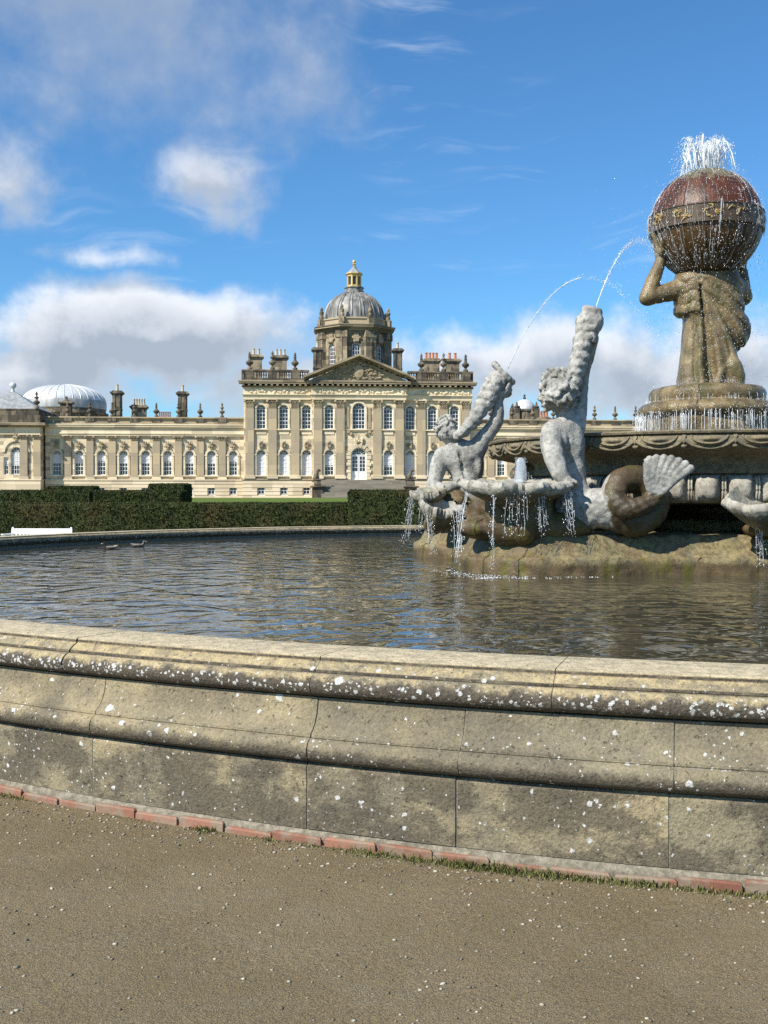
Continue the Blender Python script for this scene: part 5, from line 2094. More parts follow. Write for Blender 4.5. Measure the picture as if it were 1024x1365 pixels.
def robe(X, Y, Z):
    xl, xr = np.interp(Z, rz_, rl_), np.interp(Z, rz_, rr_)
    cx, hx = (xl + xr) / 2, (xr - xl) / 2
    hy = np.interp(Z, [3.2, 3.6, 4.4, 4.9, 5.1], [0.40, 0.36, 0.34, 0.33, 0.22])
    q = np.sqrt((np.abs((X - cx) / hx)) ** 2.3 + (np.abs((Y - FY) / hy)) ** 2.3)
    d = (q - 1) * np.minimum(hx, hy) * 0.8
    th = np.arctan2(X - cx, -(Y - FY))
    dn = np.clip((4.75 - Z) / 1.2, 0, 1)
    # folds fan out from the left breast down to the hem
    xa = at(924, 388, FY)
    fan = np.arctan2(X - xa.x + 0.05, xa.z + 0.25 - Z)
    ph = fan * 2.9 + 0.10 * np.sin(Z * 3.1 + X * 2)
    s1 = np.abs((ph % 1.0) - 0.5)
    s2 = np.abs(((ph * 1.9 + 0.3) % 1.0) - 0.5)
    pL, pR = at(922, 386, FY), at(978, 430, FY)
    line = pL.z + (X - pL.x) * (pR.z - pL.z) / (pR.x - pL.x)
    hem = np.where(X < at(926, 400, FY).x, at(915, 421, FY).z + 0.02 * np.sin(X * 30), line)
    over = 1 / (1 + np.exp(-np.clip((Z - hem) / 0.006, -40, 40)))
    dn = dn * (1 - 0.75 * over)
    side = np.clip(1.3 - np.abs(th) * 0.4, 0.4, 1)
    d = d + side * dn * (0.105 * np.exp(-(s1 / 0.13) ** 2) - 0.035 * np.exp(-((s1 - 0.30) / 0.15) ** 2))
    d = d + 0.045 * dn * np.exp(-(s2 / 0.10) ** 2)
    # overfold with its edge: lower edge falls across the body from the left breast to the right hip
    d = d - 0.035 * over + 0.02 * np.exp(-((Z - hem - 0.10 * (X - FX)) % 0.17 / 0.03) ** 2) * over
    crease = np.abs((X - at(926, 400, FY).x) - 0.10 * (4.75 - Z))
    d = d + 0.05 * np.exp(-(crease / 0.025) ** 2) * (Z < 4.80) * (Z > 4.40)
    return np.maximum(d, 3.26 - Z)


S.fn(robe, (FX - 0.7, FY - 0.6, 3.2), (FX + 0.75, FY + 0.6, 5.15), 0.02)
J = lambda px, py, dy=0.0: at(px, py, FY + dy)
# left arm lifted, elbow out, palm under the globe
S.chain([J(914, 384, -0.02), J(897, 388, -0.05), J(863, 397, -0.10)], [0.17, 0.145, 0.112], 0.06)
S.chain([J(863, 397, -0.10), J(870, 376, -0.08), J(880, 350, -0.05), J(881, 341, -0.04)], [0.115, 0.108, 0.078, 0.072], 0.04)
S.ell(J(879, 335, -0.04), (0.075, 0.10, 0.10), 0.04)
for k in range(4):
    dy = -0.14 + 0.065 * k
    S.chain([J(879, 335, dy), J(874.5, 322, dy - 0.01), J(870.5, 311 - 3 * math.sin(k), dy - 0.015)], [0.032, 0.030, 0.024], 0.02, sub=2)
S.chain([J(881, 338, -0.14), J(884, 330, -0.22), J(882, 322, -0.27)], [0.034, 0.032, 0.026], 0.02, sub=2)
# right arm
S.chain([J(972, 380, 0.02), J(984, 386, 0.06), J(991, 396, 0.10)], [0.19, 0.16, 0.125], 0.06)
S.chain([J(991, 396, 0.10), J(990, 378, 0.12), J(988, 358, 0.16)], [0.125, 0.105, 0.08], 0.04)
S.ell(J(989, 350, 0.16), (0.08, 0.1, 0.1), 0.03)
# neck and head bent forward under the load
S.chain([J(945, 372, 0.05), J(946, 366, 0.22), J(947, 370, 0.38)], [0.16, 0.14, 0.13], 0.05)
S.ell(J(948, 376, 0.52), (0.19, 0.22, 0.22), 0.05)
# thigh and knee under the cloth, bare foot and heel
S.chain([J(972, 476, -0.20), J(977, 488, -0.30), J(983, 503, -0.30), J(981, 511, -0.30)], [0.10, 0.125, 0.115, 0.09], 0.05)
S.chain([J(968, 478, -0.26), J(961, 496, -0.38), J(955, 512, -0.40)], [0.05, 0.05, 0.06], 0.03)
S.cap(J(968.5, 500, -0.42), J(968, 512, -0.42), 0.035, 0.06, 0.01, 'sub')
S.ell(J(989, 440, -0.02), (0.13, 0.16, 0.22), 0.06)
S.perturb(lambda P: 0.012 * fbm(P, 9, 3, 2))
atlas = sculpt('statue', S, M['atlas'], None, lambda V: 0.72 + 0.5 * fbm(V, 2.2, 3, 6), 0.012, 5, 22, origin=(FX, FY, 3.3))
atlas.location = (FX, FY, 3.3)
tag(atlas, 'wet brown stone robed man bent under a great globe, one elbow raised', 'statue')

# ------------------------------------------------------------------ globe
GC = at(941, 300, FY)
GR = 0.832
globe = empty('globe', tuple(GC - Vector((0, 0, GR))))
tag(globe, 'red brown copper globe with a gilt zodiac band streaming with water', 'globe')
prof = [(GR * math.cos(R(d)), GR + GR * math.sin(R(d))) for d in range(-90, 91, 5)]
prof[0] = (0.004, 0.0)
prof[-1] = (0.004, 2 * GR)
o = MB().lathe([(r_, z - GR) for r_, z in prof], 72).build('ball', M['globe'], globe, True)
o.location = (0, 0, GR)
for k in range(16):                                  # raised seams between the plates
    a = 2 * PI * k / 16 + 0.1
    b_ = MB().tube([((GR + 0.002) * math.cos(R(d)) * math.cos(a), (GR + 0.002) * math.cos(R(d)) * math.sin(a), (GR + 0.002) * math.sin(R(d))) for d in range(-80, 81, 8)], 0.009, 5).build('seam', M['globe'], globe, True)
    b_.location = (0, 0, GR)
BH = 0.145
bp = [(GR * math.cos(math.asin(-BH / GR)), -BH), (GR + 0.008, -BH), (GR + 0.026, -BH + 0.006), (GR + 0.026, -BH + 0.022), (GR + 0.014, -BH + 0.026), (GR + 0.014, BH - 0.026), (GR + 0.026, BH - 0.022), (GR + 0.026, BH - 0.006), (GR + 0.008, BH), (GR * math.cos(math.asin(BH / GR)), BH)]
o = MB().lathe(bp, 72, cap=False).build('zodiac_band', M['band'], globe, 35)
o.location = (0, 0, GR)
rr = random.Random(31)
for k in range(12):                                  # gilt signs in relief: crab, scales, fishes and so on as knots of strokes
    mb = MB()
    a0 = 2 * PI * (k + 0.4) / 12 + 0.12
    for q in range(rr.randint(5, 8)):
        pts = []
        uu, zz = rr.uniform(-0.11, 0.11), rr.uniform(-0.07, 0.07)
        th = rr.uniform(0, 2 * PI)
        for s in range(6):
            pts.append(((GR + 0.016) * math.cos(a0 + uu / GR), (GR + 0.016) * math.sin(a0 + uu / GR), max(-0.10, min(0.10, zz))))
            uu += 0.028 * math.cos(th)
            zz += 0.028 * math.sin(th)
            th += rr.uniform(-0.9, 1.4)
        mb.tube(pts, [0.014, 0.018, 0.017, 0.015, 0.012, 0.007], 5)
    o = mb.build('zodiac_sign', M['old_gilt'], globe, True)
    o.location = (0, 0, GR)

# ------------------------------------------------------------------ tritons
def hand(S, wrist, palm, dirs, r_=0.034):
    S.chain([wrist, palm], [r_ * 2.0, r_ * 2.3], 0.03, sub=2)
    for pts in dirs:
        S.chain([palm] + pts, [r_ * 1.1] + [r_ * (1.0 - 0.12 * i) for i in range(len(pts))], 0.018, sub=2)


# --- the nearer one: seen from behind, blowing a conch held high
Y2 = 14.05
K = lambda px, py, dy=0.0: at(px, py, Y2 + dy)
S = SDF((K(700, 600).x, Y2 - 1.0, 1.0), (K(935, 600).x, Y2 + 0.9, 4.2), 0.020)
S.rs = 0.925
S.chain([K(764, 670), K(765, 640, 0.06), K(763, 612, 0.08), K(760, 588, 0.06), K(757, 568, 0.04)], [0.26, 0.165, 0.170, 0.190, 0.14], 0.05)
S.chain([K(738, 573, -0.02), K(755, 569, 0.0), K(769, 571, 0.04)], [0.145, 0.15, 0.115], 0.05)      # shoulder girdle
S.ell(K(750, 585, -0.02), (0.20, 0.17, 0.17), 0.06)
S.ell(K(769, 590, 0.02), (0.09, 0.15, 0.20), 0.06)
# left arm, straight down to the shell
S.chain([K(736, 576, -0.06), K(735, 592, -0.16), K(739, 610, -0.26), K(743, 622, -0.31)], [0.150, 0.148, 0.136, 0.120], 0.02)
S.chain([K(743, 620, -0.31), K(747, 631, -0.35), K(754, 640, -0.38)], [0.126, 0.112, 0.07], 0.02)
hand(S, K(754, 640, -0.38), K(759, 642, -0.42), [[K(765, 641, -0.47), K(769, 644, -0.51)], [K(766, 643, -0.44), K(771, 646, -0.47)], [K(765, 645, -0.40), K(770, 648, -0.43)], [K(762, 647, -0.38), K(766, 650, -0.40)], [K(755, 645, -0.47), K(757, 649, -0.53)]], 0.026)
# right arm up
S.chain([K(767, 570, 0.04), K(772, 553, 0.07), K(775, 525, 0.09), K(778, 497, 0.08)], [0.125, 0.105, 0.085, 0.078], 0.04)
S.chain([K(778, 497, 0.08), K(784, 477, 0.04), K(790, 459, 0.0)], [0.080, 0.078, 0.060], 0.02)
hand(S, K(790, 459, 0.0), K(792, 451, -0.03), [[K(791, 443, -0.10), K(786, 439, -0.14)], [K(793, 447, -0.11), K(788, 444, -0.15)], [K(794, 451, -0.11), K(789, 449, -0.15)], [K(794, 456, -0.10), K(789, 454, -0.14)], [K(796, 443, 0.02), K(795, 435, 0.02)]], 0.03)
S.chain([K(756, 564, 0.02), K(753, 548, 0.0)], [0.13, 0.12], 0.04)
S.ell(K(746, 523, -0.02), (0.225, 0.24, 0.28), 0.05)
S.ell(K(731, 532, 0.06), (0.10, 0.13, 0.16), 0.04)               # cheek and beard turned left
# spine furrow and waist creases
S.chain([K(757, 576, -0.17), K(760, 600, -0.13), K(763, 640, -0.12)], [0.014, 0.018, 0.016], 0.04, 'sub')
S.chain([K(751, 594, -0.20), K(753, 612, -0.18), K(756, 632, -0.18)], [0.014, 0.018, 0.018], 0.012, 'sub')
# fish tail: down, out to the right, one full coil
tail = [K(764, 668), K(772, 684, 0.0), K(796, 677, -0.12), K(821, 683, -0.16), K(846, 693, -0.16), K(868, 681, -0.12), K(870, 656, -0.08), K(850, 639, -0.08), K(826, 643, -0.18), K(818, 662, -0.30), K(832, 677, -0.40), K(852, 675, -0.42), K(866, 668, -0.40), K(874, 664, -0.40)]
trad = [0.27, 0.27, 0.265, 0.255, 0.225, 0.205, 0.195, 0.185, 0.175, 0.155, 0.135, 0.11, 0.095, 0.085]
S.chain(tail, trad, 0.05, sub=5)
tz = np.array([[p.x, p.y, p.z] for p in tail])


def scales(P):
    d = np.min(np.linalg.norm(P[:, None, :] - tz[None], axis=2), axis=1)
    m = sst(1.75 - P[:, 2], 0.0, 0.12)
    P = P + 0.05 * np.stack([fbm(P, 5, 2, 31), fbm(P, 5, 2, 32), fbm(P, 5, 2, 33)], 1)
    a = np.abs(np.sin(P[:, 0] * 26 + P[:, 2] * 14)) * np.abs(np.sin(P[:, 2] * 26 - P[:, 0] * 14 + P[:, 1] * 20))
    return -0.016 * m * a + 0.006 * fbm(P, 12, 3, 1)


S.perturb(scales)
cut = K(818, 670).x


def wet2(V):
    return np.maximum(sst(V[:, 0] + 0.25 * fbm(V, 4, 3, 12) + 0.12 * sst(V[:, 2], 1.55, 1.75) + 0.25 * sst(13.8 - V[:, 1], 0.0, 0.2), cut - 0.12, cut + 0.12) * 0.95, np.maximum(sst(1.32 - V[:, 2], 0.0, 0.2) * 0.7, 0.0)) + 0.12 * fbm(V, 3, 3, 2)


B2 = K(757, 700)
t2 = empty('triton_statue', (B2.x, B2.y, 1.08))
tag(t2, 'grey curly-haired triton seen from behind with coiled fish tail, raising a conch', 'statue', 'tritons of the fountain')
org = (B2.x, B2.y, 1.08)
body = sculpt('body', S, M['triton'], t2, wet2, 0.016, 4, 14, origin=org)
# curls
S = SDF((K(712, 500).x, Y2 - 0.5, K(740, 556).z), (K(778, 500).x, Y2 + 0.4, K(740, 486).z), 0.016)
S.rs = 0.925
hc = K(745, 521, -0.03)
S.ell(hc, (0.225, 0.25, 0.275), 0.02)
rr = random.Random(17)
for k in range(150):
    th, ph = rr.uniform(0, 2 * PI), math.asin(rr.uniform(-0.75, 1.0))
    c = hc + Vector((0.235 * math.cos(ph) * math.cos(th), 0.255 * math.cos(ph) * math.sin(th), 0.285 * math.sin(ph)))
    S.chain([c, c + Vector((rr.uniform(-.05, .05), rr.uniform(-.03, .03), rr.uniform(-.07, .02)))], [rr.uniform(0.026, 0.045), rr.uniform(0.018, 0.035)], 0.008, sub=1)
for k in range(90):
    th, ph = rr.uniform(0, 2 * PI), math.asin(rr.uniform(-0.8, 1.0))
    c = hc + Vector((0.275 * math.cos(ph) * math.cos(th), 0.295 * math.cos(ph) * math.sin(th), 0.325 * math.sin(ph)))
    d_ = Vector((rr.uniform(-.06, .06), rr.uniform(-.04, .04), rr.uniform(-.05, .05)))
    S.chain([c - d_, c + d_], [0.014, 0.010], 0.006, 'sub', sub=1)
sculpt('hair', S, M['triton'], body, lambda V: 0 * V[:, 0] + 0.05, 0.01, 9, 30, origin=org)


def conch(name, pts, rads, parent, org, mouth_dir, ring, lip, seed, bell=None):
    P = [Vector(p) for p in pts]
    lo = [min(p[i] for p in P) - 0.38 for i in range(3)]
    hi = [max(p[i] for p in P) + 0.38 for i in range(3)]
    S = SDF(lo, hi, 0.017)
    S.chain(P, rads, 0.03)
    ax = np.array((P[-1] - P[0]).normalized())
    p0 = np.array(P[0])
    L = (P[-1] - P[0]).length
    e1 = np.cross(ax, [0, 1, 0.2])
    e1 /= np.linalg.norm(e1)
    e2 = np.cross(ax, e1)

    def f(Q_):
        h = (Q_ - p0) @ ax
        th = np.arctan2((Q_ - p0) @ e1, (Q_ - p0) @ e2)
        m = np.clip((L * 0.93 - h) / (0.1 * L), 0, 1)
        return m * (-0.022 * np.abs(np.sin(h * ring + th * 0.5 + 2.2 * fbm(Q_, 6, 2, seed)))) - 0.05 * fbm(Q_, 12, 3, seed + 2) - 0.028 * np.abs(fbm(Q_, 26, 2, seed + 4))
    if bell:
        S.ell(P[-1] + Vector(bell[0]), bell[1], 0.05)
    S.perturb(f)
    md = Vector(mouth_dir).normalized()
    tip = P[-1]
    # flaring lip round the open mouth
    e1v = md.cross(Vector((0.1, 1, 0))).normalized()
    e2v = md.cross(e1v)
    for k in range(14):
        a0, a1 = 2 * PI * k / 14, 2 * PI * (k + 1) / 14
        mo = 0.05 if bell is None else 0.145
        q0 = tip + md * mo + (e1v * math.cos(a0) * lip[0] + e2v * math.sin(a0) * lip[1])
        q1 = tip + md * mo + (e1v * math.cos(a1) * lip[0] + e2v * math.sin(a1) * lip[1])
        S.cap(q0, q1, 0.042 + 0.012 * math.sin(k * 2.2), None, 0.03)
    S.cap(tip + md * (0.02 if bell is None else 0.14), tip + md * 0.32, lip[0] * 0.55, lip[0] * 0.95, 0.02, 'sub')
    return sculpt(name, S, M['triton'], parent, lambda V: 0.05 + 0 * V[:, 0], 0.01, seed, 24, origin=org)


conch('conch', [K(757, 527, -0.20), K(764, 510, -0.16), K(771, 484, -0.10), K(777, 458, -0.06), K(783, 438, -0.04), K(785, 429, -0.04)], [0.055, 0.080, 0.096, 0.102, 0.105, 0.105], t2, org, (0.25, -0.15, 0.95), 26, (0.085, 0.08), 6, ((0.015, 0.0, 0.0), (0.172, 0.165, 0.165)))
# fan fin at the end of the tail
S = SDF((K(845, 600).x, Y2 - 0.85, K(870, 690).z), (K(938, 600).x, Y2 - 0.05, K(870, 596).z), 0.016)
root = K(872, 668, -0.42)
tips = [(860, 617), (866, 612), (875, 610), (885, 610), (895, 611), (905, 614), (914, 618), (921, 624)]
for i, (px, py) in enumerate(tips):
    q = K(px, py, -0.50 - 0.012 * i)
    md = root.lerp(q, 0.55) + Vector((-0.04 + 0.004 * i, -0.03, 0.02))
    S.chain([root, md, q], [0.045, 0.044, 0.046], 0.012, sub=5)
S.perturb(lambda P: 0.006 * fbm(P, 14, 3, 3))
sculpt('tail_fin', S, M['triton'], body, lambda V: sst(root.z + 0.22 - V[:, 2], 0.0, 0.25) * 0.6 + 0.15, 0.008, 7, 25, origin=org)

# --- the farther one: torso turned away, face in profile to its shell
Y1 = 18.1
K1 = lambda px, py, dy=0.0: at(px, py, Y1 + dy)
S = SDF((K1(556, 600).x, Y1 - 0.85, 1.0), (K1(692, 600).x, Y1 + 0.95, 3.95), 0.022)
S.chain([K1(624, 662), K1(624, 648), K1(620, 630, 0.02), K1(615, 612, 0.02), K1(612, 600, 0.02)], [0.27, 0.235, 0.235, 0.275, 0.20], 0.05)
S.ell(K1(600, 612, -0.02), (0.18, 0.20, 0.19), 0.07)
S.ell(K1(629, 604, -0.02), (0.20, 0.20, 0.20), 0.07)
S.ell(K1(637, 622, 0.0), (0.10, 0.18, 0.22), 0.07)
S.chain([K1(592, 607, -0.02), K1(586, 618, -0.05), K1(580, 640, -0.10)], [0.155, 0.145, 0.11], 0.05)               # propping arm
S.chain([K1(580, 640, -0.10), K1(578, 651, -0.12), K1(592, 652, -0.22), K1(604, 648, -0.24)], [0.115, 0.115, 0.105, 0.075], 0.04)
hand(S, K1(604, 648, -0.24), K1(610, 646, -0.24), [[K1(615, 644, -0.27), K1(619, 647, -0.29)], [K1(616, 647, -0.26), K1(620, 650, -0.28)], [K1(615, 650, -0.24), K1(619, 653, -0.26)], [K1(613, 652, -0.22), K1(616, 655, -0.24)], [K1(609, 642, -0.28), K1(612, 639, -0.32)]], 0.026)
S.chain([K1(636, 598, 0.0), K1(645, 584, 0.0), K1(656, 571, -0.02), K1(662, 562, -0.04)], [0.165, 0.130, 0.115, 0.105], 0.05)      # raised arm
S.chain([K1(662, 562, -0.04), K1(664, 548, -0.06), K1(664, 536, -0.08)], [0.105, 0.095, 0.072], 0.03)
hand(S, K1(664, 536, -0.08), K1(669, 527, -0.10), [[K1(675, 518, -0.16), K1(680, 509, -0.16)], [K1(676, 521, -0.14), K1(682, 514, -0.14)], [K1(677, 524, -0.10), K1(682, 519, -0.10)], [K1(676, 528, -0.06), K1(681, 525, -0.06)], [K1(664, 524, -0.16), K1(661, 515, -0.20)]], 0.030)
S.chain([K1(608, 600, 0.0), K1(603, 590, -0.02)], [0.125, 0.115], 0.05)
S.ell(K1(596, 574, -0.04), (0.165, 0.185, 0.20), 0.04)
# face to the right: brow, eye hollow, cheek, nose, lips, chin
S.ell(K1(602, 578, -0.14), (0.09, 0.09, 0.11), 0.04)
S.ell(K1(604, 583, -0.12), (0.06, 0.07, 0.06), 0.03)
S.ell(K1(607.5, 577.5, -0.13), (0.045, 0.03, 0.028), 0.015)
S.ell(K1(602, 568, -0.19), (0.07, 0.03, 0.022), 0.015)
S.ell(K1(603, 572.5, -0.22), (0.030, 0.03, 0.020), 0.012, op='sub')
S.ell(K1(606.5, 582, -0.17), (0.030, 0.025, 0.012), 0.01, op='sub')
S.chain([K1(613, 603, -0.22), K1(617, 625, -0.21), K1(624, 650, -0.22)], [0.025, 0.03, 0.025], 0.05, 'sub')
# tail wound down behind the shells
S.chain([K1(624, 662), K1(630, 682, 0.05), K1(650, 694, 0.15), K1(672, 690, 0.3), K1(676, 672, 0.4)], [0.27, 0.26, 0.24, 0.20, 0.15], 0.05)
S.perturb(lambda P: 0.006 * fbm(P, 12, 3, 1))
B1 = K1(624, 700)
org1 = (B1.x, B1.y, 1.08)
t1 = empty('triton_statue', org1)
tag(t1, 'grey leaning triton, face in profile, lifting a trumpet shell to its lips', 'statue', 'tritons of the fountain')
body1 = sculpt('body', S, M['triton'], t1, lambda V: sst(1.55 - V[:, 2], 0.0, 0.25) * 0.9 + 0.12 * fbm(V, 3, 3, 2), 0.014, 14, 14, origin=org1)
S = SDF((K1(574, 560).x, Y1 - 0.35, K1(600, 600).z), (K1(618, 560).x, Y1 + 0.25, K1(600, 548).z), 0.016)
hc = K1(595, 571, -0.02)
for k in range(110):
    th, ph = rr.uniform(0, 2 * PI), math.asin(rr.uniform(-0.7, 1.0))
    dirh = Vector((math.cos(ph) * math.cos(th), math.cos(ph) * math.sin(th), math.sin(ph)))
    if dirh.x > 0.25 and dirh.y < 0.3 and dirh.z < 0.62:
        continue
    c = hc + Vector((0.170 * dirh.x, 0.185 * dirh.y, 0.205 * dirh.z))
    S.chain([c, c + Vector((rr.uniform(-.05, .03), rr.uniform(-.03, .03), rr.uniform(-.07, .0)))], [rr.uniform(0.024, 0.040), rr.uniform(0.016, 0.030)], 0.008, sub=1)
sculpt('hair', S, M['triton'], body1, lambda V: 0 * V[:, 0] + 0.05, 0.01, 9, 30, origin=org1)
conch('trumpet_shell', [K1(609, 581, -0.22), K1(620, 573, -0.20), K1(632, 560, -0.16), K1(643, 543, -0.13), K1(653, 525, -0.10), K1(662, 508, -0.08), K1(668, 500, -0.08)], [0.05, 0.072, 0.095, 0.115, 0.150, 0.160, 0.13], t1, org1, (0.62, -0.10, 0.62), 21, (0.215, 0.12), 8)

# ------------------------------------------------------------------ rockwork under the tritons and the bowl
def rockwork(name, label, lumps, lo, hi, seed, vox=0.03, wetv=0.7):
    S = SDF(lo, hi, vox)
    for (c, r_) in lumps:
        S.ell(c, r_, 0.05)
    S.perturb(lambda P: 0.07 * fbm(P, 4.5, 4, seed) + 0.02 * fbm(P, 16, 2, seed + 5))
    org = (lumps[0][0][0], lumps[0][0][1], 1.05)
    o = sculpt(name, S, M['rock'], None, lambda V: wetv + 0.6 * fbm(V, 2.0, 3, seed), 0.0, origin=org)
    o.location = org
    tag(o, label, 'rock')
    return o


Y3 = 13.95
K3 = lambda px, py, dy=0.0: at(px, py, Y3 + dy)
rockwork('rock', 'wet mossy rock lobes carrying the scalloped shell below the curly-haired triton',
         [(K3(690, 700, 0.1), (0.42, 0.32, 0.30)), (K3(664, 680, 0.0), (0.17, 0.20, 0.42)), (K3(700, 682, -0.12), (0.20, 0.20, 0.42)), (K3(723, 684, 0.0), (0.16, 0.2, 0.40)), (K3(690, 670, 0.2), (0.42, 0.25, 0.3)), (K3(750, 702, 0.1), (0.40, 0.35, 0.22)), (K3(640, 704, 0.25), (0.30, 0.3, 0.16))],
         (K3(610, 700).x, Y3 - 0.6, 0.95), (K3(800, 700).x, Y3 + 0.75, 1.76), 3)
K4 = lambda px, py, dy=0.0: at(px, py, 18.05 + dy)
rockwork('rock', 'wet dark rock seat under the leaning triton with the trumpet shell',
         [(K4(620, 694, 0.0), (0.55, 0.45, 0.34)), (K4(608, 668, -0.15), (0.24, 0.22, 0.20)), (K4(640, 680, 0.0), (0.34, 0.3, 0.36)), (K4(588, 698, 0.0), (0.30, 0.30, 0.20)), (K4(650, 664, 0.2), (0.30, 0.3, 0.3)), (K4(668, 690, 0.1), (0.35, 0.4, 0.3))],
         (K4(556, 700).x, 17.2, 0.95), (K4(720, 700).x, 19.0, 2.05), 6)
K5 = lambda px, py, dy=0.0: at(px, py, 16.0 + dy)
rockwork('dolphin_support', 'dark wet carved sea-beast bulk holding up the bowl behind the coiled tail',
         [(K5(800, 690, 0.0), (0.55, 0.45, 0.45)), (K5(790, 640, 0.1), (0.52, 0.40, 0.30)), (K5(840, 628, 0.0), (0.14, 0.16, 0.42)), (K5(760, 622, 0.2), (0.5, 0.4, 0.28)), (K5(720, 632, 0.2), (0.45, 0.3, 0.2)), (K5(868, 640, 0.1), (0.2, 0.3, 0.35)), (K5(740, 680, 0.2), (0.5, 0.4, 0.5))],
         (K5(655, 700).x, 15.2, 0.95), (K5(905, 700).x, 16.9, 2.14), 9, 0.032, 0.85)

# ------------------------------------------------------------------ fluted shells catching the water
def shell(name, label, c, rx, ry, depth, flutes, tilt=(0, 0, 0), thick=0.035, wetv=0.1, amp=0.10):
    na = flutes * 10
    rows = []
    for j in range(11):                                # dish
        q = j / 10
        rows.append((q, -depth * (1 - q ** 1.8), q * q, 0))
    for j in range(1, 6):                              # lip rolling over
        t_ = j / 5 * PI * 0.55
        rows.append((1 + 0.10 * math.sin(t_), -0.075 * (1 - math.cos(t_)), 1.0 + 0.5 * j / 5, 0))
    for j in range(1, 9):                              # underside
        q = 1.06 * (1 - j / 8)
        rows.append((q, -0.07 - thick - depth * 1.15 * (1 - (q / 1.1) ** 1.6), (q / 1.1) ** 2 * 1.3, 1))
    top = []
    for (q, z, w_, un) in rows:
        for i in range(na):
            a = 2 * PI * i / na
            sc_ = 0.55 * math.cos(flutes * a) + 0.30 * math.cos(4 * flutes * a) + 0.12 * math.sin(2.3 * a + 1)
            k = 1 + amp * w_ * sc_
            top.append((rx * q * k * math.cos(a), ry * q * k * math.sin(a), z + amp * 0.22 * w_ * sc_))
    bot = []
    nf = 16 * na
    mb = MB()
    f_ = []
    for j in range(len(rows) - 1):
        for i in range(na):
            l = (i + 1) % na
            f_.append((j * na + i, j * na + l, (j + 1) * na + l, (j + 1) * na + i))
    mb.add(top + bot, f_)
    o = mb.build(name, M['shell'], None, 60, fix=False)
    o.location = c
    o.rotation_euler = tilt
    setwet(o, lambda V: np.where(np.arange(len(V)) < nf, wetv + 0.9 * sst(0.72 - np.hypot(V[:, 0] / rx, V[:, 1] / ry), 0, 0.3), 0.75) + 0.3 * fbm(V, 4, 3, 2))
    tag(o, label, 'shell basin')
    return o


shell('shell_basin', 'pale scalloped stone shell brimming with a bubbling spout', tuple(at(690, 641, 13.80)), 0.62, 0.50, 0.22, 9, (0.05, 0.0, 0.2), 0.05, 0.05, 0.10)
shell('shell_basin', 'small dark shell dish tipped to spill beside the triton elbow', tuple(at(571, 653, 17.55)), 0.27, 0.26, 0.13, 8, (0.1, -0.20, 0.5), 0.04, 0.45, 0.10)
shell('shell_basin', 'ribbed pale clam shell low down under the leaning triton', tuple(at(590, 672, 17.20)), 0.30, 0.28, 0.32, 9, (0.30, 0.10, 0.3), 0.04, 0.2, 0.12)
shell('shell_basin', 'grey upturned shell dipping toward the gadrooned belly of the bowl', tuple(at(1042, 640, 13.45)), 0.68, 0.52, 0.62, 7, (0.22, -0.42, 0.3), 0.06, 0.35, 0.07)
rockwork('rock', 'dark wet rock foot under the upturned shell', [(at(1050, 690, 14.1), (0.42, 0.3, 0.35)), (at(1020, 705, 14.1), (0.3, 0.3, 0.14)), (at(1080, 700, 14.3), (0.5, 0.4, 0.25))], (at(985, 700, 14).x, 13.4, 0.95), (at(1150, 700, 14).x, 14.9, 1.5), 12)

# ------------------------------------------------------------------ falling and leaping water
OCT_V = np.array([(1, 0, 0), (-1, 0, 0), (0, 1, 0), (0, -1, 0), (0, 0, 1), (0, 0, -1)], dtype=float)
OCT_F = np.array([(0, 2, 4), (2, 1, 4), (1, 3, 4), (3, 0, 4), (2, 0, 5), (1, 2, 5), (3, 1, 5), (0, 3, 5)])


class Spray:
    def __init__(self):
        self.P, self.R, self.D, self.E = [], [], [], []
        self.mb = MB()

    def drop(self, p, r_, d=None, e=1.0):
        self.P.append(tuple(p))
        self.R.append(r_)
        self.D.append(tuple(d) if d is not None else (0, 0, 1))
        self.E.append(e)

    def strand(self, pts, r_, n=5):
        self.mb.tube(pts, r_, n)

    def build(self, name, label, cat, mat='spray', group=None, kind=None):
        V0 = np.array(self.mb.v).reshape(-1, 3)
        tri = []
        for f in self.mb.f:
            for k in range(1, len(f) - 1):
                tri.append((f[0], f[k], f[k + 1]))
        F0 = np.array(tri, dtype=np.int64).reshape(-1, 3)
        N = len(self.P)
        if N:
            P, Rr, D, E_ = np.array(self.P), np.array(self.R), np.array(self.D), np.array(self.E)
            D = D / np.linalg.norm(D, axis=1, keepdims=True)
            V1 = OCT_V[None] * Rr[:, None, None]
            along = (V1 * D[:, None, :]).sum(-1, keepdims=True)
            V1 = V1 + along * D[:, None, :] * (E_[:, None, None] - 1) + P[:, None, :]
            F1 = (OCT_F[None] + (np.arange(N) * 6)[:, None, None]).reshape(-1, 3) + len(V0)
            V = np.concatenate([V0, V1.reshape(-1, 3)])
            F = np.concatenate([F0, F1])
        else:
            V, F = V0, F0
        o = V.mean(0)
        me = np_mesh(name, V - o, F, True)
        ob = link(name, me, M[mat])
        ob.location = o
        tag(ob, label, cat, group, kind)
        return ob


wr = random.Random(77)


def ballistic(p0, p1, apex, n=60):
    """path from p0 to p1 whose top is at height apex"""
    p0, p1 = Vector(p0), Vector(p1)
    g = 9.81
    vz = math.sqrt(max(0.01, 2 * g * (apex - p0.z)))
    t1 = vz / g + math.sqrt(max(0.0, 2 * (apex - p1.z) / g))
    out = []
    for i in range(n + 1):
        t_ = t1 * i / n
        q = p0.lerp(p1, i / n)
        q.z = p0.z + vz * t_ - 0.5 * g * t_ * t_
        out.append(q)
    return out


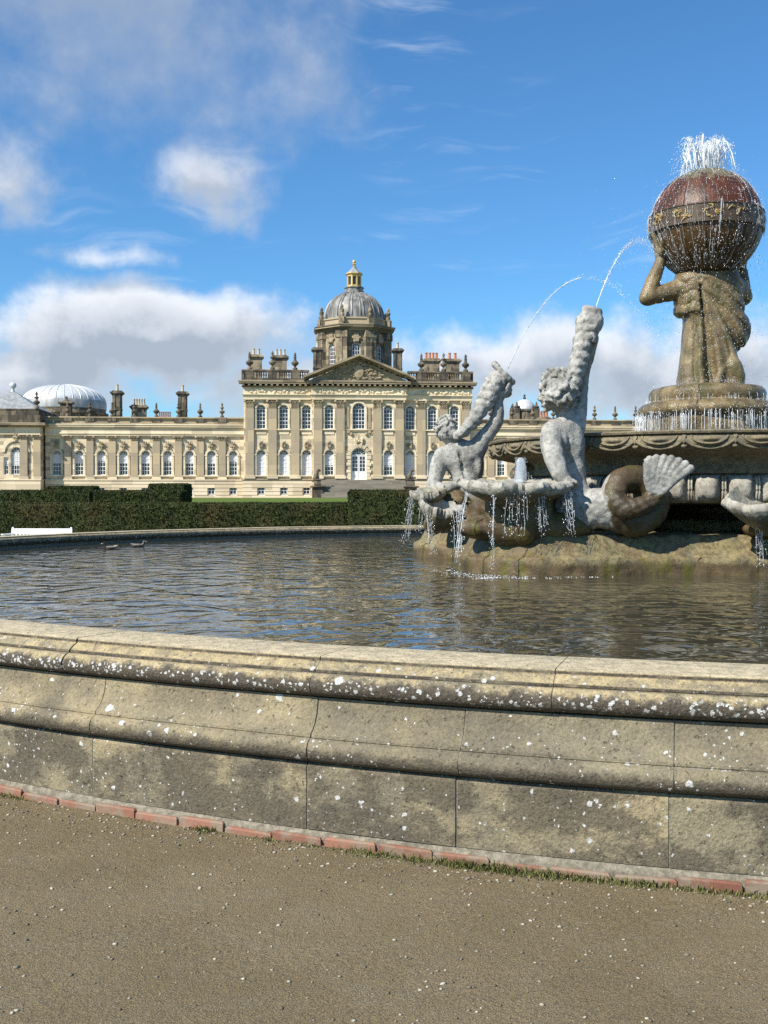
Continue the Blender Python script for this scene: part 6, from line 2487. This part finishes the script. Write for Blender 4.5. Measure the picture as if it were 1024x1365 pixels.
def jet(name, label, p0, p1, apex, r0, n_d, spread, group=None, solid=0.45):
    path = ballistic(p0, p1, apex, 70)
    root = empty(name, tuple(path[0]))
    tag(root, label, 'water jet', group)
    sp = Spray()
    m = int(70 * solid)
    if m > 3:
        core = path[:m + 1]
        o = MB().tube(core, [r0 * 0.40 * (1 - 0.75 * i / m) * wr.uniform(0.6, 1.1) for i in range(m + 1)], 6).build('stream', M['spray'], root, True)
        o.location = -path[0]
    k = 0
    while k < m:                                   # ropy core, breaking up as it rises
        ln = wr.randint(4, 9)
        seg = path[k:min(k + ln, m) + 1]
        if len(seg) > 2 and wr.random() < 0.7:
            j_ = Vector((wr.gauss(0, 1), wr.gauss(0, 1), wr.gauss(0, 1))) * spread * 0.15 * (k / 70)
            sp.strand([q + j_ for q in seg], [r0 * wr.uniform(0.2, 0.5) for _ in seg])
        k += max(2, ln - wr.randint(0, 3))
    for i in range(n_d):
        u = wr.random() ** 0.8
        a = path[int(u * 69)]
        b = path[int(u * 69) + 1]
        s = spread * (0.15 + u)
        q = a.lerp(b, wr.random()) + Vector((wr.gauss(0, s), wr.gauss(0, s), wr.gauss(0, s)))
        sp.drop(q, r0 * wr.uniform(0.10, 0.40), b - a, wr.uniform(1, 2.5))
    o = sp.build('drops', None, None, 'spray', None, 'stuff')
    o.parent = root
    o.location = o.location - path[0]
    return root


jet('water_jet', 'thin arcing jet spouting from the trumpet shell of the leaning triton', at(677, 492, 18.05), at(885, 470, 16.2), at(780, 373, 17.3).z, 0.017, 420, 0.035, 'jets blown by the tritons', 0.50)
jet('water_jet', 'arching jet thrown from the raised conch onto the globe', at(795, 408, 14.0), at(880, 345, 16.3), at(838, 309, 15.1).z, 0.018, 520, 0.035, 'jets blown by the tritons', 0.55)
jet('water_jet', 'broken jet falling in from beyond the globe', at(1100, 420, 15.6), at(1000, 330, 16.4), at(1030, 318, 16.2).z, 0.014, 260, 0.06, 'jets blown by the tritons', 0.0)

# plume on the crown of the globe
sp = Spray()
top = GC + Vector((0, 0, GR))
for k in range(34):
    a = 2 * PI * k / 34 + wr.uniform(-0.1, 0.1)
    ring = k % 3
    r0_ = (0.05, 0.14, 0.22)[ring]
    r1 = (0.22, 0.38, 0.52)[ring] + wr.uniform(-0.06, 0.06)
    h = wr.uniform(0.36, 0.54) * (1.0, 0.97, 0.88)[ring]
    p0 = top + Vector((r0_ * math.cos(a), r0_ * math.sin(a), -0.03))
    p1 = top + Vector((r1 * math.cos(a), r1 * math.sin(a), -0.10 - r1 * r1 * 0.5))
    path = ballistic(p0, p1, top.z + h, 40)
    for q in range(5):
        b = wr.randint(0, 26) if q else 0
        e = min(40, b + wr.randint(6, 16))
        jit = Vector((wr.gauss(0, 0.012), wr.gauss(0, 0.012), wr.gauss(0, 0.01)))
        rr0 = (0.020 if q == 0 else 0.011) * wr.uniform(0.5, 1.1)
        m_ = e - b
        sp.strand([path[b + i] + jit * (1 + 1.2 * i / m_) for i in range(m_ + 1)], [rr0 * (1 - (2 * i / m_ - 1) ** 2 * 0.85) for i in range(m_ + 1)], 5)
    for i in range(70):
        u = wr.random() ** 0.7
        q = path[int(u * 39)].lerp(path[int(u * 39) + 1], wr.random())
        s = 0.010 + 0.03 * u
        sp.drop(q + Vector((wr.gauss(0, s), wr.gauss(0, s), wr.gauss(0, s))), wr.uniform(0.002, 0.007), path[int(u * 39) + 1] - path[int(u * 39)], wr.uniform(1.2, 3.0))
sp.build('water_plume', 'white foaming plume of water bursting from the crown of the globe', 'water plume')

# runs of water down the globe
sp = Spray()
for k in range(420):
    a = 2 * PI * (wr.randint(0, 46) + wr.gauss(0, 0.25)) / 47
    la0 = R(wr.uniform(-50, 74) if wr.random() < 0.6 else wr.uniform(-50, 5))
    ln = R(wr.uniform(4, 34))
    la1 = max(R(-62), la0 - ln)
    pts = []
    aa = a
    for i in range(9):
        l = la0 + (la1 - la0) * i / 8
        aa += wr.uniform(-0.010, 0.010)
        r_ = GR + (0.038 if abs(GR * math.sin(l)) < BH + 0.02 else 0.004)
        pts.append(GC + Vector((r_ * math.cos(l) * math.cos(aa), r_ * math.cos(l) * math.sin(aa), r_ * math.sin(l))))
    w_ = wr.uniform(0.001, 0.0038)
    sp.strand(pts, [w_ * wr.uniform(0.3, 1) for _ in pts], 4)
for k in range(2600):
    a = 2 * PI * (wr.randint(0, 46) + wr.gauss(0, 0.3)) / 47
    l = math.asin(wr.uniform(-0.85, 0.98))
    r_ = GR + wr.uniform(0.004, 0.02) + (0.03 if abs(GR * math.sin(l)) < BH + 0.02 else 0)
    sp.drop(GC + Vector((r_ * math.cos(l) * math.cos(a), r_ * math.cos(l) * math.sin(a), r_ * math.sin(l))), wr.uniform(0.0015, 0.0042), (0, 0, 1), wr.uniform(1, 5))
for k in range(1300):                                # splash thrown off its upper edge
    a = wr.uniform(0, 2 * PI)
    l = R(wr.uniform(15, 75))
    r_ = GR + abs(wr.gauss(0, 0.05)) + 0.008
    sp.drop(GC + Vector((r_ * math.cos(l) * math.cos(a), r_ * math.cos(l) * math.sin(a), r_ * math.sin(l))), wr.uniform(0.0015, 0.005))
for k in range(900):                                 # drips shed from the lower half
    a = wr.uniform(0, 2 * PI)
    l = R(wr.uniform(-60, 0))
    r_ = GR * math.cos(l) + 0.01
    z = GC.z + GR * math.sin(l) - wr.uniform(0, 1) ** 2 * 1.6
    sp.drop((GC.x + r_ * math.cos(a), GC.y + r_ * math.sin(a), z), wr.uniform(0.0015, 0.005), (0, 0, 1), wr.uniform(1, 5))
sp.build('running_water', 'beads and runs of white water streaming down the globe', 'water', kind='stuff')

# drops flying in the air round the figure
sp = Spray()
for k in range(2600):
    a = wr.uniform(0, 2 * PI)
    r_ = abs(wr.gauss(0.95, 0.45))
    z = wr.uniform(3.0, 6.2)
    q = Vector((FX + r_ * math.cos(a), FY + r_ * math.sin(a), z))
    if (q - GC).length < GR + 0.02 or (r_ < 0.5 and z < 5.1):
        continue
    sp.drop(q, wr.uniform(0.0018, 0.0052), (wr.gauss(0, 0.4), wr.gauss(0, 0.4), 1), wr.uniform(1, 2))
for k in range(450):                                 # trickles over the robe
    z = wr.uniform(3.3, 5.0)
    i = np.interp(z, rz_, rl_), np.interp(z, rz_, rr_)
    u = wr.uniform(-0.95, 0.95)
    hx = (i[1] - i[0]) / 2
    sp.drop(((i[0] + i[1]) / 2 + u * hx, FY - 0.37 * math.sqrt(1 - u * u) - 0.03, z), wr.uniform(0.0015, 0.004), (0, 0, 1), wr.uniform(1, 4))
sp.build('spray', 'fine drops of spray in the air round the robed figure', 'spray', kind='stuff')

# skirts of water falling from the pedestal cushions into the bowl
sp = Spray()
for (rad_, z0, z1, n_, w0) in ((1.045, 2.88, 2.36, 330, 0.0042), (0.885, 3.14, 2.98, 120, 0.003)):
    for k in range(n_):
        a = wr.uniform(0, 2 * PI)
        za, zb = z0 - wr.uniform(0, 0.1), z1 + wr.uniform(0, 0.25) * (1 if z1 < 2.5 else 0)
        pts = []
        for i in range(5):
            t_ = i / 4
            r_ = rad_ + 0.015 + 0.015 * t_ + wr.uniform(-0.006, 0.006)
            pts.append((FX + r_ * math.cos(a), FY + r_ * math.sin(a), za + (zb - za) * t_))
        sp.strand(pts, [w0 * wr.uniform(0.2, 1) for _ in pts], 4)
for k in range(1500):
    a = wr.uniform(0, 2 * PI)
    r_ = 1.06 + abs(wr.gauss(0, 0.05))
    sp.drop((FX + r_ * math.cos(a), FY + r_ * math.sin(a), wr.uniform(2.38, 2.95)), wr.uniform(0.0018, 0.005), (0, 0, 1), wr.uniform(1, 4))
for k in range(1800):                                # splashing on the cushion tops
    a = wr.uniform(0, 2 * PI)
    r_ = wr.uniform(0.45, 1.06)
    zt = np.interp(r_, [0.45, 0.8, 0.87, 0.88, 1.0, 1.06], [3.31, 3.26, 3.2, 3.03, 2.99, 2.9])
    sp.drop((FX + r_ * math.cos(a), FY + r_ * math.sin(a), zt + abs(wr.gauss(0, 0.04))), wr.uniform(0.0018, 0.005))
sp.build('water_skirt', 'curtain of water strings falling from the round pedestal into the bowl', 'water curtain', kind='stuff')


def fall(label, p0, p1, strands, width, r0=0.007, drops=90, throw=0.1):
    p0, p1 = Vector(p0), Vector(p1)
    sp = Spray()
    side = Vector((1, 0, 0))
    for s in range(strands):
        off = side * wr.uniform(-width, width) * 0.5
        th = throw * wr.uniform(0.7, 1.2)
        pts = []
        n_ = 12
        lo_ = wr.uniform(0.75, 1.0)
        for i in range(n_ + 1):
            t_ = lo_ * i / n_
            q = p0.lerp(p1, t_)
            q.z = p0.z + (p1.z - p0.z) * t_ ** 1.7
            pts.append(q + off * (1 + 0.3 * t_) + Vector((wr.gauss(0, 0.004), wr.gauss(0, 0.004), 0)))
        sp.strand(pts, [r0 * wr.uniform(0.10, 0.42) for _ in pts], 4)
    for i in range(drops):
        t_ = wr.random() ** 0.7
        q = p0.lerp(p1, t_)
        q.z = p0.z + (p1.z - p0.z) * t_ ** 1.7
        q += side * wr.uniform(-width, width) * 0.6 + Vector((wr.gauss(0, 0.015), wr.gauss(0, 0.015), wr.gauss(0, 0.01)))
        sp.drop(q, wr.uniform(0.0015, 0.006), (0, 0, 1), wr.uniform(1, 3.5))
    if p1.z < 0.7:
        for i in range(60):                          # foam where it meets the pool
            a = wr.uniform(0, 2 * PI)
            r_ = abs(wr.gauss(0, 0.16))
            sp.drop((p1.x + r_ * math.cos(a), p1.y + r_ * math.sin(a), WT + 0.0005 + (abs(wr.gauss(0, 0.03)) if wr.random() < 0.3 else 0) * math.exp(-r_ * 6)), wr.uniform(0.002, 0.0045), (1, wr.uniform(-0.4, 0.4), 0), wr.uniform(1.5, 4))
    return sp.build('water_fall', label, 'water fall')


fall('pair of thin water strings falling left from the spouting shell to the pool', at(628, 650, 13.85), at(609, 752, 13.75), 5, 0.06, 0.008, 130)
fall('water string falling straight from the spouting shell past the plinth edge', at(658, 656, 13.42), at(655, 762, 13.42), 4, 0.05, 0.008, 130)
fall('short triple water strings from the front of the spouting shell', at(688, 656, 13.30), at(686, 716, 13.45), 7, 0.26, 0.007, 150)
fall('short water strings from the front flute of the spouting shell', at(719, 655, 13.36), at(724, 714, 13.5), 5, 0.12, 0.007, 120)
fall('bright water strings dropping beside the hand on the spouting shell', at(752, 650, 13.60), at(760, 714, 13.5), 5, 0.12, 0.008, 140)
fall('fan of water strings spilling from the small dark shell dish into the pool', at(553, 655, 17.6), at(539, 727, 17.8), 6, 0.12, 0.010, 170)
fall('water strings falling straight down behind the small dark shell dish', at(563, 660, 17.5), at(559, 712, 17.9), 4, 0.08, 0.008, 90)
fall('white water strings from the low clam shell into the pool', at(571, 684, 17.05), at(577, 738, 17.0), 5, 0.08, 0.010, 140)
fall('tangled water strings behind the clam shell dropping on the rocks', at(608, 672, 16.8), at(612, 742, 15.0), 7, 0.16, 0.008, 180)
fall('bright water strings falling from the upturned grey shell', at(1016, 690, 13.3), at(1019, 756, 13.5), 6, 0.16, 0.008, 170)

# bubbling spout in the shell
sp = Spray()
c = at(694, 640, 13.8)
prof_ = [(0.085, -0.06), (0.072, 0.06), (0.062, 0.18), (0.056, 0.23), (0.042, 0.265), (0.018, 0.285)]
vv, ff = [], []
na = 14
for j, (r_, z) in enumerate(prof_):
    for i in range(na):
        a = 2 * PI * i / na
        k = 1 + 0.18 * math.sin(3 * a + j) + wr.uniform(-0.12, 0.12)
        vv.append((c.x + r_ * k * math.cos(a), c.y + r_ * k * math.sin(a), c.z + z))
for j in range(len(prof_) - 1):
    for i in range(na):
        ff.append((j * na + i, j * na + (i + 1) % na, (j + 1) * na + (i + 1) % na, (j + 1) * na + i))
sp.mb.add(vv, ff)
for k in range(420):
    a = wr.uniform(0, 2 * PI)
    h = wr.random()
    r_ = 0.05 + abs(wr.gauss(0, 0.02)) + 0.16 * (1 - h) ** 5
    sp.drop((c.x + r_ * math.cos(a), c.y + r_ * math.sin(a), c.z + h * 0.29), wr.uniform(0.002, 0.006))
sp.build('water_spout', 'short glassy column of water bubbling up in the scalloped shell', 'water spout', 'thinwater')

# foam line along the fountain base
sp = Spray()
for k in range(1500):
    a = wr.uniform(PI * 0.85, PI * 1.75)
    r_ = 0.6
    d_ = Vector((math.cos(a), math.sin(a)))
    lo_, hi_ = 0.5, 6.0
    for _ in range(18):
        mid = (lo_ + hi_) / 2
        if plan(np.array(FX + d_.x * mid), np.array(FY + d_.y * mid)) < 0:
            lo_ = mid
        else:
            hi_ = mid
    x, y = FX + d_.x * lo_, FY + d_.y * lo_
    dens_ = float(fbm(np.array([[x, y, 0.0]]), 1.8, 2, 9)[0])
    near_f = math.exp(-((x - 1.4) ** 2 + (y - 14.0) ** 2) / 1.0)
    if wr.random() > 0.8 * near_f:
        continue
    r_ = lo_ + 0.03 + abs(wr.gauss(0, 0.10 + 0.15 * near_f))
    sp.drop((FX + d_.x * r_, FY + d_.y * r_, WT + 0.0005), wr.uniform(0.0015, 0.0035), (1, wr.uniform(-0.3, 0.3), 0), wr.uniform(2, 6))
sp.build('foam', 'white foam flecks on the pool along the foot of the fountain', 'foam', kind='stuff')

# ------------------------------------------------------------------ clipped yew hedges
def hedge(label, x0, x1, y0, y1, h0, h1, leaves, cellsz=0.12, seed=1, leaf=0.03, group=None):
    """clipped block of yew: knobbly core and a skin of small leaf sprays, ends of different height allowed"""
    rng = np.random.default_rng(seed)
    gz = float(ground_z(0, (y0 + y1) / 2))
    quads_v, quads_f = [], []

    def face(o, eu, ev, nu, nv, nrm):
        u, v = np.meshgrid(np.linspace(0, 1, nu + 1), np.linspace(0, 1, nv + 1), indexing='ij')
        P = np.array(o)[None, None] + u[..., None] * np.array(eu) + v[..., None] * np.array(ev)
        return P, nrm
    L, D = x1 - x0, y1 - y0
    faces = [((x0, y0, gz - 0.05), (L, 0, 0), (0, 0, 1), L, 'z', (0, -1, 0)), ((x0, y0, 0), (L, 0, 0), (0, D, 0), L, 't', (0, 0, 1)),
             ((x0, y1, gz - 0.05), (0, -D, 0), (0, 0, 1), D, 'z', (-1, 0, 0)), ((x1, y0, gz - 0.05), (0, D, 0), (0, 0, 1), D, 'z', (1, 0, 0)), ((x1, y1, gz - 0.05), (-L, 0, 0), (0, 0, 1), L, 'z', (0, 1, 0))]
    V, F, off = [], [], 0
    hz_ = lambda X: gz + h0 + (h1 - h0) * (X - x0) / L
    LV = []
    for (o, eu, ev, lu, kd, nrm) in faces:
        lv = D if kd == 't' else max(h0, h1)
        nu, nv = max(2, int(lu / cellsz)), max(2, int(lv / cellsz))
        u, v = np.meshgrid(np.linspace(0, 1, nu + 1), np.linspace(0, 1, nv + 1), indexing='ij')
        P = np.array(o, float)[None, None] + u[..., None] * np.array(eu, float)
        if kd == 't':
            P = P + v[..., None] * np.array(ev, float)
            P[..., 2] = hz_(P[..., 0])
        else:
            P[..., 2] = P[..., 2] + v * (hz_(P[..., 0]) - gz + 0.05)
        P = P.reshape(-1, 3)
        ctr = np.array([(x0 + x1) / 2, (y0 + y1) / 2, gz])
        disp = 0.05 * fbm(P, 2.2, 3, seed) + 0.035 * fbm(P, 9, 2, seed + 3)
        hsz = np.array([L / 2, D / 2, 1.0])
        dirn = np.clip((P - ctr) / hsz, -1, 1)
        dirn[:, 2] = np.clip((P[:, 2] - gz) / (h0 + 0.01), 0, 1)
        dirn = np.sign(dirn) * np.abs(dirn) ** 8
        P2 = P + dirn * disp[:, None]
        i, j = np.meshgrid(np.arange(nu), np.arange(nv), indexing='ij')
        a = (i * (nv + 1) + j).ravel()
        F.append(np.stack([a, a + nv + 1, a + nv + 2, a + 1], 1) + off)
        V.append(P2)
        off += len(P2)
        # leaf sprays
        share = (lu * lv) / (2 * L * max(h0, h1) + 2 * D * max(h0, h1) + L * D)
        n_ = int(leaves * share)
        uu, vv_ = rng.random(n_), rng.random(n_)
        Q_ = np.array(o, float)[None] + uu[:, None] * np.array(eu, float)
        if kd == 't':
            Q_ = Q_ + vv_[:, None] * np.array(ev, float)
            Q_[:, 2] = hz_(Q_[:, 0])
        else:
            Q_[:, 2] += vv_ * (hz_(Q_[:, 0]) - gz + 0.05)
        nn = np.array(nrm, float)
        dq = 0.05 * fbm(Q_, 2.2, 3, seed) + 0.035 * fbm(Q_, 9, 2, seed + 3)
        Q_ = Q_ + nn[None] * (dq + rng.uniform(-0.02, 0.045, n_))[:, None]
        LV.append(Q_)
    V, F = np.concatenate(V), np.concatenate(F)
    Q_ = np.concatenate(LV)
    n_ = len(Q_)
    a = rng.normal(size=(n_, 3))
    a /= np.linalg.norm(a, axis=1, keepdims=True)
    b = np.cross(a, rng.normal(size=(n_, 3)))
    b /= np.linalg.norm(b, axis=1, keepdims=True)
    s = leaf * rng.uniform(0.6, 1.4, n_)[:, None]
    quad = np.stack([Q_ - a * s * 1.3, Q_ + b * s * 0.5, Q_ + a * s * 1.3, Q_ - b * s * 0.5], 1).reshape(-1, 3)
    root = np.array([(x0 + x1) / 2, (y0 + y1) / 2, gz])
    h = empty('hedge', tuple(root))
    me = np_mesh('clipped_body', V - root, F, True)
    add_attr(me, 'tint', 0.10 + 0.3 * vnoise(V, 6, seed))
    link('clipped_body', me, M['yew'], h)
    me = np_mesh('leaves', quad - root, np.arange(n_ * 4).reshape(-1, 4), False)
    cl = np.clip(0.35 + 1.2 * fbm(Q_, 2.6, 3, seed + 7) + rng.uniform(-0.35, 0.35, n_), 0, 1)
    add_attr(me, 'tint', np.repeat(cl, 4))
    lo = link('leaves', me, M['yew'], h)
    lo['kind'] = 'stuff'
    tag(h, label, 'hedge', group)
    return h


YH = 32.0
xa = (466 - 512) / 1450 * YH
hedge('long low clipped yew hedge running behind the white bench', -16.5, xa - 0.10, YH + 0.25, YH + 1.6, 1.37, 1.375, 70000, 0.12, 1, 0.028)
hedge('taller square clipped yew hedge block behind the fountain, before the steps', xa, 13.0, YH - 0.35, YH + 1.5, 1.75, 1.77, 70000, 0.12, 2, 0.028)
# hedges of the far parterre
hedge('dark clipped hedge with sloping end beyond the low hedge, before the pavilion', at(-60, 660, 62).x, at(119, 660, 62).x, 62, 63.5, 1.70, 1.72, 16000, 0.25, 3, 0.05)
hedge('dark clipped hedge block stepping up beyond the low hedge', at(60, 660, 70).x, at(124, 660, 70).x, 70, 71.5, 1.78, 1.80, 12000, 0.25, 4, 0.05)
hedge('dark hedge standing before the arched windows of the left wing', at(125, 660, 60).x, at(240, 660, 60).x, 60, 62, 1.72, 1.74, 16000, 0.25, 5, 0.05)
hedge('green square-ended hedge block beside the lawn before the left wing', at(198, 660, 74).x, at(245, 660, 74).x, 74, 77, 1.82, 1.84, 12000, 0.25, 6, 0.05)

# ------------------------------------------------------------------ white bench
YB = 27.2
bc = at(49, 706, YB)
bench = empty('garden_bench', (bc.x, YB, 0.0), R(-3))
tag(bench, 'white painted slatted garden bench behind the far rim of the pool', 'bench')
W_ = 0.72
sl_me = MB().box(-W_, W_, -0.045, 0.045, -0.011, 0.011, 0.004).mesh('seat_slat')
for k in range(6):
    o = link('seat_slat', sl_me, M['white_paint'], bench)
    o.location = (0, -0.24 + 0.10 * k, 0.44)
me = MB().box(-W_, W_, -0.022, 0.022, -0.075, 0.075, 0.008).mesh('back_rail')
for z in (0.715, 0.52):
    o = link('back_rail', me, M['white_paint'], bench)
    o.location = (0, 0.33 + (z - 0.44) * 0.12, z)
me = MB().box(-0.020, 0.020, -0.010, 0.010, -0.13, 0.13, 0.003).mesh('back_slat')
for k in range(15):
    o = link('back_slat', me, M['white_paint'], bench)
    o.location = (-W_ + 0.06 + k * (2 * W_ - 0.12) / 14, 0.355, 0.66)
for sx in (-1, 1):
    mb = MB().box(-0.03, 0.03, -0.03, 0.03, -0.02, 0.79, 0.006)
    mb.v = [(x, y + max(0, z - 0.44) * 0.12, z) for x, y, z in mb.v]
    mb.ball((0, 0.042, 0.80), (0.03, 0.03, 0.028), 8, 6)
    o = mb.build('leg', M['white_paint'], bench)
    o.location = (sx * (W_ + 0.031), 0.33, 0)
    o = MB().box(-0.03, 0.03, -0.03, 0.03, -0.02, 0.64, 0.006).build('leg', M['white_paint'], bench)
    o.location = (sx * (W_ + 0.031), -0.26, 0)
    o = MB().box(-0.035, 0.035, -0.33, 0.36, 0.642, 0.675, 0.008).build('armrest', M['white_paint'], bench)
    o.location = (sx * (W_ + 0.031), 0, 0)

# ------------------------------------------------------------------ ducks on the water
def duck(label, p, rz, tint):
    S = SDF((-0.36, -0.16, -0.09), (0.34, 0.16, 0.34), 0.012)
    S.ell((-0.02, 0, 0.045), (0.21, 0.105, 0.085), 0.03)
    S.chain([(-0.16, 0, 0.07), (-0.24, 0, 0.10), (-0.31, 0, 0.135)], [0.075, 0.05, 0.02], 0.03)
    S.chain([(0.14, 0, 0.08), (0.19, 0, 0.15), (0.20, 0, 0.21)], [0.06, 0.036, 0.035], 0.03)
    S.ell((0.215, 0, 0.225), (0.055, 0.042, 0.042), 0.02)
    V, F = S.mesh()
    V = V * 0.72
    d = empty('duck', (p.x, p.y, WT), rz)
    d.scale = (0.68, 0.68, 0.68)
    me = np_mesh('body', V, F)
    add_attr(me, 'tint', tint(V))
    b = link('body', me, M['duck'], d)
    MB().tube([(0.18, 0, 0.160), (0.21, 0, 0.153), (0.234, 0, 0.150)], [0.016, 0.013, 0.009], 6).build('bill', M['gold'], d, True)
    for s in (-1, 1):
        mb = MB().ball((-0.036, s * 0.061, 0.054), (0.122, 0.025, 0.04), 10, 8)
        w_ = mb.build('wing', M['duck'], d, True)
        add_attr(w_.data, 'tint', [0.25 + 0.4 * (v.co.z > 0.065) for v in w_.data.vertices])
    tag(d, label, 'duck', 'ducks on the pool')


dA = 1450 * (1.6 - WT) / (732 - 661.8)
duck('dark duck with white tail swimming near the far rim', Vector(((146 - 512) / 1450 * dA, dA, 0)), R(185), lambda V: np.where(V[:, 0] < -0.11, 1.6, np.where(V[:, 0] > 0.09, 0.0, 0.25)))
dB = 1450 * (1.6 - WT) / (729 - 661.8)
duck('mottled brown duck swimming behind the dark duck', Vector(((185 - 512) / 1450 * dB, dB, 0)), R(10), lambda V: 0.35 + 0.8 * fbm(V, 30, 2, 4))
